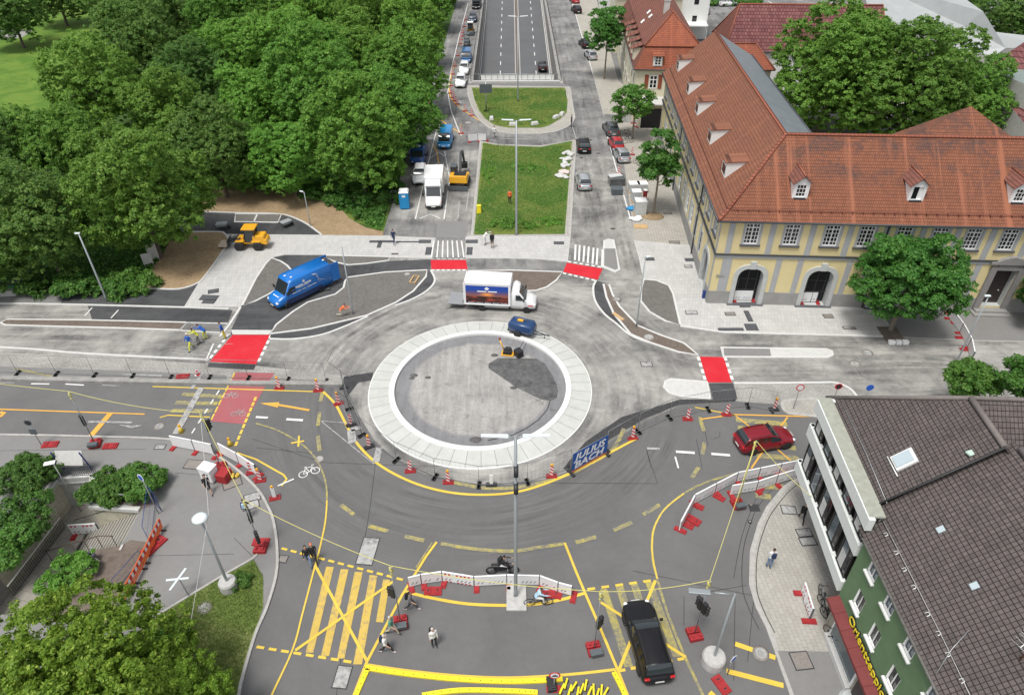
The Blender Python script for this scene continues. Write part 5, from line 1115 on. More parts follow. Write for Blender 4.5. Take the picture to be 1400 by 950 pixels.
# join sliver between both roofs
def onroofG(u, v, dz=.0):
 best = None
 for k in range(0, 500):
  z = 8.3+k*.01; p = G(u, v, z)-Vector((18.1, 22.45, 0)); zz = 8.3+(p.x+.15)*(zt-8.3)/(rx+.15)
  if best is None or abs(zz-z) < best[0]: best = (abs(zz-z), p.x, p.y, z)
 return Vector((best[1], best[2], best[3]+dz))
gang = math.atan2(zt-8.3, rx+.15)
b = B(); b.tube([onroofG(1203, 708, .14), onroofG(1248, 796, .14), onroofG(1290, 880, .14), onroofG(1340, 985, .14)], .016, 5, 0); b.build('lightning_wire', M_CONC, Gt)
for (u, v) in ((1203, 711), (1212, 732), (1226, 757), (1237, 780), (1250, 804), (1269, 841), (1284, 867), (1297, 896), (1316, 932)):
 p = onroofG(u, v); b = B(); b.tube([p+Vector((-.12, -.08, .05)), p+Vector((.02, -.05, .12)), p+Vector((.02, .1, .12)), p+Vector((-.12, .1, .04))], .022, 5, 0); b.build('wire_holder', M_WHR, Gt)
b = B(); b.tube([onroofG(1279, 922, .05), onroofG(1299, 890, .16), onroofG(1324, 862, .05)], .018, 5, 0); b.build('lightning_wire', M_STEEL, Gt)
for (u, v) in ((1286, 724), (1332, 801)):
 p = onroofG(u, v); b = B(); b.box(p.x, p.y, p.z-.0, .35, .3, .06, 0, ry=-gang); b.build('glass_tile', M_SKY, Gt)
# aerials on the roof
t = thing('roof_aerial', 'rusty pole with two television aerials on the grey tiled roof', 'aerial', onroofG(1394, 902)+Vector((18.1, 22.45, 0)))
b = B(); b.tube([(0, 0, -.2), (0, 0, 2.6)], .03, 6, 0); b.build('mast', pmat('rust', (.2, .07, .03), .8, noise=(9, .5)), t)
b = B();
for zz, L_, n_ in ((2.4, 1.9, 9), (1.5, 1.6, 8)):
 b.beam((-L_/2, -.2*zz, zz), (L_/2, .9-.2*zz, zz), .03, .03)
 for k in range(n_):
  f = k/(n_-1)-.5; c = Vector((f*L_, .35*0+f*.9+.45-.2*zz, zz)); b.tube([c+Vector((-.14, .35, 0)), c+Vector((.14, -.35, 0))], .008, 4, 0)
b.build('antenna', M_WHR, t)
# ================================================================== TREES
def leafmat(name, c1, c2, c3, trans=.4):
 g = NG(name); nt = g.nt
 ge = node(nt, 'ShaderNodeNewGeometry'); oi = node(nt, 'ShaderNodeObjectInfo')
 n = g.noise(g.obj, .45, 3, .6)
 f = g.math('ADD', g.math('MULTIPLY', ge.outputs['Random Per Island'], .75), g.math('MULTIPLY', g.math('SUBTRACT', n, .5), .9), clamp=True)
 col = g.mix(f, c1, c2); col = g.mix(g.rng(ge.outputs['Random Per Island'], .82, 1, 0, .7), col, c3)
 hv = node(nt, 'ShaderNodeHueSaturation'); g.L(col, hv.inputs['Color'])
 g.L(g.rng(oi.outputs['Random'], 0, 1, .496, .516), hv.inputs['Hue']); g.L(g.rng(g.math('FRACT', g.math('MULTIPLY', oi.outputs['Random'], 7.3)), 0, 1, .95, 1.35), hv.inputs['Value'])
 g.L(hv.outputs[0], g.b.inputs['Base Color']); g.b.inputs['Roughness'].default_value = .55; g.b.inputs['Specular IOR Level'].default_value = .3
 tr = node(nt, 'ShaderNodeBsdfTranslucent'); g.L(g.scale(hv.outputs[0], 1.3), tr.inputs[0])
 ms = node(nt, 'ShaderNodeMixShader'); ms.inputs[0].default_value = trans; g.L(g.b.outputs[0], ms.inputs[1]); g.L(tr.outputs[0], ms.inputs[2])
 g.L(ms.outputs[0], nt.nodes['Material Output'].inputs[0]); return g.m
L_CH = leafmat('chestnut_leaf', (.092, .195, .028), (.19, .345, .048), (.31, .45, .095))
L_DK = leafmat('dark_leaf', (.072, .150, .030), (.15, .255, .048), (.24, .30, .075))
L_LT = leafmat('light_leaf', (.115, .205, .02), (.24, .355, .042), (.42, .50, .09))
L_PL = leafmat('plane_leaf', (.080, .185, .026), (.17, .32, .05), (.27, .41, .09))
L_ST = leafmat('street_tree_leaf', (.058, .155, .026), (.12, .25, .042), (.19, .32, .07))
L_SH = leafmat('shrub_leaf', (.055, .14, .025), (.12, .235, .042), (.2, .3, .07))
M_BARK = pmat('bark', (.13, .105, .08), .95, noise=(6, .3)); M_BARKG = pmat('grey_bark', (.21, .18, .145), .95, noise=(6, .3))
def leafcloud(name, lobes, n, size, mat, rs, upb=.55, inner=.12, jag=.25, per=30, cr=1.45):
 """lobes: array (k,4) x y z r ; leaves grouped in small sprays over the outside of the lobes"""
 L = np.array(lobes, float); w_ = L[:, 3]**2; nc = max(8, n//per); k = rs.choice(len(L), nc, p=w_/w_.sum())
 d = rs.normal(size=(nc, 3)); d /= np.linalg.norm(d, axis=1)[:, None]
 cen = L[:, :3].mean(0); out = L[k, :3]-cen; out /= np.linalg.norm(out, axis=1)[:, None]+1e-6
 d = d+out*.5+np.array([0, 0, .22]); d /= np.linalg.norm(d, axis=1)[:, None]
 rad = L[k, 3]*(1-jag*rs.random(nc)+.45*(rs.random(nc) < .12)*rs.random(nc)); Cn = L[k, :3]+d*rad[:, None]*np.array([1, 1, .85])
 ni = int(nc*inner); Cn[:ni] = L[k[:ni], :3]+(cen-L[k[:ni], :3])*rs.random((ni, 1))*.7+rs.normal(size=(ni, 3))*.4
 keep = np.ones(nc, bool)
 for q in L:
  dd = np.linalg.norm((Cn-q[:3])/np.array([1, 1, .85]), axis=1); keep &= ~(dd < q[3]*.72) | (np.arange(nc) < ni)
 Cn, d = Cn[keep], d[keep]; nc = len(Cn)
 csz = size*cr*(.6+.8*rs.random(nc)); q = rs.choice(nc, n)
 o = rs.normal(size=(n, 3)); o /= np.linalg.norm(o, axis=1)[:, None]; o *= (rs.random(n)**.45)[:, None]; o[:, 2] = np.abs(o[:, 2])*.75-.25-.25*(o[:, 0]**2+o[:, 1]**2)
 P_ = Cn[q]+o*csz[q][:, None]*1.15
 nn = o*.7+d[q]*.35+np.array([0, 0, upb])+rs.normal(size=(n, 3))*.36; nn /= np.linalg.norm(nn, axis=1)[:, None]
 t = np.cross(nn, rs.normal(size=(n, 3))); t /= np.linalg.norm(t, axis=1)[:, None]; bt = np.cross(nn, t)
 s = size*(.55+.8*rs.random(n))[:, None]
 v = np.empty((n, 4, 3)); v[:, 0] = P_-t*s*.5; v[:, 1] = P_+bt*s*.33-nn*s*.08; v[:, 2] = P_+t*s*.55; v[:, 3] = P_-bt*s*.33-nn*s*.08
 me = bpy.data.meshes.new(name); me.vertices.add(4*n); me.vertices.foreach_set('co', v.reshape(-1))
 me.loops.add(4*n); me.loops.foreach_set('vertex_index', np.arange(4*n, dtype=np.int32)); me.polygons.add(n)
 me.polygons.foreach_set('loop_start', np.arange(0, 4*n, 4, dtype=np.int32)); me.materials.append(mat); me.update(); me.validate(); return me
def lobes_crown(R_, Hv, k, rs, lr=(.24, .36), zc=0, zmin=-.85, flat=1.0):
 L = []
 for i in range(k):
  z = zmin+(1-zmin)*((i+.5)/k); a = i*2.39996+rs.normal()*.25; rr = math.sqrt(max(0, 1-z*z)); f = rs.uniform(.55, .92)
  if z < 0: f *= 1.0
  r = R_*rs.uniform(lr[0]*.75, lr[1]*1.12)*(1.15-.35*f); L.append((R_*f*rr*math.cos(a), R_*f*rr*math.sin(a), zc+Hv*f*z*flat, r))
 for i in range(k//4): L.append((*(rs.normal(size=3)*R_*.22+np.array([0, 0, zc])), R_*.36))
 return L
def treeproto(name, R_, Ht, base, nl, n, size, mat, seed, bark, Hv=None, lr=(.22, .34), limbs=9, tr=.28, **kw):
 """tree of crown radius R_, total height Ht, crown base at 'base'"""
 rs = np.random.RandomState(seed); Hv = Hv or (Ht-base)/2; zc = Ht-Hv*.93
 L = lobes_crown(R_, Hv, nl, rs, lr, zc)
 t = thing(name, 'tree', 'tree'); me = leafcloud('crown', L, n, size, mat, rs, **kw)
 o = bpy.data.objects.new('crown', me); COL.objects.link(o); o.parent = t
 b = B(); b.tube([(0, 0, -.1), (0, 0, .3), (.05*R_*.3, 0, zc*.5), (0, .03*R_, zc)], [tr*1.5, tr*1.1, tr*.85, tr*.5], 9, 0)
 idx = rs.choice(len(L), min(limbs, len(L)), False)
 for i in idx:
  q = Vector(L[i][:3]); z0 = min(zc*rs.uniform(.55, .85), max(q.z-.4, .5)); p = Vector((0, 0, z0)); m_ = p.lerp(q, .5)+Vector((0, 0, -.05*R_)); b.tube([p, m_, q], [tr*.42, tr*.25, tr*.08], 6, 0)
 tk = b.build('trunk', bark, t); return t
def place(proto, used, x, y, sc_, rz, label, group=None, name=None):
 if proto not in used: used.append(proto); o = proto
 else: o = copy_tree(proto)
 o.location = (x, y, 0); o.rotation_euler = (0, 0, rz); o.scale = sc_ if isinstance(sc_, tuple) else (sc_,)*3; o['label'] = label; o['category'] = 'tree'
 if group: o['group'] = group
 return o
used = []
CH = [treeproto('chestnut_tree', 6.7, 15, .6, 26+5*i, 72000, .285, L_CH, 11+i, M_BARK, inner=.14, lr=(.30, .46)) for i in range(3)]
DK = [treeproto('chestnut_tree', 6.7, 14.5, .4, 32, 66000, .28, L_DK, 31+i, M_BARK, inner=.14, lr=(.28, .44)) for i in range(2)]
rows = {
 'front': [(-45, 330, 62, 'd'), (45, 292, 78, 'd'), (186, 256, 86, 'c'), (292, 200, 58, 'd'), (345, 214, 38, 'c'), (393, 208, 50, 'c'), (487, 180, 72, 'c')],
 'second': [(5, 215, 52, 'd'), (75, 195, 55, 'c'), (130, 118, 62, 'c'), (225, 150, 52, 'c'), (350, 135, 50, 'c'), (432, 112, 70, 'c'), (540, 150, 58, 'c')],
 'third': [(190, 62, 58, 'd'), (262, 98, 50, 'd'), (325, 75, 48, 'c'), (400, 62, 52, 'c'), (480, 68, 52, 'c'), (552, 90, 54, 'c')],
 'fourth': [(235, 22, 46, 'd'), (300, 30, 44, 'c'), (365, 24, 44, 'c'), (430, 20, 44, 'c'), (500, 22, 44, 'c'), (566, 38, 42, 'c')],
 'rearmost': [(290, -14, 40, 'd'), (350, -18, 40, 'c'), (415, -20, 40, 'c'), (480, -20, 40, 'c'), (540, -16, 38, 'c'), (585, -4, 34, 'c'), (602, -30, 28, 'c')],
}
ORD = ['first', 'second', 'third', 'fourth', 'fifth', 'sixth', 'seventh', 'eighth', 'ninth', 'tenth', 'eleventh', 'twelfth']
TONE = {'c': 'bright green', 'd': 'dark green'}
rsx = np.random.RandomState(5)
for rn, lst in rows.items():
 for i, (u, v, r, tp) in enumerate(lst):
  z = 9.0
  for _ in range(3):
   p = G(u, v, z); d = p.y*_cp+(CAM_H-z)*_sp; R_ = r*d/FPX; z = R_*1.18+.6
  pr = (CH if tp == 'c' else DK)[(i+len(rn)) % (3 if tp == 'c' else 2)]; s = R_/6.9
  place(pr, used, p.x, p.y, (s, s, s*rsx.uniform(.98, 1.08)), rsx.uniform(0, 6.28), f'{TONE[tp]} chestnut, {ORD[i]} from the left in the {rn} row of the park wood', 'chestnut trees of the park wood')
for i, (u, v, r, lab) in enumerate(((12, 14, 44, 'drooping dark tree standing alone at the far left of the lawn'), (75, -12, 42, 'round dark tree at the top edge of the lawn, second from the left'), (152, 4, 42, 'round tree at the top edge of the lawn, beside the wood'), (215, -25, 40, 'round tree behind the lawn at the top edge, where the wood begins'), (-60, 150, 50, 'tree at the left picture edge beside the lawn'), (10, 172, 40, 'small bright chestnut at the left edge where the lawn ends'))):
 p = G(u, v, 7); d = p.y*_cp+(CAM_H-7)*_sp; s = r*d/FPX/6.9
 place(DK[i % 2] if i not in (5,) else CH[0], used, p.x, p.y, s, i*1.1, lab, 'park trees')
# large plane trees in the yard
PL = treeproto('plane_tree', 9.3, 17, -1.0, 64, 150000, .30, L_PL, 71, M_BARKG, lr=(.20, .34), tr=.45, limbs=18, inner=.16, cr=1.35)
for (u, v, r, lab, rz) in ((1140, 100, 84, 'huge plane tree behind the zinc roof, left of the courtyard group', 0), (1248, 120, 84, 'largest plane tree in the middle of the courtyard group', 2.1), (1322, 142, 58, 'smaller plane tree at the right end of the courtyard group', 4.0), (1172, 78, 50, 'plane tree at the back of the courtyard group by the pale hall', 1.0)):
 z = 11
 for _ in range(2): p = G(u, v, z); d = p.y*_cp+(CAM_H-z)*_sp; R_ = r*d/FPX; z = min(11, R_*.9+1.5)
 place(PL, used, p.x, p.y, (R_/9.2, R_/9.2, (z+R_*.9)/17), rz, lab, 'plane trees in the courtyard')
for (u, v, r, lab) in ((1372, 22, 46, 'dark conifer-like tree in the top right corner'), (1318, -8, 42, 'dark tree behind the pale hall at the top edge'), (1425, 30, 40, 'dark tree outermost at the right of the top corner')):
 p = G(u, v, 7); d = p.y*_cp+(CAM_H-7)*_sp; s = r*d/FPX/6.9; place(DK[0], used, p.x, p.y, s, u, lab, 'trees behind the hall')
p = G(1022, 20, 1.5);
# street trees
def street(u, v, r, base, label, seed, dens=9000, size=.3, mat=None, nl=22, lr=(.2, .32), Ht=None, cb=None, tr=.14, name='street_tree', vy=None):
 g = G(*base); # crown centre height above the base
 best = (1e9, 5)
 for k in range(10, 400):
  z = k*.05; q = PX((g.x, g.y, z)); e = abs(q[1]-v)
  if e < best[0]: best = (e, z)
 zc = best[1]; d = g.y*_cp+(CAM_H-zc)*_sp; R_ = r*d/FPX; Hv = (vy or r)*d/FPX*1.0
 t = treeproto(name, R_*1.0, zc+Hv*.93, zc-Hv, nl, dens, size, mat or L_ST, seed, M_BARKG, Hv=Hv, lr=lr, tr=tr, limbs=12)
 t.location = g; t['label'] = label; t['category'] = 'tree'; used.append(t); t['group'] = 'street trees'; return t
street(828, 40, 27, (826, 108), 'slender street tree with a rounded crown on the far pavement of the right-hand street', 101, 22000, .27, nl=30, lr=(.26, .4), vy=36)
street(858, 140, 31, (864, 190), 'sparse young tree in front of the dark gateway', 102, 8000, .28, nl=18, lr=(.18, .32), vy=24)
street(842, 162, 7, (843, 182), 'tiny sapling above the dark grey parked car', 103, 500, .25, nl=6, tr=.04)
street(897, 218, 30, (893, 294), 'tall loose tree beside the long side of the yellow building', 104, 14000, .27, nl=24, lr=(.2, .32), vy=48)
street(1245, 374, 78, (1217, 452), 'broad dense street tree in front of the yellow facade', 105, 46000, .24, nl=46, lr=(.17, .27), vy=62, tr=.2)
street(1400, 390, 42, (1412, 446), 'street tree at the right edge beside the main door', 106, 14000, .24, nl=30, vy=44)
street(1303, 517, 34, (1303, 570), 'small bright tree rising behind the grey tiled roof, the left of two', 107, 9000, .22, nl=22, vy=26)
street(1368, 520, 44, (1375, 590), 'bright tree rising behind the grey tiled roof, the right of two', 108, 14000, .22, nl=28, vy=32)
# near tree
p = G(86, 935, 6.0)
t = treeproto('ash_tree', 5.2, 8.6, 1.8, 60, 130000, .16, L_LT, 201, M_BARKG, Hv=3.3, lr=(.20, .34), tr=.22, inner=.14, upb=.4); t.location = (p.x, p.y, 0); t['label'] = 'big yellow-green leafy tree filling the bottom left corner'; t['category'] = 'tree'
t2 = copy_tree(t); q = G(205, 965, 4.5); t2.location = (q.x, q.y, 0); t2.scale = (.62, .62, .68); t2.rotation_euler = (0, 0, 2); t2['label'] = 'lower yellow-green tree crown at the bottom edge, right of the big corner tree'
t['group'] = t2['group'] = 'trees in the bottom left corner'
# shrubs
def shrub(u, v, rx, ry, h, label, seed, n=7000, size=.14, mat=None, z=0, rz=0, nl=16, wild=.3):
 rs = np.random.RandomState(seed); L = [(rs.uniform(-1, 1)*rx*.7, rs.uniform(-1, 1)*ry*.7, h*rs.uniform(.25, .7), min(rx, ry, h)*rs.uniform(.3, .55)) for _ in range(nl)]
 me = leafcloud('foliage', L, n, size, mat or L_SH, rs, jag=wild); p = G(u, v, z+h*.4)
 t = thing('shrub', label, 'shrub', (p.x, p.y, z), rz); o = bpy.data.objects.new('foliage', me); COL.objects.link(o); o.parent = t
 b = B()
 for k in range(5):
  a = k*1.3; b.tube([(.05*math.cos(a), .05*math.sin(a), 0), (rx*.4*math.cos(a), ry*.4*math.sin(a), h*.6)], [.04, .015], 5, 0)
 b.build('stem', M_BARK, t); return t
shrub(38, 652, 2.3, 1.7, 2.4, 'big overhanging bush left of the subway wall, the upper one', 301, 16000, .16, nl=26)
shrub(22, 705, 2.3, 2.0, 2.4, 'big overhanging bush left of the subway wall, the middle one', 302, 16000, .16, nl=26)
shrub(0, 752, 2.0, 1.6, 2.0, 'overhanging bush at the left edge above the graffiti wall', 303, 12000, .16, nl=22)
shrub(150, 664, 1.8, 1.5, 1.5, 'bush on the planted terrace right of the subway wall, left half', 304, 12000, .17, nl=20)
shrub(188, 664, 1.5, 1.7, 1.8, 'bush on the planted terrace beside the blue fence panels', 305, 12000, .17, nl=20)
shrub(92, 785, 1.7, 1.4, 1.2, 'low bright green bush beside the wooden bench', 306, 10000, .13, L_CH, nl=18)
shrub(108, 762, .5, .4, .7, 'small tuft of shrub where the subway ramp ends', 307, 1200, .12)
for i, (u, v, rx, ry, h, lab) in enumerate(((505, 292, 2.6, 1.6, 1.0, 'low bush on the grass verge by the mulch bed, nearest the road'), (478, 272, 3.5, 2.4, 1.6, 'low bush under the wood edge above the mulch bed'), (535, 262, 1.6, 3.5, 1.4, 'narrow bush strip left of the portable toilet'), (440, 262, 3.0, 1.8, 1.8, 'dark low bush under the front chestnuts'), (700, 306, 3.2, 1.3, .7, 'flat patch of weeds at the near end of the long grass island'), (745, 305, 2.4, 1.2, .5, 'flat patch of weeds right of the long island lamp'), (668, 240, 1.2, 3.5, .35, 'strip of weeds on the left part of the long grass island'), (728, 230, 3.4, 1.4, .4, 'diagonal strip of weeds across the long grass island'))):
 shrub(u, v, rx, ry, h, lab, 320+i, 5500, .22 if h > 1 else .16, L_CH if i > 3 else L_SH, nl=18)
shrub(232, 870, 1.3, 1.0, .6, 'round bright green weed patch on the verge above the bottom edge', 340, 5000, .1, L_CH)
shrub(330, 795, .7, .5, .6, 'tufts of tall weeds around the concrete lamp base', 341, 2500, .1)
shrub(1022, 20, 1.8, 1.6, 2.2, 'round bush in the car park beside the purple-roofed house', 342, 3500, .3)
shrub(1003, 4, 9, 1.2, 1.6, 'clipped hedge along the car park at the top edge', 343, 9000, .35, nl=40)
shrub(70, 393, 4, 1.2, 1.6, 'bushes at the wood edge behind the green crates', 344, 6000, .25); shrub(130, 392, 5, 1.5, 2.0, 'bushes at the wood edge behind the left street lamp', 345, 9000, .25, nl=24); shrub(185, 385, 2.4, 1.6, 1.8, 'bush at the wood edge beside the brown mulch field', 346, 5000, .25)
for o_ in CH+DK+[PL]:
 if o_ not in used:
  for c in kids(o_): bpy.data.objects.remove(c)
  bpy.data.objects.remove(o_)
# undergrowth in the park wood
def groundcover(name, label, poly, n, size, mat, seed, hmax=.5):
 rs = np.random.RandomState(seed); P_ = np.array([(p.x, p.y) for p in poly]); lo, hi = P_.min(0), P_.max(0)
 X = rs.uniform(lo, hi, (n*2, 2)); ins = np.zeros(len(X), bool); j = len(P_)-1
 for i in range(len(P_)):
  c = ((P_[i, 1] > X[:, 1]) != (P_[j, 1] > X[:, 1])) & (X[:, 0] < (P_[j, 0]-P_[i, 0])*(X[:, 1]-P_[i, 1])/(P_[j, 1]-P_[i, 1]+1e-9)+P_[i, 0]); ins ^= c; j = i
 X = X[ins][:n]; n = len(X); Z = rs.random(n)**2*hmax+.03
 Pp = np.column_stack([X, Z]); nn = rs.normal(size=(n, 3))*.6+np.array([0, 0, .8]); nn /= np.linalg.norm(nn, axis=1)[:, None]; t = np.cross(nn, rs.normal(size=(n, 3))); t /= np.linalg.norm(t, axis=1)[:, None]; bt = np.cross(nn, t); s = size*(.5+rs.random(n))[:, None]
 v = np.empty((n, 4, 3)); v[:, 0] = Pp-t*s*.5; v[:, 1] = Pp+bt*s*.2; v[:, 2] = Pp+t*s*.5; v[:, 3] = Pp-bt*s*.2
 me = bpy.data.meshes.new(name); me.vertices.add(4*n); me.vertices.foreach_set('co', v.reshape(-1)); me.loops.add(4*n); me.loops.foreach_set('vertex_index', np.arange(4*n, dtype=np.int32)); me.polygons.add(n); me.polygons.foreach_set('loop_start', np.arange(0, 4*n, 4, dtype=np.int32)); me.materials.append(mat); me.update(); me.validate()
 o = bpy.data.objects.new(name, me); COL.objects.link(o); tag(o, label, 'grass', kind='stuff'); return o
groundcover('undergrowth', 'green undergrowth below the park trees', gp([(60, 396), (200, 385), (225, 345), (250, 300), (300, 262), (400, 262), (470, 290), (520, 318), (548, 232), (590, 128), (500, 100), (300, 150), (100, 250), (-50, 380)]), 60000, .45, L_SH, 9, .6)
groundcover('verge_weeds', 'grass and weeds on the bottom left verge', gp([(212, 846), (303, 790), (347, 767), (360, 788), (358, 830), (344, 870), (329, 920), (300, 1000), (130, 1000)]), 22000, .10, leafmat('grass_blade', (.10, .17, .03), (.19, .25, .07), (.34, .32, .14)), 10, .12)
groundcover('island_weeds', 'short grass on the island beside the tunnel portal', gp([(646, 123), (650, 137), (657, 153), (665, 163), (680, 173), (740, 174), (765, 163), (773, 150), (774, 123)]), 9000, .2, MATS['grass_blade'], 12, .12).location.z = .12
groundcover('island_weeds', 'short grass on the long island', gp([(662, 198), (740, 204), (779, 198), (770, 318), (651, 319)]), 26000, .16, MATS['grass_blade'], 13, .12).location.z = .12
# ================================================================== SUBWAY STAIRS
b = B(); PV = [Vector((x, y, 0)) for x, y in PIT]
b.add([(min(p.x for p in PV)-1, min(p.y for p in PV)-1, PITZ), (max(p.x for p in PV)+1, min(p.y for p in PV)-1, PITZ), (max(p.x for p in PV)+1, max(p.y for p in PV)+1, PITZ), (min(p.x for p in PV)-1, max(p.y for p in PV)+1, PITZ)], [(0, 1, 2, 3)])
struct(b.build('subway_floor', paving('subway_paving', (.33, .31, .27), (.22, .21, .19), .6, .6, .3, .02, .06), rec=False))
M_TILEW = paving('beige_wall_tiles', (.52, .50, .40), (.40, .38, .30), 5, 5, 0, .01, .03)
def wtile():
 g = NG('beige_tiles'); x, y, z = g.sep(g.obj); v = g.comb(y, z)
 br = node(g.nt, 'ShaderNodeTexBrick'); g.L(v, br.inputs['Vector']); br.offset = 0; br.inputs['Scale'].default_value = 1; br.inputs['Brick Width'].default_value = .4; br.inputs['Row Height'].default_value = .25; br.inputs['Mortar Size'].default_value = .012
 br.inputs['Color1'].default_value = (.50, .47, .36, 1); br.inputs['Color2'].default_value = (.56, .54, .43, 1); br.inputs['Mortar'].default_value = (.3, .28, .22, 1)
 n = g.noise(g.obj, 1.5, 5, .6); return g.out(g.scale(br.outputs[0], g.math('ADD', .6, g.math('MULTIPLY', n, .7))), .6, .4)
M_WT = wtile()
n = len(PV)
mats_side = [pmat('pale_wall_panel', (.50, .51, .50), .7, noise=(1, .06)), M_WT, M_CONCD]
b = B(); side = {0: 0, 1: 0, 2: 1, 3: 2, 4: 2, 5: 2, 6: 2, 7: 2, 8: 1}
for i in range(n):
 a, c = PV[i], PV[(i+1) % n]; b.add([(a.x, a.y, PITZ-.2), (c.x, c.y, PITZ-.2), (c.x, c.y, 0.02), (a.x, a.y, 0.02)], [(0, 1, 2, 3)], side.get(i, 2))
o = b.build('subway_walls', mats_side, rec=False); tag(o, 'retaining walls of the pedestrian subway with a pale end panel and beige tiles', 'retaining wall')
b = B();
for i in (0, 1, 2, 7, 8):
 a, c = PV[i], PV[(i+1) % n]; b.beam((a.x, a.y, .10), (c.x, c.y, .10), .35, .28, 0)
o = b.build('subway_parapet', M_CONCL); tag(o, 'pale concrete coping round the rim of the pedestrian subway', 'coping')
b = B(); a, c = PV[0], PV[1]; d = (c-a).normalized(); q = [a+Vector((0, -.03, 0)), c+Vector((0, -.03, 0))]
b.add([(q[0].x, q[0].y, -.35), (q[1].x, q[1].y, -.35), (q[1].x, q[1].y-.12, -.35), (q[0].x, q[0].y-.12, -.35), (q[0].x, q[0].y, .0), (q[1].x, q[1].y, .0), (q[1].x, q[1].y-.12, 0), (q[0].x, q[0].y-.12, 0)], [(0, 3, 2, 1), (4, 5, 6, 7), (3, 7, 6, 2), (0, 4, 7, 3), (1, 2, 6, 5)], 0)
tag(b.build('white_fascia', M_WHR), 'white fascia strip above the closed subway opening', 'fascia')
# graffiti on the left wall: three pale blobs with black outlines
a, c = PV[8], PV[0]; dv = (c-a); L_ = dv.length; dv.normalize(); nv = Vector((dv.y, -dv.x, 0))
t = thing('graffiti_wall', 'grey wall with white and black spray-painted letters beside the subway ramp', 'wall', (a.x, a.y, PITZ));
wl = Fr(tuple(nv*.05), tuple(dv), tuple(nv)); b = B(); wl.box(b, -4.0, 0, -.3, 9.6, 2.5, .3, 0); b.build('wall', M_CONCD, t)
blobs = [[(-2.9, .5), (-1.9, .45), (-1.6, 1.0), (-.6, .9), (-.5, 1.5), (.1, 1.6), (-.2, 2.2), (-1.2, 2.3), (-1.5, 1.7), (-2.2, 1.6), (-2.6, 1.1), (-3.1, 1.0)], [(-5.6, .4), (-4.7, .3), (-4.4, .9), (-3.7, .8), (-3.4, 1.5), (-3.8, 2.1), (-4.6, 1.9), (-5.0, 1.4), (-5.5, 1.5), (-5.9, .9)], [(-7.6, .3), (-6.8, .3), (-6.3, 1.2), (-6.0, 1.9), (-6.9, 2.0), (-7.2, 1.2), (-7.7, 1.0)]]
b = B()
for q in blobs:
 cx, cz = sum(p[0] for p in q)/len(q), sum(p[1] for p in q)/len(q); wl.poly(b, [(cx+(x-cx)*1.15, cz+(z-cz)*1.18) for x, z in q], .004, 1); wl.poly(b, q, .009, 0)
b.build('graffiti', [M_WHR, M_BLK], t, rec=False)
# stairs: top edge from S0 to S1 at street level, going down towards the end panel
S0, S1 = PV[3], PV[4]; inn = (PV[2]-S0); inn.z = 0; inn.normalize(); ln = (S1-S0)
t = thing('subway_stairs', 'concrete stairs leading down to the closed pedestrian subway', 'stairs', (S0.x, S0.y, 0))
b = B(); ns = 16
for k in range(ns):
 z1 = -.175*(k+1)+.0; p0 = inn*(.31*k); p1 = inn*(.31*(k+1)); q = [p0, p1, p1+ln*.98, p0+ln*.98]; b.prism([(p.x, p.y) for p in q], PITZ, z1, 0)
 e = [p1-inn*.10, p1, p1+ln*.98, p1-inn*.10+ln*.98]; b.prism([(p.x, p.y) for p in e], z1, z1+.012, 1)  # shade along each tread's lower edge, drawn as a dark strip
b.build('steps', [pmat('step_stone', (.34, .325, .285), .9, noise=(3, .15)), pmat('step_edge_shade', (.15, .14, .125), .9)], t)
b = B(); q0 = ln*1.0; cr_ = ln.normalized()*.4; qq = [q0-inn*.2, q0+inn*5.2, q0+inn*5.2+cr_, q0-inn*.2+cr_]; tz = [.12, -2.3, -2.3, .12]; b.add([(p.x, p.y, PITZ) for p in qq]+[(p.x, p.y, z) for p, z in zip(qq, tz)], [(4, 5, 6, 7), (0, 1, 5, 4), (1, 2, 6, 5), (2, 3, 7, 6), (3, 0, 4, 7)], 0); b.build('stringer_wall', M_CONCL, t)
b = B(); h0 = ln*1.02+inn*.2; pts = [h0+Vector((0, 0, 1.0)), h0+inn*1.0+Vector((0, 0, .9)), h0+inn*5.6+Vector((0, 0, -1.3))]; b.tube(pts, .035, 7, 0)
for k in range(6):
 p = h0+inn*(1.08*k+.1); zz = .95-max(0, (1.08*k-.9))*.48; b.tube([p+Vector((0, 0, zz-1.2 if k else -.1)), p+Vector((0, 0, zz))], .025, 6, 0)
b.build('handrail', pmat('brown_rail', (.10, .075, .06), .6, .3), t)
b = B(); p0 = inn*.2+Vector((0, 0, .9)); b.tube([p0, inn*5.4+Vector((0, 0, -1.6))], .03, 6, 0); b.build('handrail', M_DSTEEL, t)
# ramp railing
def railing(name, label, p0, p1, h, m, mt, sp=.16, par=None, cat='railing'):
 t = thing(name, label, cat, p0); d = p1-p0; L_ = d.length; u = d.normalized(); b = B(); k = int(L_/sp)
 for i in range(k+1): p = u*(i*L_/k); b.beam(p+Vector((0, 0, .08)), p+Vector((0, 0, h-.02)), .025, .025, 0)
 b.tube([Vector((0, 0, .1)), d+Vector((0, 0, .1))], .02, 5, 0); b.build('bars', m, t)
 b = B(); b.tube([Vector((0, 0, h)), d+Vector((0, 0, h))], .045, 7, 0); b.build('handrail', mt, t); return t
railing('subway_railing', 'long barred railing with a white handrail beside the subway ramp', G(90, 721, PITZ), G(20, 815, PITZ), 1.1, M_DSTEEL, M_WHR)
railing('subway_railing', 'dark barred railing behind the upper rim of the subway opening', G(80, 652, .15), G(134, 650, .15), 1.0, M_DSTEEL, M_DSTEEL, .14)
railing('terrace_railing', 'short dark railing round the planted terrace beside the subway', G(122, 684, .15), G(176, 688, .15), .9, M_DSTEEL, M_STEEL, .9)
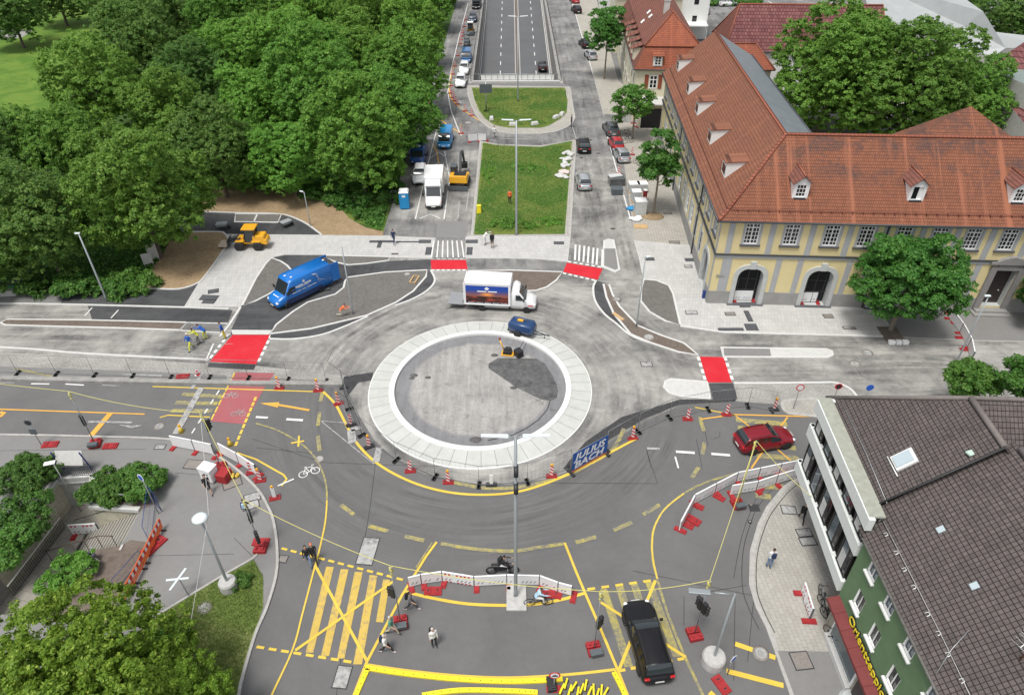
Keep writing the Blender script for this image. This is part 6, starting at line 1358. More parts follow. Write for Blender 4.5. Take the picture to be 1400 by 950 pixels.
# planted terrace block
b = B(); b.prism([(p.x, p.y) for p in gp([(128, 652), (205, 640), (213, 690), (192, 699), (124, 694)])], 0, .12, 0, 1); tag(b.build('terrace_bed', [M_PLANTB, M_CONCL]), 'raised planting terrace between the subway wall and the stairs', 'planter')
# bench, litter bin, notice board
t = thing('park_bench', 'weathered grey timber bench without backrest beside the low bush', 'bench', G(114, 788, 0), R(58)); b = B()
for k in (-1, 0, 1): b.box(0, k*.2, .40, 2.3, .17, .07, 0)
b.build('seat', pmat('weathered_wood', (.20, .185, .165), .9, noise=(8, .25)), t)
for s in (-.85, .85): b = B(); b.box(s, 0, 0, .12, .5, .40, 0); b.build('leg', M_CONCD, t)
t = thing('litter_bin', 'dark round litter bin beside the end of the stair rail', 'bin', G(129, 767, 0)); b = B(); b.lathe([(.24, .1), (.27, .75), (.2, .78), (.2, .6), (.18, .3)], 14, 0); b.build('bin_body', pmat('bin_grey', (.08, .09, .10), .6), t); b = B(); b.tube([(0, .32, 0), (0, .32, 1.0)], .04, 6, 0); b.build('post', M_STEEL, t)
t = thing('notice_board', 'slanted white notice board with a blue frame behind the subway railing', 'notice board', G(105, 645, 0)); b = B(); b.box(0, 0, .9, 1.9, .06, 1.1, 0, rx=-.5); b.build('panel', M_CONCL, t)
b = B()
M_BLUEF = pmat('blue_painted_steel', (.02, .05, .22), .5, .2)
for s in (-1.0, 1.0): b.beam((s, .25, 0), (s, -.1, 2.1), .07, .07, 0)
b.build('frame', M_BLUEF, t)
t = thing('small_sign_pole', 'thin pole with a small tilted plate rising from the subway', 'sign', G(111, 699, PITZ)); b = B(); b.tube([(0, 0, 0), (-.0, 0, 5.2)], .035, 6, 0); b.build('pole', M_STEEL, t); b = B(); b.box(-.25, 0, 5.1, .7, .35, .05, 0, .3); b.build('plate', M_WHR, t)
# ================================================================== STREET LAMPS
M_LAMP = pmat('lamp_steel', (.33, .36, .37), .45, .5); M_LHEAD = pmat('lamp_head', (.62, .68, .69), .4)
def lamp(base, top, label, arm='single', dirx=-1, head=.9, r=.09, basebox=None, H_=None, name='street_lamp'):
 g = G(*base); H_ = H_ or hgt(base, top); t = thing(name, label, 'street lamp', g)
 b = B(); b.tube([(0, 0, 0), (0, 0, .6), (0, 0, H_)], [r*1.3, r, r*.7], 10, 0); b.build('pole', M_LAMP, t)
 if arm == 'single': arms = [dirx]
 elif arm == 'double': arms = [-1, 1]
 else: arms = []
 for s in arms:
  L_ = head*.35; b = B(); b.tube([(0, 0, H_-.1), (s*L_, 0, H_+.05)], .04, 6, 0); b.build('arm', M_LAMP, t)
  b = B(); q = [(s*L_*.8, -.13, H_), (s*(L_+head), -.10, H_+.08), (s*(L_+head), .10, H_+.08), (s*L_*.8, .13, H_), (s*L_*.8, -.1, H_+.1), (s*(L_+head), -.07, H_+.15), (s*(L_+head), .07, H_+.15), (s*L_*.8, .1, H_+.1)]
  b.add(q, [(3, 2, 1, 0), (4, 5, 6, 7), (0, 1, 5, 4), (1, 2, 6, 5), (2, 3, 7, 6), (3, 0, 4, 7)]); b.build('lamp_head', M_LHEAD, t, bevel=.02)
 if arm == 'dish':
  b = B(); b.lathe([(.03, H_-.25), (.1, H_-.1), (.42, H_-.02), (.45, H_+.03), (.27, H_+.12), (0.001, H_+.14)], 20, 0); b.build('lamp_head', M_LHEAD, t)
 if arm == 'ball':
  b = B(); b.box(-.1, 0, H_-.05, .45, .2, .12, 0); b.build('lamp_head', M_LHEAD, t, bevel=.02)
 if basebox: b = B(); b.lathe([(basebox, 0), (basebox, .62), (basebox*.88, .74), (.12, .76)], 20, 0, sm=False); b.build('concrete_base', M_CONC, t)
 return t
t = lamp((705, 815), (704, 597), 'tall double-armed street lamp in the middle of the near crossing island', 'double', head=1.25, r=.115)
b = B();
for z in (9.9, 11.2): b.lathe([(.001, -.12), (.32, -.12), (.36, .0), (.32, .12), (.001, .12)], 14, 0, (.02, -.08, z), 'x')
b.build('signal_box', M_BLK, t)
c = G(706, 812); b = B(); b.box(c.x, c.y-.3, 0, 1.2, 1.7, .14, 0); tag(b.build('lamp_plinth', M_CONC, bevel=.02), 'square concrete plinth under the central lamp post', 'plinth')
lamp((706, 322), (707, 165), 'double-armed street lamp at the near end of the long grass island', 'double', head=1.1, r=.13)
t = lamp((708, 140), (708, 23), 'double-armed street lamp on the grass island at the tunnel portal', 'double', head=1.1, r=.12)
g0 = G(708, 140);
lamp((147, 412), (110, 318), 'single street lamp on the left pavement in front of the wood', 'ball', r=.1)
lamp((483, 430), (470, 337), 'bare lamp post standing on the large planting island beside the blue van', 'none', r=.08)
lamp((425, 310), (417, 262), 'small park lamp at the mulch bed below the wood', 'single', -1, .35, .06)
lamp((870, 447), (886, 352), 'slim street lamp on the narrow brown island right of the roundabout', 'single', 1, .3, .07)
lamp((1305, 500), (1337, 397), 'slim street lamp behind the white barrier row at the right', 'ball', r=.07)
lamp((314, 803), (286, 703), 'street lamp with a white dish on a round concrete base at the left pavement edge', 'dish', r=.09, basebox=.55)
t = lamp((974, 905), (1004, 812), 'temporary lamp post with one long horizontal arm on a round concrete base', 'none', r=.08, basebox=.66)
Hh = hgt((974, 905), (1004, 812)); b = B(); b.tube([(0, 0, Hh-.05), (-1.0, .1, Hh)], .05, 7, 0); b.build('arm', M_LAMP, t); b = B(); b.box(-1.75, .15, Hh-.05, 1.1, .3, .12, 0, -.1); b.build('lamp_head', M_LAMP, t, bevel=.03)
lamp((622, 152), (622, 100), 'traffic pole with a dark sign board at the left edge of the portal island', 'none', r=.06, H_=.01, name='x') if False else None
# signs
def sign(name, label, base, H_, plates, r=.035, foot=None, rz=0):
 t = thing(name, label, 'sign', G(*base), rz); b = B(); b.tube([(0, 0, 0), (0, 0, H_)], r, 6, 0); b.build('pole', M_STEEL, t)
 for (kind, z, w_, m, m2) in plates:
  b = B()
  if kind == 'disc':
   b.lathe([(w_/2, -.02), (w_/2, .0)], 18, 1, (0, -r-.01, z), 'y'); b.lathe([(w_/2*.74, -.024), (w_/2*.74, .0)], 18, 0, (0, -r-.014, z), 'y')
  elif kind == 'back': b.box(0, -r-.03, z-w_/2, w_, .05, w_, 0)
  elif kind == 'wide': b.box(0, -r-.03, z-w_*.3, w_, .06, w_*.75, 0)
  b.build('sign_plate', [m, m2], t)
 if foot: b = B(); b.box(0, 0, 0, *foot, 0); b.build('foot', M_REDP, t, bevel=.02)
 return t
M_REDP = pmat('red_rubber', (.32, .018, .022), .7, noise=(5, .12)); M_BLKR = pmat('black_rubber', (.025, .025, .027), .8); M_SGW = pmat('sign_white', (.78, .78, .78), .4); M_SGR = pmat('sign_red', (.6, .02, .03), .4); M_SGB = pmat('sign_blue', (.01, .10, .5), .4); M_GRYS = pmat('sign_back_grey', (.11, .13, .14), .5, .3)
t = sign('large_sign', 'large dark sign board seen from behind on the portal grass island', (665, 153), 4.6, [], .09); b = B(); b.box(0, -.12, 2.95, 1.9, .1, 1.3, 0); b.build('board', M_GRYS, t); b = B(); b.box(0, 0, 0, .9, .8, .12, 0); b.build('foot', M_CONCL, t)
t = sign('large_sign', 'large dark sign board seen from behind beside the parked bicycles', (581, 196), 4.0, [], .08); b = B(); b.box(0, -.12, 2.4, 1.6, .1, 1.7, 0); b.build('board', M_GRYS, t); b = B(); b.box(-.9, 0, 0, .5, .6, .7, 0); b.box(.9, 0, 0, .5, .6, .7, 0); b.build('foot', M_CONCL, t)
sign('no_entry_sign', 'red and white road sign on the brick island at the right', (1084, 560), 2.6, [('disc', 2.35, .65, M_SGW, M_SGR)])
sign('road_sign', 'red-rimmed road sign on the rubble strip at the right', (1137, 553), 2.2, [('disc', 1.95, .6, M_BLK, M_SGR)])
sign('mandatory_sign', 'blue round sign behind the grey tiled roof edge', (1180, 552), 2.0, [('disc', 1.75, .6, M_SGB, M_SGB)], foot=(.8, .4, .1))
sign('car_ban_sign', 'round white sign with red rim and a small black car at the bottom edge', (757, 942), 1.75, [('disc', 1.6, .62, M_SGW, M_SGR)], foot=(.8, .4, .1))
g0 = bpy.data.objects['car_ban_sign']; b = B(); b.box(0, -.09, 1.55, .3, .01, .09, 0); b.box(0, -.09, 1.64, .16, .01, .06, 0); b.build('pictogram', M_BLK, g0)
sign('arrow_sign', 'small blue arrow sign beside the round concrete lamp base', (994, 922), 1.9, [('disc', 1.75, .55, M_SGB, M_SGW)], foot=None, rz=.6)
sign('cycle_sign', 'tall thin post with a blue sign at the left pavement', (217, 702), 3.9, [('disc', 3.65, .6, M_SGB, M_SGW)], rz=-.5)
c = G(200, 640)
for i, (u, v, lab) in enumerate(((57, 609, 'first pair of dark traffic signs at the left edge on a red foot'),)):
 t = sign('sign_post', lab, (u, v), 2.7, [('disc', 2.4, .55, M_BLK, M_GRYS), ('back', 1.5, .5, M_GRYS, M_GRYS)], .03)
 c_ = None
def ped_sign(): pass
# saltire marking board lying (white cross)
t = thing('white_cross_marker', 'white wooden cross on a short post at the left pavement', 'marker', G(259, 815, 0)); b = B(); Hx = 1.5
b.tube([(0, 0, 0), (-.35, .3, Hx)], .035, 6, 0); b.build('post', M_STEEL, t); b = B(); b.beam((-1.0, .1, Hx+.02), (.3, .25, Hx+.02), .14, .04, 0); b.beam((-.1, .9, Hx+.06), (-.5, -.6, Hx+.06), .14, .04, 0); b.build('cross', M_LHEAD, t)
# wood info boards at mulch
for (u, v, h, lab) in ((205, 365, 1.2, 'lower grey display board among the leaves at the mulch field'), (213, 358, 1.7, 'higher grey display board among the leaves at the mulch field')):
 t = thing('display_board', lab, 'board', G(u, v, .1), R(25)); b = B(); b.box(0, 0, .4, .95, .08, h, 0); b.build('panel', M_CONC, t); b = B(); b.box(-.4, 0, 0, .06, .06, .45, 0); b.box(.4, 0, 0, .06, .06, .45, 0); b.build('leg', M_STEEL, t)
# ================================================================== BEACONS, BARRIERS, FENCES
def stripes_mat(name, a, c, k=3.2, ang=.8):
 g = NG(name); x, y, z = g.sep(g.obj); f = g.math('FRACT', g.math('MULTIPLY', g.math('ADD', z, g.math('MULTIPLY', x, ang)), k)); s = g.math('GREATER_THAN', f, .5)
 return g.out(g.mix(s, a, c), .45, .4)
M_STR = stripes_mat('beacon_stripes', (.55, .02, .03), (.75, .75, .74)); M_LENS = pmat('amber_lens', (.85, .42, .02), .25)
def foot(t, m=None, h=.12):
 b = B(); b.box(0, 0, 0, .8, .42, h*.55, 0, top=(.97, .94)); b.box(0, 0, h*.5, .22, .34, h*.6, 0)
 for s in (-1, 1): b.box(s*.26, 0, h*.5, .20, .32, h*.5, 0); b.box(s*.26, 0, h*.999, .10, .16, .004, 1)
 return b.build('foot', [m or M_REDP, M_BLK], t)
def beaconproto(lampon=True, blk=False, plain=False):
 t = thing('beacon', 'beacon', 'beacon'); foot(t, M_BLKR if blk else None)
 b = B(); b.box(0, 0, .14, .25, .05, .92, 0); b.build('blade', M_SGW if plain else M_STR, t, bevel=.015)
 if lampon: b = B(); b.lathe([(.09, -.05), (.11, 0), (.09, .05)], 12, 0, (0, 0, 1.2), 'y'); b.box(0, 0, 1.05, .08, .06, .08, 1); b.build('warning_light', [M_LENS, M_YEL], t)
 return t
bp = {}
def beacon(u, v, label, lampon=False, blk=False, plain=False, rz=0, group='beacons round the roundabout works'):
 k = (lampon, blk, plain); g = G(u, v, .01)
 if k not in bp: bp[k] = o = beaconproto(*k); o.location = g; o.rotation_euler = (0, 0, rz); o['label'] = label; o['group'] = group
 else: o = dup(bp[k], g, rz, label, None, group)
 return o
for (u, v, l, bk, pl, rz, lab) in (
 (382, 531, 1, 0, 0, 0, 'beacon on a red foot at the yellow line, leftmost beside the old red crossing'),
 (435, 534, 1, 0, 0, 0, 'beacon on a red foot at the corner where the yellow line turns'),
 (463, 552, 1, 0, 0, .5, 'striped beacon on a red foot just after the yellow line corner'),
 (480, 581, 0, 1, 0, .5, 'striped beacon on a black foot beside the white painted wedge'),
 (505, 611, 1, 1, 0, .5, 'striped beacon with amber light on a black foot left of the roundabout apron'),
 (561, 644, 0, 0, 0, .1, 'beacon on a red foot below the left part of the pale apron'),
 (613, 659.5, 1, 0, 0, 0, 'narrow beacon on a red foot in the middle below the apron'),
 (672, 663, 0, 1, 1, 0, 'plain white post on a black foot left of the central lamp'),
 (754, 651, 1, 0, 0, 0, 'beacon with amber light on a red foot left of the blue banner'),
 (865, 599, 1, 0, 0, .2, 'beacon with amber light on a red foot right of the blue banner'),
 (940, 573, 0, 0, 0, 0, 'beacon on a red foot under the pale south-east island'),
 (993, 567, 0, 0, 0, 0, 'beacon on a red foot below the right red crossing'),
 (356, 657, 1, 0, 0, .2, 'striped beacon with amber light at the end of the left barrier row'),
 (376, 681, 1, 0, 1, .3, 'white beacon with amber light at the left kerb curve'),
 (344, 646, 0, 0, 0, .3, 'low beacon behind the end of the left barrier row'),
 (1058, 560, 1, 1, 0, 0, 'beacon with yellow lamp at the left end of the brick island')):
 beacon(u, v, lab, bool(l), bool(bk), bool(pl), rz)
farA = [(586, 148), (588, 152), (590, 156), (593, 160), (595, 164), (598, 168)]
for i, (u, v) in enumerate(farA): beacon(u, v, f'striped beacon, {ORD[i]} from the top in the short row at the wood-side kerb', group='beacons along the left street', rz=.3)
farB = [(637, 28), (635, 37), (632.6, 45), (631.3, 50), (630, 55), (629.4, 60.5), (626, 77), (622, 91), (619, 102), (616.6, 118), (617, 128), (619.5, 134), (622, 138.5), (625, 143), (636, 152.5), (645, 158.5), (631, 183)]
ORDN = ORD+['thirteenth', 'fourteenth', 'fifteenth', 'sixteenth', 'seventeenth', 'eighteenth', 'nineteenth', 'twentieth']
for i, (u, v) in enumerate(farB): beacon(u, v, f'striped beacon, {ORDN[i]} from the top in the long row between the lanes', lampon=(i in (9, 16)), group='beacons along the left street', rz=.2)
for (u, v, lab) in ((866, 169, 'striped beacon beside the parked bicycles on the right pavement'), (846, 238, 'striped beacon behind the silver hatchback'), (864, 212, 'low striped beacon right of the silver hatchback')): beacon(u, v, lab, group='beacons on the right pavement')
c = G(270, 512); b = B(); b.lathe([(.16, 0), (.03, .55)], 12, 0, tuple(c)); b.box(c.x, c.y, 0, .4, .4, .03, 0); o = b.build('traffic_cone', [M_STR]); tag(o, 'small striped cone at the concrete edge beside the old crossing', 'cone');
M_BAR = pmat('white_barrier_plastic', (.76, .77, .77), .5, noise=(4, .03)); M_HATCH = pmat('dark_hatch', (.16, .17, .18), .6)
def barrier_row(name, label, pts, h, z0=0.0, hatch=True, red=(), feet=(), group='white barrier boards'):
 """boards stand on feet ; pts = top edge points in plan (world)"""
 t = None; out = []
 for i in range(len(pts)-1):
  a, c = Vector(pts[i]), Vector(pts[i+1]); d = c-a; d.z = 0; L_ = d.length; u = d.normalized(); ang = math.atan2(u.y, u.x)
  t = thing(name, label.format(ORD[i]), 'barrier', (a.x, a.y, z0), ang, group)
  b = B(); b.box(L_/2, 0, .12, L_-.03, .06, h-.12, 0); b.box(L_/2, 0, h, L_-.03, .09, .05, 0)
  b.build('board', M_BAR, t)
  b = B(); n = max(2, int(L_/.28))
  for k in range(n):
   x0 = .15+(L_-.3)*k/n
   if k % 6 == 2: continue
   for y in (-.034, .034):
    q = [(x0, y, .28), (x0+.07, y, .28), (x0+.20, y, .48), (x0+.13, y, .48)]; b.add(q if y < 0 else q[::-1], [(0, 1, 2, 3)], 0)
   if i in red:
    for y in (-.035, .035): b.add([(x0, y, h-.22), (x0+.13, y, h-.22), (x0+.13, y, h-.05), (x0, y, h-.05)], [(0, 1, 2, 3)], 1); b.add([(x0+.05, y, .13), (x0+.2, y, .13), (x0+.2, y, .22), (x0+.05, y, .22)], [(0, 1, 2, 3)], 1)
  if hatch: b.build('hatching', [M_HATCH, M_SGR], t, rec=False)
  for e in ((0,) if i < len(pts)-2 else (0, L_)):
   b = B(); b.box(e+.12, -.05, 0, .35, .85, .09, 0, top=(.95, .95)); b.box(e+.12, -.3, .08, .22, .2, .06, 0); b.box(e+.12, .2, .08, .22, .2, .06, 0); b.build('foot', M_REDP, t)
  b = B(); b.box(L_-.02, 0, .05, .05, .1, h+.02, 0); b.build('post', M_GRYS, t); out.append(t)
 return out
def top(pts, h): return [G(u, v, h) for u, v in pts]
barrier_row('construction_barrier', 'white barrier board, {} from the left in the row on the left pavement edge', top([(231, 596), (262, 602), (289, 608)], 1.1), 1.1, hatch=False, group='barriers on the left corner')
barrier_row('construction_barrier', 'white barrier board, {} from the top in the slanting row behind the control cabinet', top([(297, 606), (323, 620), (348, 636)], 1.1), 1.1, hatch=False, group='barriers on the left corner')
barrier_row('construction_barrier', 'white hatched barrier board, {} from the left across the near crossing island', top([(557.4, 790), (575, 785.5), (604, 781.5), (648, 788.5), (693, 786), (738, 787), (763.6, 796.5), (783, 801.5)], 1.0), 1.0, red=(2,), group='barriers on the near island')
barrier_row('construction_barrier', 'white hatched barrier board, {} from the lower left in the row beside the red car', top([(931, 713), (950.4, 676.5), (980, 661), (1009.4, 646), (1040, 640), (1069, 634), (1098, 628.5)], 1.0), 1.0, group='barriers beside the red car')
barrier_row('construction_barrier', 'white hatched barrier board, {} from the left in the inner row beside the banded building', top([(1001, 664), (1037, 658), (1064, 649), (1092, 641)], 1.0), 1.0, group='barriers beside the red car')
barrier_row('construction_barrier', 'white barrier board, {} from the top in the row across the right pavement', top([(1302.5, 423), (1318, 443), (1329, 463), (1333, 482)], 1.0), 1.0, hatch=False, group='barriers on the right pavement')
barrier_row('construction_barrier', 'white barrier board, {} from the left behind the excavator arm', top([(640, 185), (653, 184), (665, 184)], 1.0), 1.0, hatch=False, group='barriers behind the excavator')
barrier_row('construction_barrier', 'white barrier board, {} from the left in front of the dark gateway', top([(870, 165), (884, 162), (899, 157)], 1.0), 1.0, hatch=False, group='barriers by the gateway')
barrier_row('construction_barrier', 'hatched barrier board, {} one inside the first archway', [YO+EA*2.6+NA*.55, YO+EA*4.4+NA*.6], 1.1, group='barriers in the archways')
barrier_row('construction_barrier', 'hatched barrier board, {} one inside the second archway', [YO+EA*8.95+NA*.55, YO+EA*10.5+NA*.65], 1.1, group='barriers in the archways')
barrier_row('construction_barrier', 'white and red barrier board, {} one across the foot of the subway stairs', [G(92, 718, -1.7), G(131, 716, -1.7)], 1.1, z0=PITZ, red=(0,), group='barriers at the subway')
barrier_row('construction_barrier', 'narrow white and red barrier, {} one beside the parked bicycles', top([(1100, 797), (1112, 835)], 1.0), 1.0, z0=.1, red=(0,), group='barrier at the bicycles')
# orange plastic barriers: red-white top rail over orange grid
M_OR = pmat('orange_plastic', (.62, .12, .02), .55); M_RW = stripes_mat('red_white_blocks', (.62, .03, .02), (.78, .77, .75), 1.0, 0)
def rwm():
 g = NG('red_white_rail'); x, y, z = g.sep(g.obj); s = g.math('GREATER_THAN', g.math('FRACT', g.math('MULTIPLY', x, 2.3)), .5); return g.out(g.mix(s, (.6, .03, .02), (.78, .77, .75)), .5, .4)
M_RWR = rwm()
pts = top([(217, 708), (204, 734), (191, 760), (178, 785), (165, 808)], 1.0); first = None
for i in range(4):
 a, c = pts[i], pts[i+1]; d = c-a; ang = math.atan2(d.y, d.x); L_ = math.hypot(d.x, d.y); lab = f'orange plastic barrier with red and white rail, {ORD[i]} from the top of the slanting row'
 if first is None:
  t = thing('plastic_barrier', lab, 'barrier', (a.x, a.y, .01), ang, 'orange barriers at the stairs'); b = B(); b.box(L_/2, 0, .62, L_, .07, .30, 0); b.build('rail', M_RWR, t)
  b = B();
  for k in range(14): b.box(.05+(L_-.1)*k/13, 0, .1, .035, .045, .55, 0)
  for z in (.12, .36): b.box(L_/2, 0, z, L_, .04, .06, 0)
  for z in (.93,): b.box(L_/2, 0, z, L_, .05, .05, 0)
  b.build('grid', M_OR, t)
  for e in (.25, L_-.25): b = B(); b.box(e, 0, 0, .12, .6, .07, 0); b.build('foot', M_BLKR, t)
  first = t
 else: dup(first, (a.x, a.y, .01), ang, lab, None, 'orange barriers at the stairs')
# blue fence panels standing and lying by the stairs
def mesh_panel(name, label, p0, p1, h, m, z0=0, tilt=0, feetm=None, group=None, sp=.16, cat='fence'):
 d = Vector(p1)-Vector(p0); d.z = 0; L_ = d.length; ang = math.atan2(d.y, d.x); t = thing(name, label, cat, (p0[0], p0[1], z0), ang, group)
 b = B(); b.tube([(0, 0, .12), (0, 0, h), (L_, 0, h), (L_, 0, .12), (0, 0, .12)], .02, 6, 0); b.tube([(0, 0, h*.5), (L_, 0, h*.5)], .008, 4, 0); f = b.build('frame', m, t)
 b = B(); n = int(L_/sp)
 for k in range(1, n): b.beam((L_*k/n, 0, .12), (L_*k/n, 0, h), .005, .005, 0)
 b.build('wires', m, t)
 for e in ((0, L_) if feetm else ()):
  b = B(); b.box(e, 0, 0, .22, .68, .13, 0, top=(.9, .96)); b.build('foot', feetm, t)
 if tilt: t.rotation_euler = (tilt, 0, ang)
 return t
mesh_panel('blue_fence_panel', 'blue mesh fence panel standing beside the planted terrace', G(213, 690), G(222, 700), 1.9, M_BLUEF, .02)
mesh_panel('blue_fence_panel', 'blue mesh fence panel standing above the stairs, facing the pavement', G(213, 692), G(207, 745), 1.9, M_BLUEF, .02)
mesh_panel('blue_fence_panel', 'low blue mesh panel leaning behind the orange barriers', G(196, 765), G(160, 806), 1.0, M_BLUEF, .02)
for u, v, z in ((219, 698, 0), (220, 666, 0)): c = G(u, v, z)
# site fences
M_FENCE = pmat('fence_wire', (.25, .26, .26), .5, .5)
fl = [(-60, 507), (-14, 509), (25, 511), (78, 512), (130, 514), (182, 515), (234, 517), (287, 517), (340, 518), (394, 520), (446, 522)]
for i in range(len(fl)-1): mesh_panel('site_fence', f'mesh site fence panel, {ORDN[i]} from the left along the left road works', G(*fl[i]), G(*fl[i+1]), 2.0, M_FENCE, .02, 0, M_BLKR, 'site fences', .3)
fr_ = [(470, 531), (478, 560), (495, 596), (542, 630), (595, 653), (655, 664), (721, 660), (780, 642)]
for i in range(len(fr_)-1): mesh_panel('site_fence', f'mesh site fence panel, {ORDN[i]} from the left round the near side of the roundabout', G(*fr_[i]), G(*fr_[i+1]), 2.0, M_FENCE, .02, 0, M_BLKR, 'site fences', .3)
fr_ = [(829, 616), (872, 591), (915, 572), (968, 561), (1022, 556), (1056, 562)]
for i in range(len(fr_)-1): mesh_panel('site_fence', f'mesh site fence panel, {ORDN[i]} from the banner along the right road works', G(*fr_[i]), G(*fr_[i+1]), 2.0, M_FENCE, .02, 0, M_BLKR, 'site fences', .3)
# tipped fence panels on rubble near the trench
mesh_panel('fallen_fence_panel', 'mesh fence panel leaning over the trench left of the roundabout', G(447, 497), G(478, 519), 1.6, M_FENCE, .1, -.7, None, None, .2)
mesh_panel('fallen_fence_panel', 'bundle of mesh panels leaning beside the pale apron', G(478, 548), G(494, 585), 1.5, M_FENCE, .1, .6, None, None, .2)
# banner
a, c = G(781, 648), G(829, 621); d = c-a; L_ = d.length; t = thing('banner_fence', 'blue company banner with white letters and an orange edge on a site fence panel', 'banner', (a.x, a.y, 0), math.atan2(d.y, d.x))
b = B(); b.tube([(0, 0, .1), (0, 0, 2.05), (L_, 0, 2.05), (L_, 0, .1)], .022, 6, 0); b.build('frame', M_FENCE, t)
b = B(); b.box(L_/2, -.03, .32, L_-.04, .02, 1.72, 0); bn = b.build('banner', pmat('banner_blue', (.012, .085, .33), .5), t)
b = B(); b.box(L_/2, -.03, .18, L_-.04, .024, .14, 0); b.build('banner_edge', pmat('banner_orange', (.70, .17, .05), .5), t)
for txt, z in (('JULIUS', 1.24), ('BACH', .46)):
 o = text(txt, .86, M_SGW, t, tmat((.25 if txt == 'JULIUS' else .18, -.046, z), (1, 0, 0), (0, 0, 1)), 'lettering', .004, .022, shear=.22)
 w_ = max(v.co.x for v in o.data.vertices); s = (L_-.5)/w_
 for v in o.data.vertices: v.co.x *= s; v.co.y *= 1.02
for e in (0, L_): b = B(); b.box(e, 0, 0, .24, .72, .14, 0, top=(.9, .96)); b.build('foot', M_BLKR, t)
# ================================================================== TRAFFIC SIGNALS + CABLES
M_YC = pmat('yellow_cable', (.60, .55, .17), .6); M_HEAD = M_BLK
def ballast(t, n=2, lay=0, batt=False, rz=0):
 for k in range(n):
  b = B(); y = (k-(n-1)/2)*.44; b.box(0, y, .08*lay, .82, .40, .28, 0, rz, top=(.96, .92)); b.box(-.22, y, .36+.08*lay-.0, .16, .2, .05, 0); b.box(.22, y, .36+.08*lay, .16, .2, .05, 0); b.build('ballast_block', M_REDP, t, bevel=.03)
 if batt: b = B(); b.box(0, -.4, .30, .7, .36, .24, 0); b.build('battery', M_GRYS, t, bevel=.02)
def signal(base, top_, label, heads=((.55, 0),), n=2, batt=False, rz=0, blob=True):
 g = G(*base); H_ = hgt(base, top_); t = thing('portable_signal', label, 'traffic signal', g, rz, 'portable traffic signals')
 b = B(); b.tube([(0, 0, .2), (0, 0, H_)], .035, 7, 0); b.build('pole', M_LAMP, t); ballast(t, n, 0, batt)
 for (f, yaw) in heads:
  z = H_*f; b = B(); cx, cy = .16*math.cos(yaw), .16*math.sin(yaw); b.box(cx, cy, z-.45, .26, .22, .9, 0, yaw)
  hd = b.build('signal_head', M_HEAD, t, bevel=.02); dx, dy = math.cos(yaw), math.sin(yaw)
  for i, mm in enumerate(('red_lens_off', 'amber_lens_off', 'green_lens_off')):
   b = B(); b.tube([(cx+dx*.12, cy+dy*.12, z+.28-.28*i), (cx+dx*.30, cy+dy*.30, z+.28-.28*i)], [.11, .12], 10, 0); b.build('visor', M_HEAD, hd)
 if blob:
  b = B(); rs_ = random.Random(int(base[0])); pts = [(0.06*math.cos(k*1.9), .06*math.sin(k*1.9), H_-.1-.11*k) for k in range(9)]; b.tube(pts, [.06, .09, .07, .10, .06, .05, .04, .03, .02], 6, 0); b.build('cable_coil', M_YC, t)
 return t, g+Vector((0, 0, H_))
tips = []
SG = [((302, 640), (268, 566), 'portable signal in front of the control cabinet on the left corner', ((.75, 1.0),), 2, False), ((357, 750), (332, 683), 'portable signal on red ballast at the left kerb', ((.62, 2.0), (.3, -1)), 2, False), ((548, 852), (534, 773), 'portable signal beside the near left zebra crossing', ((.55, 2.6),), 2, True),
      ((812, 888), (819, 808), 'portable signal left of the black estate car', ((.45, 0.6),), 2, True), ((949, 868), (968, 792), 'portable signal right of the black estate car', ((.55, -1.2), (.55, 1.8)), 2, False), ((1008, 690), (1034, 602), 'portable signal with a thick yellow cable beside the red car', (), 2, True), ((131, 608), (97, 533), 'leaning-looking signal mast at the left edge of the lower road', ((.45, 2.2),), 2, True)]
for base, top_, lab, hd, n, bt in SG:
 t, tp = signal(base, top_, lab, hd, n, bt, .2 if base[0] != 357 else 0); tips.append(tp)
def sag(a, c, s, n=14): a, c = Vector(a), Vector(c); return [a.lerp(c, k/n)+Vector((0, 0, -s*4*(k/n)*(1-k/n))) for k in range(n+1)]
def cable(label, pts, r=.019, m=None): b = B(); b.tube(pts, r, 6, 0); o = b.build('hanging_cable', m or M_YC); tag(o, label, 'cable', 'signal cables'); return o
T2, T3, T4, T5, T6, T7, T1 = tips
cable('yellow cable from the left picture edge to the leftmost mast', sag(G(-60, 516, 4), T1, .1)); cable('yellow cable hanging over the lower road from the leftmost mast to the cabinet mast', sag(T1, T2, .4)); cable('yellow cable from the cabinet mast to the signal at the left kerb', sag(T2, T3, .2))
cable('yellow cable from the left kerb signal across the near crossing', sag(T3, T4, .35)); cable('yellow cable passing over the near island barriers', sag(T4, T5, .35)); cable('yellow cable over the black estate car', sag(T5, T6, .3)); cable('yellow cable climbing to the mast beside the red car', sag(T6, T7, .3)); cable('yellow cable from the red car mast to the banded building', sag(T7, Vector(KO)+NA*-3+EA*-.2+Vector((0, 0, 4.4)), .2))
cable('pale cable rising from the cabinet mast along the dish lamp', sag(T2, G(285, 703, 6.7), .1), .015, M_CONCL); cable('pale cable sloping from the dish lamp down to the verge tree', sag(G(285, 703, 6.7), G(250, 908, 1.5), .1), .015, M_CONCL)
b = B(); b.tube([T7, G(1008, 690, .4)], .03, 6, 0); o = b.build('hanging_cable', M_YC); tag(o, 'thick yellow cable wound down the mast beside the red car', 'cable', 'signal cables')
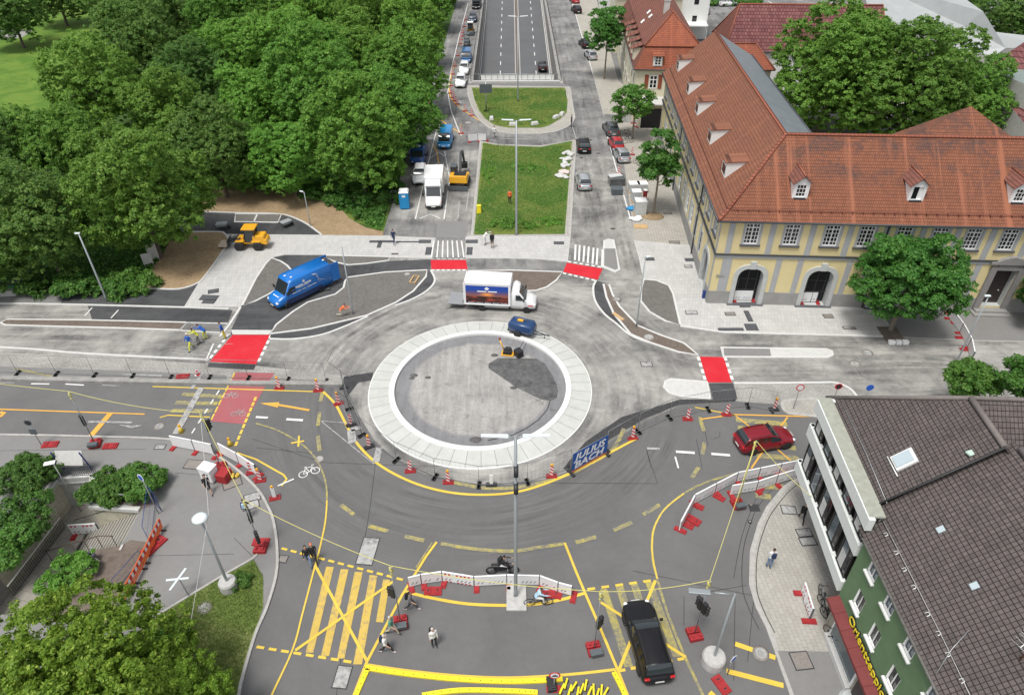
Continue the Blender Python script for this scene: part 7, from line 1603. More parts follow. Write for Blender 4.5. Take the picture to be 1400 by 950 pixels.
# long foot frames / spare feet
sf = None
for i, (u, v, lab, rz) in enumerate(((69, 608, 'red signal foot beside the leftmost road signs', .1), (151, 610, 'red foot plate right of the leftmost signal ballast', .05), (250, 515, 'red foot plate behind the concrete edge wall', .1), (592, 808, 'red foot plate in a metal frame behind the left barrier boards', 0), (754, 812, 'red foot plate in a metal frame beside the blue-shirted cyclist', 0), (211, 746, 'large red ballast plate beside the orange barriers', 1.1), (940, 718, 'red foot plate at the lower end of the right barrier row', -.6), (947, 711, 'red foot plate in a metal frame at the lower right barriers', -.7), (954, 692, 'red foot plate behind the second right barrier board', -.6), (983, 680, 'red foot plate behind the third right barrier board', -.7), (1036, 667, 'red foot plate at the middle of the inner barrier row', -.7), (1067, 652, 'red foot plate left of a pair at the banded building', -1.2), (1078, 649, 'red foot plate right of a pair at the banded building', -1.2), (986, 936, 'red foot plate below the round concrete lamp base', -1.1), (357, 741, 'red foot plate behind the left kerb signal', 0), (1297, 428, 'uppermost red foot plate at the right pavement barriers', 0), (1306, 442, 'second red foot plate at the right pavement barriers', -.1), (1312, 462, 'third red foot plate at the right pavement barriers', 0), (1319, 478, 'fourth red foot plate at the right pavement barriers', 0))):
 g = G(u, v, .015)
 if sf is None:
  sf = thing('foot_plate', lab, 'foot plate', g, rz, 'red foot plates'); b = B(); b.box(0, 0, 0, 1.15, .62, .10, 0, top=(.97, .95)); b.box(-.3, 0, .1, .3, .42, .05, 0); b.box(.3, 0, .1, .3, .42, .05, 0)
  for s in (-.3, .3): b.box(s, 0, .1505, .08, .2, .003, 1)
  b.build('plate', [M_REDP, M_BLK], sf)
 else: dup(sf, g, rz, lab, None, 'red foot plates', .72 if i in (6, 8, 9, 10, 11, 12, 15, 16, 17, 18) else (1.35 if i == 5 else .95))
# control cabinet
t = thing('control_cabinet', 'white control cabinet with red ballast on the left corner pavement', 'cabinet', G(289, 655, .01), -.35)
b = B(); b.box(0, 0, .15, 1.0, .75, 1.15, 0); b.box(0, 0, 1.3, 1.08, .83, .05, 0); b.build('cabinet_body', M_BAR, t, bevel=.02); b = B(); b.box(0, -.38, .2, .9, .01, 1.05, 0); b.box(.1, -.39, .85, .35, .012, .12, 1); b.build('door', [M_BAR, M_BLK], t)
b = B(); b.box(.95, .35, 0, .8, .9, .8, 0, .1); b.build('ballast_block', M_REDP, t, bevel=.05)
b = B();
for k in range(14): b.ball((1.3+.35*math.cos(k*2.4), .75+.22*math.sin(k*1.7), .12+.06*(k % 4)), .12, 0, 6, 4)
b.build('cable_coil', M_YEL, t)
for (u, v, lab) in ((248, 590, 'yellow cone-shaped lamp holder on the road behind the left barriers'), (315, 608, 'small yellow lamp on top of the slanting left barriers')):
 c = G(u, v); t = thing('warning_lamp', lab, 'warning lamp', c); b = B(); b.lathe([(.25, 0), (.06, .5)], 10, 0); b.build('base', M_YEL, t); b = B(); b.lathe([(.1, -.05), (.12, 0), (.1, .05)], 10, 0, (0, 0, .65), 'y'); b.build('lens', M_LENS, t)
# yellow raised kerbs + heap
ykl = ['near left', 'middle', 'near right']
for q, lab in (([(499, 913), (552, 921), (628, 929), (700, 932), (769, 929)], 'long raised yellow kerb across the bottom, the upper one'), ([(577, 951), (628, 944), (700, 945), (735, 947)], 'short raised yellow kerb at the bottom edge'), ([(503, 915), (487, 951), (478, 980)], 'raised yellow kerb at the bottom left of the crossing'), ([(839, 919), (855, 952), (866, 985)], 'raised yellow kerb at the bottom right of the crossing')):
 b = B(); strip(b, spline(gp(q), 5), .26, .0, .12, 0); P_ = spline(gp(q), 5)
 for k in range(0, len(P_)-1): b.ball((P_[k].x, P_[k].y, .12), (.035, .035, .02), 1, 6, 4)
 tag(b.build('raised_kerb', [pmat('bright_yellow_plastic', (.82, .66, .02), .5, noise=(5, .06)), M_BLK]), lab, 'kerb', 'raised yellow kerbs')
for i in range(12):
 b = B(); b.box(0, 0, .12, .62, .10, .08, 0); b.box(-.2, 0, 0, .16, .2, .12, 1); b.box(.2, 0, 0, .16, .2, .12, 1); g = G(768+i*5.4, [943, 936, 945, 940, 948, 943, 938, 947, 944, 950, 945, 948][i], .02)
 o = b.build('kerb_piece', [MATS['bright_yellow_plastic'], M_BLK]); o.location = g; o.rotation_euler = (0, .1*(i % 2), [1.1, 1.25, 1.2, 1.0, 1.3, 1.15, 1.3, 1.1, 1.5, 1.2, 1.4, 1.0][i]); tag(o, f'loose yellow and black kerb piece, {ORD[i]} from the left in the heap at the bottom', 'kerb piece', 'loose kerb pieces')
b = B(); c = G(754, 937); b.box(c.x, c.y, 0, .5, .8, .35, 0, .1); b.box(c.x, c.y-.1, .35, .4, .5, .1, 0, .2); tag(b.build('battery_box', M_BLK, bevel=.03), 'black box beside the heap of yellow kerb pieces', 'box')
# ================================================================== VEHICLES
M_TYRE = pmat('tyre_rubber', (.02, .02, .021), .8); M_RIM = pmat('alloy_rim', (.42, .43, .44), .35, .7); M_LIGHT = pmat('headlamp_glass', (.75, .77, .78), .1, spec=.7); M_TAIL = pmat('tail_lamp', (.45, .012, .012), .25)
M_UNDER = pmat('underbody', (.02, .02, .02), .8); M_PLATE = pmat('number_plate', (.70, .70, .66), .5); M_GLS = pmat('car_glass', (.022, .028, .032), .05, spec=.8)
def paint(name, c, metal=0): return pmat(name, c, .3, metal, coat=.35 if sum(c) > .1 else .12, spec=.5 if sum(c) > .1 else .25)
def wheels(t, W, xs, r, wd=.22, rim=True, name='wheel'):
 for x in xs:
  for s in (-1, 1):
   y = s*(W/2-wd/2+.015)
   b = B(); b.lathe([(r*.62, -wd/2), (r*.93, -wd/2), (r, -wd*.32), (r, wd*.32), (r*.93, wd/2), (r*.62, wd/2)], 20, 0, (x, y, r), 'y'); w_ = b.build(name, M_TYRE, t)
   if rim: b = B(); b.lathe([(.001, wd*.36), (r*.2, wd*.42), (r*.62, wd*.34), (r*.66, wd*.46)] if s > 0 else [(r*.66, -wd*.46), (r*.62, -wd*.34), (r*.2, -wd*.42), (.001, -wd*.36)], 14, 0, (x, y, r), 'y'); b.build('rim', M_RIM, w_)
def loft(b, st, m=0):
 """st: (x, halfw, zlow, ztop, crown, shoulder)"""
 rings = []
 for (x, w_, zl, zt, cr) in st:
  h = zt-zl; rings.append([(x, -w_*.90, zl), (x, -w_, zl+h*.22), (x, -w_*1.0, zl+h*.55), (x, -w_*.975, zt-min(.10, h*.15)), (x, -w_*.88, zt), (x, -w_*.4, zt+cr*.8), (x, w_*.4, zt+cr*.8), (x, w_*.88, zt), (x, w_*.975, zt-min(.10, h*.15)), (x, w_, zl+h*.55), (x, w_, zl+h*.22), (x, w_*.90, zl)])
 n = len(rings[0]); q = [p for r_ in rings for p in r_]; fs = []
 for i in range(len(rings)-1):
  for k in range(n): fs.append((i*n+k, i*n+(k+1) % n, (i+1)*n+(k+1) % n, (i+1)*n+k))
 b.add(q, fs, m, True); k0 = len(b.v)-len(q); b.f.append([k0+k for k in range(n)][::-1]); b.m.append(m); b.sm.append(True); b.f.append([k0+(len(rings)-1)*n+k for k in range(n)]); b.m.append(m); b.sm.append(True)
def panel(name, m, t, quad, mg, off=.008):
 """inset panel on a quad (bl, br, tr, tl) ; margins l r b t as fractions"""
 q = [Vector(p) for p in quad]; f = lambda s, r_: (q[0].lerp(q[1], s)).lerp(q[3].lerp(q[2], s), r_)
 p = [f(mg[0], mg[2]), f(1-mg[1], mg[2]), f(1-mg[1], 1-mg[3]), f(mg[0], 1-mg[3])]; n = (q[1]-q[0]).cross(q[3]-q[0]).normalized()
 b = B(); b.add([v+n*off for v in p]+[v-n*.01 for v in p], [(0, 1, 2, 3), (0, 4, 5, 1), (1, 5, 6, 2), (2, 6, 7, 3), (3, 7, 4, 0)], 0); return b.build(name, m, t)
def car(label, col, L_=4.3, W=1.8, H_=1.48, kind='hatch', name='car', cat='car', group=None, plate=True):
 t = thing(name, label, cat, group=group); w_ = W/2; bl = .92 if kind != 'suv' else 1.02; e = L_/2
 b = B(); loft(b, [(-e, w_*.62, .36, bl*.78, .0), (-e+.07, w_*.82, .26, bl*.90, .01), (-e+.28, w_*.96, .22, bl*1.0, .02), (-e*.45, w_, .2, bl*1.02, .02), (0, w_, .2, bl*1.0, .02), (e*.30, w_, .2, bl*.98, .02), (e*.45, w_*.99, .2, bl*.95, .04), (e*.78, w_*.96, .21, bl*.84, .05), (e-.30, w_*.88, .24, bl*.76, .05), (e-.10, w_*.74, .27, bl*.68, .04), (e, w_*.52, .34, bl*.56, .0)])
 body = b.build('body', col, t)
 xr, xrr, xf, xw = {'hatch': (-e+.12, -e+.55, e*.12, e*.52), 'estate': (-e+.12, -e+.50, e*.05, e*.44), 'suv': (-e+.1, -e+.42, e*.12, e*.50), 'sedan': (-e*.72, -e*.38, e*.08, e*.50), 'van': (-e+.03, -e+.12, e*.42, e*.80)}[kind]
 zb, zr = bl*.985, H_; wb, wr = w_*.93, w_*.70 if kind != 'van' else w_*.84
 def ztop(x):
  if x <= xrr: f = (x-xr)/(xrr-xr); return zb+(zr-.03-zb)*math.sin(f*math.pi/2)**.85
  if x >= xf: f = (xw-x)/(xw-xf); return zb-.02+(zr-.01-zb)*math.sin(f*math.pi/2)**.9
  f = (x-xrr)/(xf-xrr); return zr-.03+.02*f+.035*math.sin(f*math.pi)
 Lc = xf-xrr; xs = [xr, xr+(xrr-xr)*.12, xr+(xrr-xr)*.55, xrr, xrr+.10, xrr+Lc*.30, xrr+Lc*.36, xrr+Lc*.66, xrr+Lc*.71, xf-.12, xf, xf+(xw-xf)*.38, xf+(xw-xf)*.75, xf+(xw-xf)*.93, xw]
 sg_ = 'bbbbbgbgbggggb' if kind != 'van' else 'bbbbbbbbbgbggb'
 Bs = {k: B() for k in ('cabin', 'windshield', 'rear_window')}
 def ring_(x, o=0.0):
  z1 = ztop(x); tp = 1-.10*max(0, (x-xf)/(xw-xf))**2-.10*max(0, (xrr-x)/(xrr-xr))**2; pts = []
  for s_ in (-1, 1):
   r_ = []
   for tt in (0, .14, .86, 1.0):
    z = zb-.03+(z1-zb+.03)*tt; fr_ = (z-zb)/(zr-zb); w2 = (wb+(wr-wb)*max(0, fr_)**1.15)*tp*(1 if tt < .99 else .955); r_.append((x, s_*(w2+o*(tt < .99)), z-(.0 if tt < .99 else -.012)+o*(tt > .99)))
   pts.append(r_)
  return pts[0]+[(x, 0, z1+.03*(1 if xrr < x < xf else .6)+o)]+pts[1][::-1]
 for k in range(len(xs)-1):
  A, Q = ring_(xs[k]), ring_(xs[k+1]); A2, Q2 = ring_(xs[k], .006), ring_(xs[k+1], .006)
  for m in range(8):
   Bs['cabin'].add([A[m], A[m+1], Q[m+1], Q[m]], [(0, 1, 2, 3)], 0, True)
   nm = None
   if m in (1, 6) and sg_[k] == 'g': nm = f'side_window{m}{int(xs[k] > xrr+Lc*.35)+int(k > 8)}'
   elif m in (3, 4) and k in (1, 2): nm = 'rear_window'
   elif m in (3, 4) and k in (10, 11, 12): nm = 'windshield'
   if nm: Bs.setdefault(nm, B()).add([A2[m], A2[m+1], Q2[m+1], Q2[m]], [(0, 1, 2, 3)], 0, nm[0] != 's')
 for nm, bb in Bs.items(): bm_ = bb.build(nm.rstrip('0123456789'), col if nm == 'cabin' else M_GLS, t); bm2 = bmesh.new(); bm2.from_mesh(bm_.data); bmesh.ops.remove_doubles(bm2, verts=bm2.verts, dist=.0005); bm2.to_mesh(bm_.data); bm2.free()
 if kind in ('estate', 'suv', 'hatch') and H_ > 1.46:
  for s in (-1, 1): b = B(); b.beam((xrr+.1, s*wr*.93, zr+.02), (xf-.1, s*wr*.93, zr+.02), .035, .035); b.build('roof_rail', M_BLK if kind != 'suv' else M_STEEL, t)
 wheels(t, W, (-e*.62, e*.62), .33 if kind != 'suv' else .36)
 for x in (-e*.62, e*.62):
  for s in (-1, 1): b = B(); b.lathe([(.38, -.01), (.38, .01)], 18, 0, (x, s*(w_-.004), .35), 'y'); b.build('wheel_arch', M_UNDER, t)
 for s in (-1, 1):
  b = B(); b.ball((e-.26, s*w_*.68, bl*.69), (.20, .15, .07), 0, 10, 6); b.build('headlight', M_LIGHT, t)
  b = B(); b.box(-e+.09, s*w_*.74, bl*.78, .14, .28, .14, 0); b.build('taillight', M_TAIL, t, bevel=.03)
  b = B(); b.box(xw-.25, s*(w_+.10), zb-.02, .14, .2, .14, 0); b.build('mirror', col, t, bevel=.03)
 if plate:
  for x in (-e-.0, e+.0): b = B(); b.box(x, 0, .48, .03, .5, .12, 0); b.build('number_plate', M_PLATE, t)
 b = B(); b.box(e-.03, 0, .30, .10, W*.52, .14, 0); b.build('grille', M_UNDER, t)
 return t
def put(t, x, y, deg, z=0): t.location = (x, y, z); t.rotation_euler = (0, 0, R(deg)); return t
def putpx(t, u, v, deg, back=0.0, z=.01):
 """vehicle end nearest the camera stands at pixel; centre lies `back` metres behind along heading"""
 g = G(u, v, 0); a = R(deg); return put(t, g.x-math.cos(a)*back, g.y-math.sin(a)*back, deg, z)
def hd(p, q): a, c = G(*p), G(*q); return math.degrees(math.atan2(c.y-a.y, c.x-a.x))
P_BLK = paint('black_paint', (.012, .012, .014)); P_RED = paint('dark_red_paint', (.22, .008, .018), .2); P_SIL = paint('silver_paint', (.45, .47, .49), .5); P_GRY = paint('grey_paint', (.12, .125, .13), .4); P_WHT = paint('white_paint', (.74, .75, .75)); P_BLU = paint('blue_paint', (.06, .17, .38), .2); P_CYN = paint('light_blue_paint', (.02, .26, .58)); P_RD2 = paint('red_paint', (.40, .025, .035)); P_NAVY = paint('navy_paint', (.02, .035, .07), .2)
# red car
def putw(t, rear, front, W, side, mid=0):
 """place by the ground contact pixels of the rear/front wheel on the visible side (side=-1: right side visible)"""
 a, c = G(*rear), G(*front); d = (c-a); ang = math.atan2(d.y, d.x); n = Vector((-math.sin(ang), math.cos(ang), 0))
 m = (a+c)/2-n*(side*W/2)-d.normalized()*mid; return put(t, m.x, m.y, math.degrees(ang), .01)
putw(car('dark red estate car crossing the right-hand zebra beside the white barriers', P_RED, 4.45, 1.85, 1.5, 'estate'), (1031, 622), (1071, 614.5), 1.75, -1)
t = car('large glossy black estate car on the near right zebra crossing', P_BLK, 4.95, 1.9, 1.5, 'estate'); a, c = G(867, 836), G(895, 930); m = (a+c)/2; put(t, m.x+.1, m.y, math.degrees(math.atan2(a.y-c.y, a.x-c.x)), .05)
wd = hd((589, 130), (627, 0))+180; ed = hd((790, 190), (775, 60))
# queue on the left street
putpx(car('white car at the near end of the vehicle queue between the beacons', P_WHT, 4.4, 1.85, 1.6, 'suv'), 629, 122, wd, 2.2); putpx(car('white car second from the near end of the queue', P_WHT, 4.3, 1.8, 1.6, 'suv'), 634, 104, wd, 2.1)
putpx(car('blue and pale van-like car third in the queue', P_BLU, 4.6, 1.9, 1.9, 'van', 'van', 'van'), 637, 88, wd, 2.3); putpx(car('dark blue-grey hatchback behind the small loader in the queue', P_NAVY, 4.3, 1.8, 1.5), 646, 32, wd, 2.1)
putpx(car('black delivery van at the far end of the queue', P_BLK, 5.8, 2.1, 2.6, 'van', 'van', 'van'), 651, 14, wd, 2.9)
# works parking
putpx(car('white car parked between the blue works van and the white truck', P_WHT, 4.4, 1.8, 1.52), 573, 255, -88, 2.2); putpx(car('light blue van parked above the white truck', P_CYN, 4.9, 1.9, 1.95, 'van', 'van', 'van'), 607, 206, -92, 2.5)
# right street
putpx(car('black car driving away at the junction beside the long island', P_BLK, 4.5, 1.85, 1.5, 'estate'), 799, 212, 89, -2.2); putpx(car('silver estate car driving away beside the long island', P_SIL, 4.5, 1.82, 1.5, 'estate'), 800, 263, 92, -2.2)
putpx(car('dark grey estate car parked first in the right-hand bay', P_GRY, 4.6, 1.85, 1.55, 'estate'), 839, 189, 95, -2.3); putpx(car('small red hatchback parked behind the dark grey estate', P_RD2, 3.8, 1.7, 1.5), 846, 209, 96, -1.9); putpx(car('silver hatchback parked nearest in the right-hand bay', P_SIL, 4.1, 1.75, 1.45), 854, 225, 97, -2.0)
putpx(car('silver car parked under the slender street tree', P_SIL, 4.2, 1.78, 1.45), 811, 84, 99, -2.1); putpx(car('black car parked in the shade of the slender street tree', P_BLK, 4.3, 1.8, 1.5), 803, 68, 99, -2.1); putpx(car('black estate car parked farther up the right pavement', P_BLK, 4.5, 1.8, 1.5, 'estate'), 791, 20, 99, -2.2); putpx(car('red car parked farthest up the right pavement', P_RD2, 4.2, 1.8, 1.5), 788, 6, 99, -2.1)
q = GR(745, 109); put(car('black car in the sunken road just behind the white railing', P_BLK, 4.3, 1.8, 1.5), q.x-.3, q.y+5.5, 90, rz_(q.y+5.5)+.1)
for (u, v, lab, p, dg) in ((964, 21, 'silver off-road car in the car park at the top edge', P_SIL, 75), (950, 17, 'dark car beside the silver one in the car park', P_NAVY, 75), (985, 9, 'white car behind the hedge in the car park', P_WHT, 10), (1006, -3, 'grey car at the top edge of the car park', P_GRY, 10)): putpx(car(lab, p, 4.6, 1.9, 1.7, 'suv'), u, v, dg, -1.8)
def deco(t, name, m, q): b = B(); b.add(q, [(0, 1, 2, 3)], 0); return b.build(name, m, t, rec=False)
def vanbody(t, col, L_, W, H_, nose=True):
 e = L_/2; w_ = W/2
 b = B(); loft(b, [(-e, w_*.97, .45, H_-.10, .0), (-e+.06, w_, .40, H_-.03, .03), (e-2.1, w_, .38, H_, .05), (e-1.75, w_*.99, .38, H_-.05, .05), (e-1.0, w_*.96, .38, 1.32, .05), (e-.55, w_*.95, .38, 1.18, .06), (e-.12, w_*.88, .38, .98, .04), (e, w_*.74, .42, .75, 0)])
 b.build('body', col, t)
 panel('windshield', M_GLS, t, ((e-1.02, -w_*.84, 1.36), (e-1.02, w_*.84, 1.36), (e-1.74, w_*.82, H_-.12), (e-1.74, -w_*.82, H_-.12)), (0, 0, .02, .1), .05)
 for s in (-1, 1):
  y = s*(w_*1.005); q = [(e-1.15, y*.97, 1.38), (e-2.15, y, 1.38), (e-2.15, y*.99, 2.0), (e-1.55, y*.98, 2.0)]; deco(t, 'side_window', M_GLS, q if s > 0 else q[::-1])
  b = B(); b.box(e-1.15, s*(w_+.16), 1.45, .12, .24, .34, 0); b.build('mirror', M_BLK, t, bevel=.03); b = B(); b.ball((e-.16, s*w_*.72, .86), (.14, .2, .11), 0, 10, 6); b.build('headlight', M_LIGHT, t)
  b = B(); b.box(-e+.0, s*w_*.88, .95, .05, .12, .5, 0); b.build('taillight', M_TAIL, t)
 b = B(); b.box(e-.06, 0, .36, .18, W*.8, .26, 0); b.build('bumper', M_UNDER, t, bevel=.04); b = B(); b.box(e+.04, 0, .45, .02, .5, .12, 0); b.build('number_plate', M_PLATE, t)
# blue sprinter-type van
t = thing('panel_van', 'long blue panel van with open rear doors beside the large planting island', 'van'); P_VAN = paint('company_blue_paint', (.008, .15, .50)); e = 3.15
vanbody(t, P_VAN, 6.3, 2.0, 2.65); wheels(t, 2.0, (-e*.56, e*.66), .35)
b = B(); b.box(.1, 1.0, .38, 4.0, .03, .5, 0); b.box(.1, -1.0, .38, 4.0, .03, .5, 0); b.build('lower_trim', pmat('trim_navy', (.012, .03, .10), .5), t)
for s in (-1, 1):
 b = B(); b.box(-e-.45, s*.98, .55, .9, .06, 1.95, 0); d = b.build('rear_door', P_VAN, t, bevel=.02)
 b = B();
 for z in (.75, 1.6): b.box(-e-.45, s*.94, z, .6, .03, .6, 0)
 b.build('door_lining', MATS['pine_timber'], d)
b = B(); b.box(-e+.0, 0, .6, .04, 1.7, 1.8, 0); b.build('load_space', M_DIN, t)
b = B()
def bars(b, x0, z0, n, L_, h, y, gap=.25, m=0, sgn=1):
 x = x0
 for i in range(n):
  wl_ = L_/n*(1-gap*(.4+.6*((i*7) % 3)/2)); q = [(x, y, z0), (x-wl_*sgn, y, z0), (x-wl_*sgn, y, z0+h), (x, y, z0+h)]; b.add(q if y*sgn < 0 else q, [(0, 1, 2, 3)], m); x -= L_/n*sgn
for s in (1, -1):
 y = s*1.008; bars(b, .95, 1.72, 2, 1.9, .17, y); bars(b, .7, 1.60, 3, 1.3, .05, y); bars(b, 1.4, 1.28, 5, 2.8, .07, y); b.add([(.0+.16*math.cos(k*math.pi/2), y, 2.12+.18*math.sin(k*math.pi/2)) for k in range(4)], [(0, 1, 2, 3)], 0)
 for k in (0, 1): pts = [(-1.0-.15*k, y, 2.35), (-1.35-.15*k, y, 2.25), (-1.5-.1*k, y, 1.9), (-1.75+.2*k, y, 1.5), (-2.3+.5*k, y, 1.25)]; b.tube(pts, .018, 4, 0)
b.build('side_lettering', M_SGW, t, rec=False)
b = B()
for i in range(5): b.box(e-.13, -.72+i*.36, .90, .03, .18, .10, i % 2)
b.box(e-.62, 0, 1.232, .22, .9, .012, 0); b.build('front_markings', [M_SGW, M_SGR], t)
b = B(); b.ball((.9, .45, 2.72), (.12, .12, .03), 0, 8, 4); b.ball((1.15, -.2, 2.72), (.12, .12, .03), 0, 8, 4); b.ball((-3.0, .1, 2.72), (.12, .12, .03), 0, 8, 4); b.build('roof_vent', M_SGW, t)
putw(t, (443.5, 398), (396.5, 421), 2.0, 1)
# box trucks
def boxtruck(label, poster=True, lift=True, bl=4.35):
 t = thing('box_truck', label, 'truck'); e = 3.55; w_ = 1.0; b = B()
 loft(b, [(e-2.35, w_, .45, 2.15, .05), (e-2.0, w_, .42, 2.45, .05), (e-1.65, w_*.98, .40, 2.32, .05), (e-.95, w_*.96, .38, 1.32, .05), (e-.5, w_*.95, .38, 1.16, .06), (e-.12, w_*.88, .38, .96, .04), (e, w_*.74, .42, .75, 0)]); b.build('cab', P_WHT, t)
 panel('windshield', M_GLS, t, ((e-.97, -.84, 1.36), (e-.97, .84, 1.36), (e-1.64, .80, 2.26), (e-1.64, -.80, 2.26)), (0, 0, .02, .06), .05)
 for s in (-1, 1):
  y = s*1.006; q = [(e-1.08, y*.97, 1.36), (e-1.9, y, 1.36), (e-1.9, y, 1.95), (e-1.5, y*.985, 1.95)]; deco(t, 'side_window', M_GLS, q if s > 0 else q[::-1])
  b = B(); b.box(e-1.1, s*1.2, 1.4, .12, .26, .36, 0); b.build('mirror', M_BLK, t, bevel=.03); b = B(); b.ball((e-.16, s*.72, .84), (.14, .2, .11), 0, 10, 6); b.build('headlight', M_LIGHT, t)
  b = B(); b.box(e-.5, s*.965, .40, .9, .02, .12, 1); b.box(e-.52, s*.955, .78, .5, .03, .09, 0); b.build('reflective_stripe', [M_SGR, M_UNDER], t)
 b = B(); b.box(e-.06, 0, .36, .18, 1.6, .26, 0); b.build('bumper', M_UNDER, t, bevel=.04); b = B(); b.box(e+.04, 0, .45, .02, .5, .12, 0); b.build('number_plate', M_PLATE, t)
 bw = 2.15; x1 = e-2.4; x0 = x1-bl; b = B(); b.box((x0+x1)/2, 0, .78, bl, bw, 2.3, 0); bx = b.build('cargo_box', M_SGW, t, bevel=.03)
 b = B()
 for z in (.76, 3.02):
  for s in (-1, 1): b.box((x0+x1)/2, s*bw/2, z, bl+.04, .06, .1, 0)
 for x in (x0, x1):
  for s in (-1, 1): b.box(x, s*bw/2, .76, .08, .07, 2.36, 0)
 b.build('edge_profile', P_WHT, bx)
 b = B(); b.box((x0+x1)/2+.2, 0, .5, bl, .9, .28, 0); b.box(-.2, .95, .45, 2.4, .08, .22, 1); b.box(-.2, -.95, .45, 2.4, .08, .22, 1); b.build('chassis', [M_UNDER, M_STEEL], t)
 for s in (-1, 1): b = B(); b.box(x0-.02, s*.9, .62, .05, .3, .12, 0); b.build('taillight', M_TAIL, t); b = B(); b.ball((x0+.1, s*.95, 3.12), .05, 0, 6, 4); b.build('marker_lamp', M_TAIL, t)
 if poster:
  def pm():
   g = NG('sunset_poster'); x, y, z = g.sep(g.obj); n = g.noise(g.map(g.obj, (1.2, 1, 5)), 1.4, 5, .7, .3)
   sky_ = g.mix(g.rng(z, 1.75, 2.35, 0, 1), (.28, .10, .07), (.02, .06, .26)); dx = g.math('ABSOLUTE', g.math('ADD', x, 1.0)); glow = g.math('MULTIPLY', g.rng(dx, 0, .9, 1, 0, True), g.rng(g.math('ABSOLUTE', g.math('SUBTRACT', z, 1.95)), 0, .3, 1, 0, True))
   top_ = g.mix(glow, sky_, (.9, .33, .06)); city = g.mix(g.rng(n, .48, .66, 0, 1), (.03, .012, .012), (.42, .07, .035)); c1 = g.mix(g.math('GREATER_THAN', z, 1.72), city, top_); c2 = g.mix(g.math('GREATER_THAN', z, 2.36), c1, (.012, .06, .36)); c3 = g.mix(g.math('LESS_THAN', z, 1.1), c2, (.02, .02, .06))
   return g.out(c3, .4, .4)
  mp = pm()
  for s in (-1, 1):
   y = s*(bw/2+.012); b = B(); b.add([(x0+.18, y, .95), (x1-.18, y, .95), (x1-.18, y, 2.88), (x0+.18, y, 2.88)], [(0, 1, 2, 3)], 0); ps = b.build('side_poster', mp, bx)
   y *= 1.004; b = B(); cx = (x0+x1)/2; b.add([(cx+.24*math.cos(k*math.pi/2), y, 2.60+.20*math.sin(k*math.pi/2)) for k in range(4)], [(0, 1, 2, 3)], 0)
   x = cx+.95
   for i in range(2): b.add([(x, y, 2.22), (x-.85, y, 2.22), (x-.85, y, 2.34), (x, y, 2.34)], [(0, 1, 2, 3)], 0); x -= 1.0
   for i in range(5): xx = x0+.5+i*.78; b.add([(xx, y, 1.0), (xx+.5, y, 1.0), (xx+.5, y, 1.04), (xx, y, 1.04)], [(0, 1, 2, 3)], 0); b.add([(xx-.08, y, .98), (xx-.02, y, .98), (xx-.02, y, 1.08), (xx-.08, y, 1.08)], [(0, 1, 2, 3)], 0)
   b.build('poster_lettering', M_SGW, ps)
 if lift:
  b = B(); b.box(x0-.85, 0, .62, 1.5, 2.0, .07, 0, ry=.03); b.box(x0-.10, .6, .4, .2, .12, .5, 1); b.box(x0-.10, -.6, .4, .2, .12, .5, 1); b.build('tail_lift', [pmat('grey_alu', (.33, .34, .35), .5, .4, noise=(3, .1)), M_UNDER], t)
 wheels(t, 2.0, (-1.55, e-.88), .35); return t
putw(boxtruck('white box truck with a blue and sunset-red poster and lowered tail lift at the roundabout'), (660, 425.5), (718.5, 428.5), 2.0, -1, .56)
t = boxtruck('white delivery truck facing the camera in the works parking', False, False, 3.9); putpx(t, 593, 288, -88, 3.5)
b = B(); b.box(3.55-1.9, 0, 2.5, 1.2, 1.9, .55, 0, top=(.5, .9)); b.build('roof_fairing', P_WHT, t, bevel=.05)
t = thing('crew_van', 'old blue crew-cab van with a white roof hatch in the works parking', 'van'); e = 2.6; b = B(); loft(b, [(-e, .93, .4, 2.05, .02), (-e+.1, .97, .38, 2.2, .04), (e-1.1, .97, .38, 2.2, .05), (e-.75, .95, .38, 2.1, .05), (e-.25, .93, .38, 1.25, .05), (e, .86, .4, .95, .0)]); b.build('body', paint('works_blue_paint', (.015, .07, .26)), t)
panel('windshield', M_GLS, t, ((e-.26, -.82, 1.28), (e-.26, .82, 1.28), (e-.74, .78, 2.05), (e-.74, -.78, 2.05)), (0, 0, .02, .05), .05); b = B(); b.box(.9, 0, 2.23, .5, .8, .06, 0); b.build('roof_hatch', M_SGW, t)
for s in (-1, 1): deco(t, 'side_window', M_GLS, [(e-.5, s*.975, 1.3), (.9, s*.98, 1.3), (.9, s*.98, 1.95), (e-.8, s*.975, 1.95)]); b = B(); b.ball((e-.04, s*.65, .75), (.08, .15, .1), 0, 8, 5); b.build('headlight', M_LIGHT, t); b = B(); b.box(e-.35, s*1.1, 1.4, .1, .22, .3, 0); b.build('mirror', M_BLK, t)
b = B(); b.box(e-.0, 0, .38, .12, 1.7, .22, 0); b.build('bumper', M_UNDER, t); wheels(t, 1.9, (-e*.6, e*.6), .33); putpx(t, 571, 229, -90, 2.6)
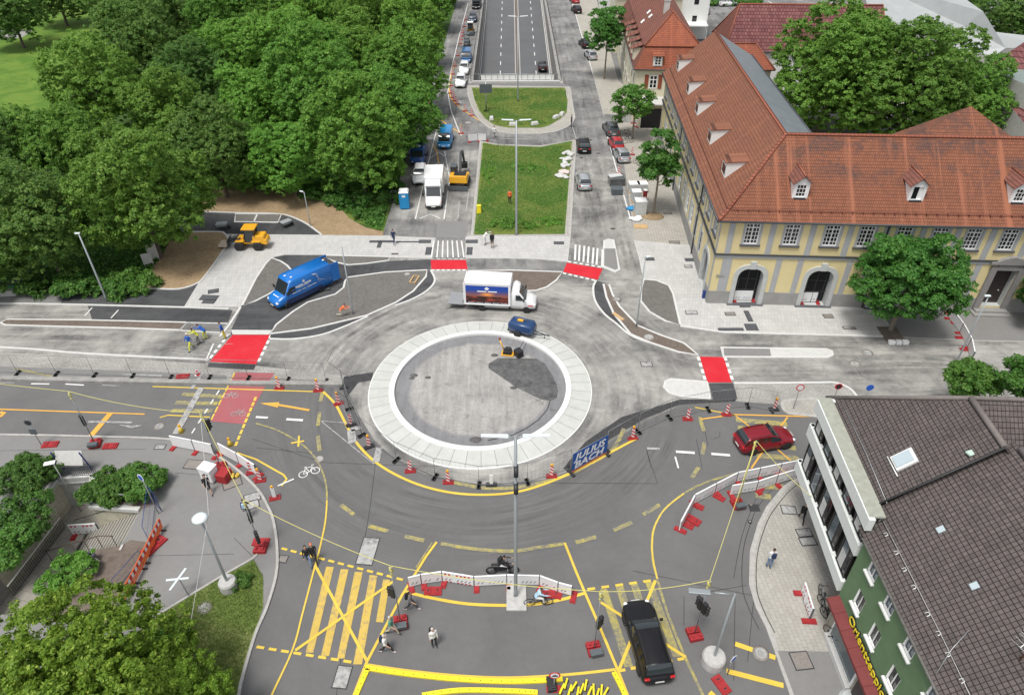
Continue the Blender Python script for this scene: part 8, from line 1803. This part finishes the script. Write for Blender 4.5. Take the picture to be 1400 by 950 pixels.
# wheel loader
M_LY = pmat('machine_yellow', (.72, .36, .015), .4, coat=.3); t = thing('wheel_loader', 'yellow-orange compact wheel loader carrying a paving slab', 'wheel loader')
b = B(); b.box(-1.05, 0, .75, 1.5, 1.35, .95, 0, top=(.8, .85)); b.box(-1.7, 0, .7, .5, 1.4, .6, 0, top=(.7, .9)); b.box(.1, 0, .6, 1.3, .8, .4, 0); b.build('engine_hood', M_LY, t, bevel=.1)
b = B(); b.box(.95, 0, .65, .8, .9, .75, 0, top=(.7, .8)); b.box(-.75, 0, 1.0, 1.0, 1.6, .12, 0); b.box(1.05, .0, 1.02, .9, 1.55, .1, 0); b.build('front_frame', M_LY, t, bevel=.04)
b = B(); b.box(-.15, 0, .95, 1.2, 1.15, 1.45, 0, top=(.85, .9)); c_ = b.build('cab', M_GLS, t); b = B(); b.box(-.15, 0, 2.40, 1.45, 1.35, .14, 0); b.build('cab_roof', M_LY, c_, bevel=.03)
b = B()
for x in (-.72, .42):
 for y in (-.58, .58): b.beam((x, y, .95), (x*.88-.02, y*.92, 2.42), .07, .07)
b.build('cab_pillar', M_BLK, c_)
for s in (-1, 1): b = B(); b.beam((.9, s*.35, 1.35), (2.3, s*.35, .72), .1, .2); b.beam((1.2, s*.2, 1.5), (2.2, s*.2, 1.05), .07, .07); b.build('lift_arm', M_DSTEEL, t)
b = B(); b.box(2.4, 0, .35, .12, 1.1, .75, 0); b.beam((2.35, 0, 1.1), (2.0, 0, 1.5), .12, .12); b.beam((2.4, -.4, .4), (3.4, -.4, .38), .1, .05); b.beam((2.4, .4, .4), (3.4, .4, .38), .1, .05); b.build('pallet_fork', M_DSTEEL, t)
wheels(t, 1.75, (-.85, 1.15), .52, .38); putw(t, (355.5, 344), (329.5, 344), 1.75, 1)
g0 = t; sp = thing('paving_slab', 'pale paving slab lying on the loader fork', 'slab'); b = B(); b.box(0, 0, 0, .95, 1.3, .14, 0); b.build('slab', pmat('sandstone', (.5, .41, .32), .8), sp); a = t.rotation_euler.z; sp.location = t.location+Vector((math.cos(a)*3.0, math.sin(a)*3.0, .42)); sp.rotation_euler = (0, 0, a)
# excavator
t = thing('excavator', 'yellow crawler excavator with folded boom and dozer blade in the works parking', 'excavator')
b = B()
for s in (-1, 1): b.box(0, s*.95, 0, 3.0, .45, .62, 0)
b.build('track', M_UNDER, t, bevel=.15); b = B(); b.box(-1.0, 0, .85, 1.5, 2.3, .95, 0, top=(.85, .95)); b.box(.2, -.85, .85, 1.2, .6, .55, 0); b.build('house', M_LY, t, bevel=.12)
b = B(); b.box(.25, .72, .85, 1.4, .85, 1.55, 0, top=(.8, .85)); c_ = b.build('cab', M_GLS, t); b = B(); b.box(.22, .72, 2.38, 1.2, .78, .08, 0); b.build('cab_roof', M_GRYS, c_); b = B(); b.box(-.9, -.2, 1.8, 1.1, 1.5, .06, 0); b.build('deck_plate', M_BLK, t)
b = B(); b.beam((.6, 0, 1.3), (1.8, 0, 3.4), .28, .35); b.beam((1.8, 0, 3.4), (3.3, 0, 3.0), .26, .3); b.build('boom', M_DSTEEL, t); b = B(); b.beam((3.3, 0, 3.1), (3.9, -.1, 1.4), .22, .25); b.build('stick', M_DSTEEL, t); b = B(); b.box(3.6, -.1, .7, .75, .9, .7, 0, top=(1.1, .9)); b.build('bucket', M_UNDER, t, bevel=.08)
b = B(); b.box(-2.15, 0, .15, .12, 2.5, .55, 0); b.box(-1.8, .5, .3, .7, .12, .12, 0); b.box(-1.8, -.5, .3, .7, .12, .12, 0); b.build('dozer_blade', M_GRYS, t); putpx(t, 626, 263, 86, -2.3)
# small machines in the queue
t = thing('road_roller', 'small dark roller between the blue van and the mini loader in the queue', 'roller'); b = B(); b.lathe([(.45, -.6), (.45, .6)], 18, 0, (.9, 0, .45), 'y'); b.lathe([(.45, -.6), (.45, .6)], 18, 0, (-.9, 0, .45), 'y'); b.build('drum', M_DSTEEL, t); b = B(); b.box(0, 0, .7, 2.2, 1.0, .6, 0); b.build('body', M_GRYS, t, bevel=.1); b = B(); b.box(-.1, 0, 2.3, 1.2, 1.1, .08, 0)
for x in (-.6, .4):
 for y in (-.5, .5): b.beam((x, y, 1.2), (x, y, 2.3), .06, .06)
b.build('canopy', M_GRYS, t); putpx(t, 638, 66, wd, 1.3)
t = thing('mini_loader', 'mini loader with a white roof in the queue', 'loader'); b = B(); b.box(-.5, 0, .5, 1.4, 1.2, .9, 0); b.build('body', M_LY, t, bevel=.08); b = B(); b.box(.1, 0, 1.0, .9, 1.1, 1.2, 0); c_ = b.build('cab', M_GLS, t); b = B(); b.box(.1, 0, 2.2, 1.1, 1.2, .12, 0); b.build('cab_roof', M_SGW, c_); b = B(); b.box(1.6, 0, .2, .7, 1.5, .5, 0); b.build('bucket', M_GRYS, t); wheels(t, 1.5, (-.7, .7), .4, .3); putpx(t, 643, 49, wd, 1.6)
# compressor trailer
t = thing('compressor_trailer', 'dark blue towed air compressor standing on the pale apron', 'trailer'); P_CMP = paint('compressor_blue', (.015, .05, .14)); b = B(); loft(b, [(-1.2, .55, .5, 1.15, .0), (-1.05, .66, .45, 1.32, .05), (.9, .66, .45, 1.32, .05), (1.15, .55, .5, 1.05, .0)]); b.build('housing', P_CMP, t)
b = B(); b.box(-.1, 0, .40, 2.3, 1.2, .12, 0); b.build('chassis', M_UNDER, t); b = B(); b.box(-.2, 0, 1.38, .5, .3, .08, 0); b.build('label_plate', M_LY, t); b = B(); b.tube([(.2, 0, 1.35), (.2, 0, 1.55), (.5, .1, 1.55)], .04, 6, 0); b.build('lifting_eye', M_DSTEEL, t)
b = B(); b.beam((1.0, .3, .45), (2.2, 0, .5), .07, .07); b.beam((1.0, -.3, .45), (2.2, 0, .5), .07, .07); b.beam((2.1, 0, .5), (2.6, 0, .5), .09, .09); b.tube([(2.1, .1, .5), (2.1, .1, .0)], .03, 6, 0); b.build('drawbar', M_DSTEEL, t); wheels(t, 1.5, (-.25,), .32, .18); g = G(716, 458, .15); put(t, g.x-.1, g.y+.2, -24, .17)
# plate compactor + roller tool
t = thing('plate_compactor', 'black and yellow plate compactor with an upright handle on the roundabout centre', 'compactor', G(694, 484, .07), -.2); b = B(); b.box(0, 0, .02, 1.1, .7, .1, 1); b.box(0, 0, .15, .8, .6, .35, 0, top=(.85, .85)); b.box(.05, .05, .5, .5, .4, .15, 0); b.build('body', [M_BLK, M_LY], t, bevel=.04); b = B(); b.tube([(-.35, .1, .4), (-.75, .3, 1.2)], .06, 7, 0); b.build('handle', M_LY, t); b = B(); b.ball((-.76, .3, 1.35), .11, 0, 8, 6); b.build('grip', P_RED, t)
t = thing('hand_roller', 'small black hand-guided roller beside the plate compactor', 'roller', G(709, 487, .07), .6); b = B(); b.box(0, 0, .1, .6, .7, .6, 0); b.build('body', M_BLK, t, bevel=.05); b = B(); b.beam((.2, .2, .6), (.9, .5, .95), .05, .05); b.beam((.2, -.2, .6), (.9, .1, .95), .05, .05); b.build('handle', M_DSTEEL, t)
# portable toilet
t = thing('portable_toilet', 'blue portable toilet with a white roof at the works parking edge', 'toilet', G(554, 284, .01), .05); M_TB = pmat('toilet_blue', (.015, .24, .52), .5); b = B(); b.box(0, 0, .1, 1.1, 1.15, 2.0, 0); b.build('cabin', M_TB, t, bevel=.03); b = B(); b.box(0, 0, 2.1, 1.2, 1.25, .2, 0, top=(.75, .75)); b.build('roof', M_SGW, t, bevel=.03); b = B(); b.box(0, -.59, .2, .7, .03, 1.8, 0); d = b.build('door', M_TB, t, bevel=.01); b = B(); b.box(0, -.61, 1.6, .4, .01, .25, 0); b.build('door_sign', M_SGW, d)
# wheelbarrows
for (u, v, lab, rz) in ((305, 313, 'grey wheelbarrow above the loader on the dark path', .1), (392, 310, 'grey wheelbarrow lying with its tools on the dark path', .8)):
 t = thing('wheelbarrow', lab, 'wheelbarrow', G(u, v, .02), rz); b = B(); b.box(0, 0, .45, 1.0, .65, .28, 0, top=(1.25, 1.2)); b.build('tray', pmat('barrow_zinc', (.38, .40, .41), .5, .3), t); b = B(); b.beam((-1.0, .28, .6), (.6, .1, .3), .04, .04); b.beam((-1.0, -.28, .6), (.6, -.1, .3), .04, .04); b.beam((-.3, .25, 0), (-.2, .25, .45), .04, .04); b.beam((-.3, -.25, 0), (-.2, -.25, .45), .04, .04); b.build('frame', M_DSTEEL, t); b = B(); b.lathe([(.2, -.05), (.2, .05)], 12, 0, (.7, 0, .2), 'y'); b.build('wheel', M_TYRE, t)
# ---- bicycles
def bike(label, col=None, moto=False, group='parked bicycles'):
 t = thing('motorcycle' if moto else 'bicycle', label, 'motorcycle' if moto else 'bicycle', group=group); r = .34 if not moto else .31; wb = .53 if not moto else .68
 for x in (-wb, wb):
  b = B(); k = 18; b.tube([(x+r*math.cos(a*2*math.pi/k), 0, r+r*math.sin(a*2*math.pi/k)) for a in range(k+1)], .025 if not moto else .06, 5, 0, cap=False); b.tube([(x, -.05, r), (x, .05, r)], .04, 6, 0); w_ = b.build('wheel', M_TYRE, t)
  b = B(); [b.beam((x, 0, r), (x+r*math.cos(a*.785), 0, r+r*math.sin(a*.785)), .008, .008) for a in range(8)]; b.build('spokes', M_STEEL, w_)
 b = B(); P = [(-.53, .34), (-.15, .85), (.38, .85), (.53, .34), (-.05, .3)]; fr = lambda i, j: b.tube([(P[i][0], 0, P[i][1]), (P[j][0], 0, P[j][1])], .02 if not moto else .045, 6, 0)
 for i, j in ((0, 1), (1, 2), (2, 3), (0, 4), (4, 2), (1, 4)): fr(i, j)
 b.build('frame', col or M_BLK, t); b = B(); b.box(-.18, 0, .90, .26, .15, .06, 0); b.build('saddle', M_BLK, t, bevel=.02); b = B(); b.tube([(.36, 0, .85), (.36, 0, 1.02), (.30, .28, 1.04)], .014, 5, 0); b.tube([(.36, 0, 1.02), (.30, -.28, 1.04)], .014, 5, 0); b.build('handlebar', M_BLK, t)
 if moto: b = B(); b.box(0, 0, .45, .7, .3, .4, 0); b.box(-.45, 0, .75, .5, .28, .12, 0); b.box(.15, 0, .8, .45, .3, .2, 0); b.build('engine_and_tank', col or M_BLK, t, bevel=.06)
 return t
K1 = bike('black bicycle against the shop window, nearest the barrier'); K2 = bike('grey bicycle with its front wheel on the yard asphalt', M_STEEL); put(K1, G(1126, 836).x, G(1126, 836).y, 100, .11); put(K2, G(1139, 878).x, G(1139, 878).y, 115, .11)
for i, (u, v, dg, lab) in enumerate(((1121, 822, 80, 'dark bicycle directly behind the red and white barrier'), (1131, 853, 105, 'dark bicycle in the middle of the bicycle row at the shop window'), (1146, 893, 120, 'bicycle at the lower end of the row at the shop window'),
 (566, 183, 60, 'leftmost of the dark bicycles behind the large sign board'), (571, 181, 80, 'second dark bicycle behind the large sign board'), (577, 179, 100, 'third dark bicycle behind the large sign board'), (586, 178, 70, 'fourth dark bicycle, right of the large sign board'), (592, 181, 110, 'rightmost dark bicycle beside the red beacons'),
 (541, 277, 30, 'bicycle leaning at the bushes left of the portable toilet'), (538, 270, 10, 'bicycle behind the one left of the portable toilet'),
 (855, 186, 20, 'topmost bicycle in the stand beside the parked cars'), (857, 191, 20, 'second bicycle in the stand beside the parked cars'), (859, 196, 20, 'third bicycle in the stand beside the parked cars'), (874, 224, 0, 'bicycle lying beside the silver hatchback'),
 (1284, 434, 30, 'bicycle behind the upper red foot plate at the right pavement'))):
 dup(K1 if i % 3 else K2, (G(u, v).x, G(u, v).y, .11 if u > 1100 and v > 700 else .02), R(dg), lab, None, 'parked bicycles')
RB = bike('dark cargo moped ridden across the near island', None, True, None); g = G(687, 783); put(RB, g.x, g.y, 2, .01)
RC = bike('bicycle ridden by the cyclist in the light blue shirt', None, False, None); g = G(736, 827); put(RC, g.x, g.y, 3, .01)
RBL = [RB, RC]
# ---- pallets, sacks and loose things
def stack(name, label, cat, u, v, dims, m, rz=0, z=.02, extra=None, grp=None):
 t = thing(name, label, cat, G(u, v, z), rz, grp); b = B(); b.box(0, 0, .0, dims[0]*1.05, dims[1]*1.05, .14, 1); b.box(0, 0, .14, dims[0], dims[1], dims[2], 0)
 for k in range(1, int(dims[2]/.25)+1): b.box(0, 0, .14+.25*k-.02, dims[0]+.02, dims[1]+.02, .012, 2)
 b.build('load', [m, MATS['pine_timber'], M_GRYS], t, bevel=.015); b = B(); b.box(0, 0, .14+dims[2], dims[0]+.03, dims[1]+.03, .03, 0); b.build('cover', M_SGW if m != M_REDP else M_SGW, t); return t
M_WRAP = pmat('wrapped_load', (.50, .51, .50), .5, noise=(4, .15))
for u, v, d, m, lab in ((866, 262, (1.3, 1.1, 1.0), M_WRAP, 'upper left pallet of wrapped paving stones under the loose tree'), (877, 262, (1.2, 1.1, 1.0), M_WRAP, 'upper right pallet of wrapped paving stones under the loose tree'), (869, 275, (1.1, 1.0, 1.2), M_WRAP, 'middle pallet of wrapped stones'), (874, 293, (1.3, 1.2, 1.7), M_WRAP, 'tallest pallet of wrapped stones, nearest the crossing'), (881, 274, (.4, .5, 1.2), M_REDP, 'narrow red pallet beside the middle wrapped pallet')): stack('pallet_stack', lab, 'pallet', u, v, d, m, .03, grp='pallets at the right-hand works')
def blobthing(name, label, cat, u, v, n, r, m, z=.02, spread=.6, grp=None, seed=1):
 rs = random.Random(seed); c = G(u, v, z); b = B()
 for k in range(n):
  a = rs.uniform(0, 6.28); d = spread*rs.random(); b.ball((c.x+math.cos(a)*d, c.y+math.sin(a)*d, z+r*.45), (r*rs.uniform(.8, 1.3), r*rs.uniform(.7, 1.1), r*rs.uniform(.45, .7)), 0, 7, 5)
 return tag(b.build(name, m), label, cat, grp)
blobthing('blue_sack', 'bright blue sack beside the tallest wrapped pallet', 'sack', 863, 287, 3, .4, M_TB, spread=.3); blobthing('white_sheet', 'crumpled white sheet in front of the wrapped pallets', 'sheet', 869, 301, 7, .35, M_SGW, spread=.7)
for i, (u, v, lab) in enumerate(((777, 212, 'uppermost white sack at the right edge of the long island'), (773, 219, 'second white sack at the right edge of the long island'), (770, 227, 'third white sack at the right edge of the long island'), (769, 237, 'pinkish white sack at the right edge of the long island'), (768, 243, 'lowest white sack at the right edge of the long island'))): blobthing('rubble_sack', lab, 'sack', u, v, 10, .34, M_CONCL if i != 3 else pmat('pink_sack', (.6, .5, .47), .7), .12, .75, 'sacks on the long island', i)
for i, (u, v, lab) in enumerate(((701, 172, 'white boulder on the portal island near its lamp'), (731, 171, 'white boulder on the portal island right of its lamp'), (760, 162, 'lower white boulder at the right rim of the portal island'), (768, 158, 'upper white boulder at the right rim of the portal island'), (672, 164, 'flat white slab at the left rim of the portal island'))):
 c = G(u, v, .1); b = B(); b.box(0, 0, 0, 1.2, .7, .5, 0, top=(.8, .75)); o = b.build('boulder', M_CONCL, bevel=.1); o.location = c; o.rotation_euler = (0, 0, i*.4); tag(o, lab, 'boulder', 'boulders on the portal island')
t = thing('waste_container', 'grey waste container standing open beside the right-hand works', 'container', G(842, 252, .02), .1); b = B(); b.box(0, 0, 0, 1.8, 1.4, 1.0, 0, top=(1.1, 1.1)); b.build('tub', P_GRY, t, bevel=.03); b = B(); b.box(-.1, .3, 1.02, 1.7, .9, .08, 0, .2); b.build('lid', M_WRAP, t)
t = thing('waste_container', 'small dark tub in front of the grey waste container', 'container', G(843, 265, .02), 0); b = B(); b.box(0, 0, 0, 1.3, 1.0, .8, 0, top=(1.1, 1.1)); b.build('tub', M_GRYS, t, bevel=.03)
t = thing('yellow_box', 'upright bright yellow plastic box at the left edge of the long island', 'box', G(655, 291, .1), 0); b = B(); b.box(0, 0, 0, .55, .5, .9, 0, top=(.8, .8)); b.build('box_body', MATS['bright_yellow_plastic'], t, bevel=.04); b = B(); b.box(0, 0, .9, .5, .45, .06, 0); b.build('lid', MATS['bright_yellow_plastic'], t)
for (u, v, m, lab, d) in ((3, 397, P_RD2, 'red crate at the left picture edge', (1.6, 1.0, .8)), (23, 397, pmat('green_crate', (.02, .22, .09), .6), 'green crate beside the concrete blocks at the left edge', (1.6, 1.2, .9)), (14, 402, M_CONCL, 'pale concrete block in front of the green crate', (1.5, .9, .6)), (672, 192, M_CONCL, 'pale slab in the grass near the top of the long island', (.1, .1, .05))):
 t = thing('crate' if m != M_CONCL else 'concrete_block', lab, 'crate' if m != M_CONCL else 'block', G(u, v, .02), .1); b = B(); b.box(0, 0, 0, *d, 0); b.build('side', m, t, bevel=.03); b = B(); b.box(0, 0, d[2], d[0]*.9, d[1]*.9, .04, 0); b.build('top', M_GRYS if m != M_CONCL else M_CONC, t)
b = B(); c = G(46, 396, .02)
for k in range(4): b.tube([(c.x+(1.0-.08*k)*math.cos(a*.4), c.y+(.9-.08*k)*math.sin(a*.4), .12+.14*k) for a in range(17)], .08, 6, 0, cap=False)
tag(b.build('hose_coil', M_BLKR), 'coil of black pipe beside the green crate', 'coil')
b = B(); c = G(893, 296, .02); b.ball((c.x, c.y, 0), (1.3, 1.0, .3), 0, 12, 6); tag(b.build('mulch_heap', M_MULCH), 'low brown soil heap round the foot of the loose tree', 'heap')
c = G(876, 310, .02); b = B(); b.box(0, 0, 0, 1.5, .9, .08, 0); o = b.build('timber_board', MATS['pine_timber']); o.location = c; tag(o, 'flat timber board on the ground in front of the pallets', 'board')
t = thing('tree_planter', 'square tree pit edged with white blocks under the dense street tree', 'planter', G(1219, 458, .07), 0); b = B(); b.box(0, 0, 0, 1.7, 2.4, .06, 0); b.build('soil', M_PLANTB, t); b = B()
for k in range(3): b.box(-.6+k*.6, -1.3, 0, .5, .4, .35, 0)
b.build('white_blocks', M_SGW, t, bevel=.02)
for (u, v, lab) in ((962, 407, 'small blue bollard at the corner of the yellow building'),): t = thing('blue_bollard', lab, 'bollard', G(u, v, .07)); b = B(); b.box(0, 0, 0, .35, .3, .8, 0); b.build('post', M_BLUEF, t, bevel=.03); b = B(); b.box(.5, 0, 0, .9, .3, .12, 0); b.build('base', M_CONC, t)
# ================================================================== PEOPLE
SKIN = pmat('skin', (.50, .30, .21), .6); HAIR_D = pmat('dark_hair', (.03, .02, .015), .8); HAIR_G = pmat('grey_hair', (.45, .44, .42), .8); SHOE = pmat('dark_shoe', (.03, .03, .03), .6); SHOE_P = pmat('pale_shoe', (.6, .52, .5), .6)
def cl(n, c): return pmat('cloth_'+n, c, .9, noise=(9, .12))
C = {'blk': cl('black', (.018, .018, .02)), 'dk': cl('dark', (.05, .052, .06)), 'navy': cl('navy', (.02, .035, .09)), 'blue': cl('blue', (.015, .10, .42)), 'jean': cl('jeans', (.14, .22, .36)), 'wht': cl('white', (.72, .72, .70)), 'yel': cl('yellow', (.62, .66, .06)), 'org': cl('orange', (.80, .16, .05)), 'bei': cl('beige', (.48, .43, .33)), 'grn': cl('green', (.10, .26, .20)), 'lb': cl('light_blue', (.38, .55, .70)), 'gry': cl('grey', (.16, .16, .17))}
def person(label, loc, deg, top='blk', leg='dk', pose='walk', hair=None, shoe=None, sleeves=True, shorts=False, pack=None, group='people on foot', hat=None, lean=0, z=.015, arms=None):
 rad = R
 hip = Vector((0, 0, .93)); lean_ = rad(lean); kn = {}
 if pose == 'walk': legs = [(28, 8), (-14, 32)]; am = arms or [(-22, 25), (26, 30)]
 elif pose == 'stand': legs = [(4, 3), (-3, 4)]; am = arms or [(4, 14), (-3, 18)]
 elif pose == 'bend': legs = [(26, 34), (10, 22)]; am = arms or [(85, 20), (75, 25)]; lean_ = rad(lean or 62); hip.z = .86
 elif pose == 'sit': legs = [(82, 88), (70, 62)]; am = arms or [(50, 50), (46, 48)]; hip.z = .97; lean_ = rad(lean or 18)
 elif pose == 'kneel': legs = [(80, 95), (0, 88)]; am = arms or [(60, 30), (70, 40)]; hip.z = .55; lean_ = rad(lean or 45)
 T = {}; b = B(); SK, TP, LG, SH = 0, 1, 2, 3
 sp = Vector((math.sin(lean_), 0, math.cos(lean_))); chest = hip+sp*.40; neck = hip+sp*.55; head = neck+Vector((math.sin(lean_*.7), 0, math.cos(lean_*.7)))*.17
 bb = B(); bb.tube([hip-sp*.10, hip, hip+sp*.18, chest, neck-sp*.05, neck+sp*.0], [.14, .165, .15, .19, .15, .07], 12, TP, flat=None)
 for i, v in enumerate(bb.v): bb.v[i] = v
 b.v, b.f, b.m, b.sm = bb.v, bb.f, bb.m, bb.sm
 # flatten front/back of the trunk
 cx = [v for v in b.v]; b.v = [((v[0]-(hip.x+(v[2]-hip.z)*math.tan(min(lean_, 1.2)) if lean_ < 1.0 else v[0]))*.66+(hip.x+(v[2]-hip.z)*math.tan(min(lean_, 1.2)) if lean_ < 1.0 else v[0]), v[1]*1.02, v[2]) for v in cx]
 b.tube([neck-sp*.04, head-Vector((0, 0, .05))], [.062, .058], 9, SK); b.ball(tuple(head+Vector((.005, 0, .015))), (.092, .078, .118), SK, 12, 9)
 hand = []; zmin = 9
 for s, (a, k) in zip((1, -1), legs):
  h = hip+Vector((0, s*.095, -.04)); a_ = rad(a); kn_ = h+Vector((math.sin(a_), 0, -math.cos(a_)))*.44; c_ = a_-rad(k); an = kn_+Vector((math.sin(c_), 0, -math.cos(c_)))*.43
  b.tube([h, h.lerp(kn_, .5), kn_], [.096, .080, .060], 10, LG); b.tube([kn_, kn_.lerp(an, .35), an], [.060, .058, .040], 10, SK if shorts else LG); ft = c_+rad(8); b.tube([an+Vector((-.05, 0, -.03)), an+Vector((.06, 0, -.055)), an+Vector((.18, 0, -.065))], [.045, .048, .032], 8, SH); zmin = min(zmin, an.z-.105)
 for s, (a, k) in zip((1, -1), am):
  sh = neck+sp*-.075+Vector((0, s*.185, 0)); a_ = rad(a); el = sh+Vector((math.sin(a_), s*.10, -math.cos(a_))).normalized()*.29; c_ = a_+rad(k); wr = el+Vector((math.sin(c_), -s*.02, -math.cos(c_))).normalized()*.25; dr = (wr-el).normalized()
  b.tube([sh-Vector((0, s*.05, 0)), sh, el], [.062, .058, .044], 9, TP); b.tube([el, wr], [.042, .030], 9, TP if sleeves else SK); b.tube([wr, wr+dr*.08], [.028, .036], 8, SK); hand.append((wr+dr*.07, dr, s))
 src = b.mesh('src', [SKIN]); o = bpy.data.objects.new('src', src); COL.objects.link(o); md = o.modifiers.new('r', 'REMESH'); md.mode = 'VOXEL'; md.voxel_size = .020; md.use_smooth_shade = True
 m2 = o.modifiers.new('s', 'SMOOTH'); m2.factor = .5; m2.iterations = 2
 bpy.context.view_layer.update(); me = bpy.data.meshes.new_from_object(o.evaluated_get(bpy.context.evaluated_depsgraph_get())); bvh = BVHTree.FromPolygons([Vector(v) for v in b.v], b.f); mi = list(b.m); bpy.data.objects.remove(o)
 me.materials.clear()
 for m in (SKIN, C[top], C[leg], shoe or SHOE): me.materials.append(m)
 idx = []
 for p in me.polygons: r_ = bvh.find_nearest(p.center); idx.append(mi[r_[2]] if r_[2] is not None else 1)
 # fingers, nose and ears join the same body mesh
 f = B()
 for (w_, dr, s) in hand:
  side_ = dr.cross(Vector((0, 1, 0))).normalized();
  for q in range(4): o_ = w_+side_*((q-1.5)*.017); L_ = (.062, .072, .068, .052)[q]; f.tube([o_, o_+dr*L_*.6, o_+dr*L_*.9+Vector((0, -s*.022, 0))], [.0095, .009, .007], 5, 0)
  f.tube([w_-dr*.03+side_*.03, w_+side_*.05+dr*.02+Vector((0, -s*.01, 0))], [.011, .009], 5, 0)
 f.ball(tuple(head+Vector((.095, 0, .005))), (.018, .012, .02), 0, 6, 4); [f.ball(tuple(head+Vector((0, s*.08, .01))), (.02, .01, .03), 0, 6, 4) for s in (-1, 1)]; [f.ball(tuple(head+Vector((.08, s*.03, .03))), (.012, .013, .009), 3, 6, 4) for s in (-1, 1)]; f.ball(tuple(head+Vector((.086, 0, -.045))), (.01, .024, .007), 1, 6, 4)
 bm = bmesh.new(); bm.from_mesh(me); fm = f.mesh('f', [SKIN]*4); n0 = len(bm.faces); bm.from_mesh(fm); bm.to_mesh(me); bm.free(); me.polygons.foreach_set('material_index', idx+list(f.m)); me.polygons.foreach_set('use_smooth', [True]*len(me.polygons)); me.update()
 t = bpy.data.objects.new('person', me); COL.objects.link(t); tag(t, label, 'person', group)
 g = Vector(loc); t.location = (g.x, g.y, g.z+z-(zmin if pose != 'sit' else 0)); t.rotation_euler = (0, 0, R(deg))
 hb = B(); c_ = head+Vector((-.018, 0, .035)); hb.ball(tuple(c_), (.098, .090, .108), 0, 12, 8); hb.v = [v if v[2] > head.z-.05-(v[0]-head.x)*1.0 else (v[0]*.6+head.x*.4, v[1]*.6, v[2]*.5+(head.z)*.5) for v in hb.v]; hb.build('hair' if not hat else 'hat', hair or (C[hat] if hat else HAIR_D), t)
 if pack: pb = B(); c_ = chest-Vector((math.cos(lean_), 0, -math.sin(lean_)))*.21; pb.box(c_.x, c_.y, c_.z-.22, .18, .30, .44, 0, top=(.8, .8), ry=lean_); pb.build('backpack', C[pack], t, bevel=.05)
 return t
def at(u, v, z=0): return G(u, v, z)
person('worker in blue shirt and yellow trousers walking at the left zebra stripes', at(262, 478), 250, 'blue', 'yel', 'walk', hat='wht', group='road workers'); person('worker in yellow vest bending beside the worker in blue near the left red crossing', at(274, 470), 200, 'yel', 'gry', 'bend', group='road workers', lean=30)
person('worker in blue bending forward, rightmost of the pair near the left red crossing', at(283, 464), 170, 'blue', 'yel', 'bend', group='road workers', lean=50); person('worker in blue shirt standing at the corner of the left red crossing', at(308, 463), 200, 'blue', 'yel', 'stand', group='road workers', lean=10)
person('person in dark navy clothes walking on the pale pavement below the works parking', at(539, 334, .07), 80, 'navy', 'navy', 'walk', z=.07); person('person in black with bare lower legs standing on the pale pavement below the long island', at(673, 339, .07), -90, 'blk', 'blk', 'stand', shorts=True, z=.07); person('person in white stooping on the pale pavement left of the person in black', at(662, 335, .07), 0, 'wht', 'wht', 'bend', z=.07, lean=35)
person('worker in an orange vest standing on the long grass island', at(697, 280, .1), 90, 'org', 'blk', 'stand', z=.12, group='road workers'); person('pedestrian in white crossing the link road below the portal island', at(676, 189), 60, 'wht', 'gry', 'walk'); person('person in dark clothes beside the kerb of the portal island', at(781, 174), 20, 'dk', 'dk', 'stand')
person('worker in white and beige standing at the open rear doors of the blue van', at(463, 384), 200, 'wht', 'bei', 'bend', lean=40, group='road workers'); person('worker kneeling on the large planting island below the street lamp post', at(467, 432, .1), 0, 'org', 'bei', 'kneel', z=.1, hat='blk', group='road workers')
person('woman in black and jeans, left of the pair at the near left crossing', at(423, 770), -70, 'blk', 'jean', 'walk'); person('person in black with a red cap, right of the pair at the near crossing', at(431, 767), -70, 'blk', 'blk', 'walk', hat='org')
person('person in dark clothes striding right below the barrier boards', at(563, 833), -10, 'gry', 'dk', 'walk', sleeves=False, pack='blk', shoe=SHOE_P); person('person in white with a small black backpack walking alone on the near road', at(594, 883), -60, 'wht', 'blk', 'stand', pack='blk', hair=HAIR_G)
person('grey-haired person in green shirt and pale trousers beside the red ballast', at(537, 866), -20, 'grn', 'bei', 'walk', hair=HAIR_G, sleeves=False); person('grey-haired person in black trousers with a navy backpack walking right', at(529, 891), -15, 'wht', 'blk', 'walk', hair=HAIR_G, pack='navy', shoe=SHOE_P, sleeves=False)
person('man in a black suit walking away beside the white-banded building', at(1094, 713, .1), 75, 'blk', 'blk', 'walk', z=.1, hair=HAIR_D); person('person in white and blue sitting low on the right-hand pavement edge', at(1050, 776, .1), 90, 'wht', 'jean', 'stand', z=.1, pack='navy')
person('person in a blue and black outfit walking at the yellow cable on the left pavement', at(340, 706), 100, 'navy', 'blk', 'walk', pack='lb'); person('person in black shorts walking behind the control cabinet', at(287, 673), -60, 'blk', 'blk', 'walk', shorts=True, sleeves=False)
def rider(bike_, label, top, leg, hat=None, pack=None):
 l = bike_.location; a = bike_.rotation_euler.z; return person(label, (l.x-math.cos(a)*.15, l.y-math.sin(a)*.15, .02), math.degrees(a), top, leg, 'sit', hat=hat, pack=pack, lean=28, group='riders', arms=[(62, 18), (62, 18)])
rider(RBL[0], 'rider in black jacket and pale trousers on the moped behind the barrier boards', 'blk', 'wht', 'blk', 'blk'); rider(RBL[1], 'cyclist in a light blue shirt and white trousers passing the barrier boards', 'lb', 'wht', None, None)
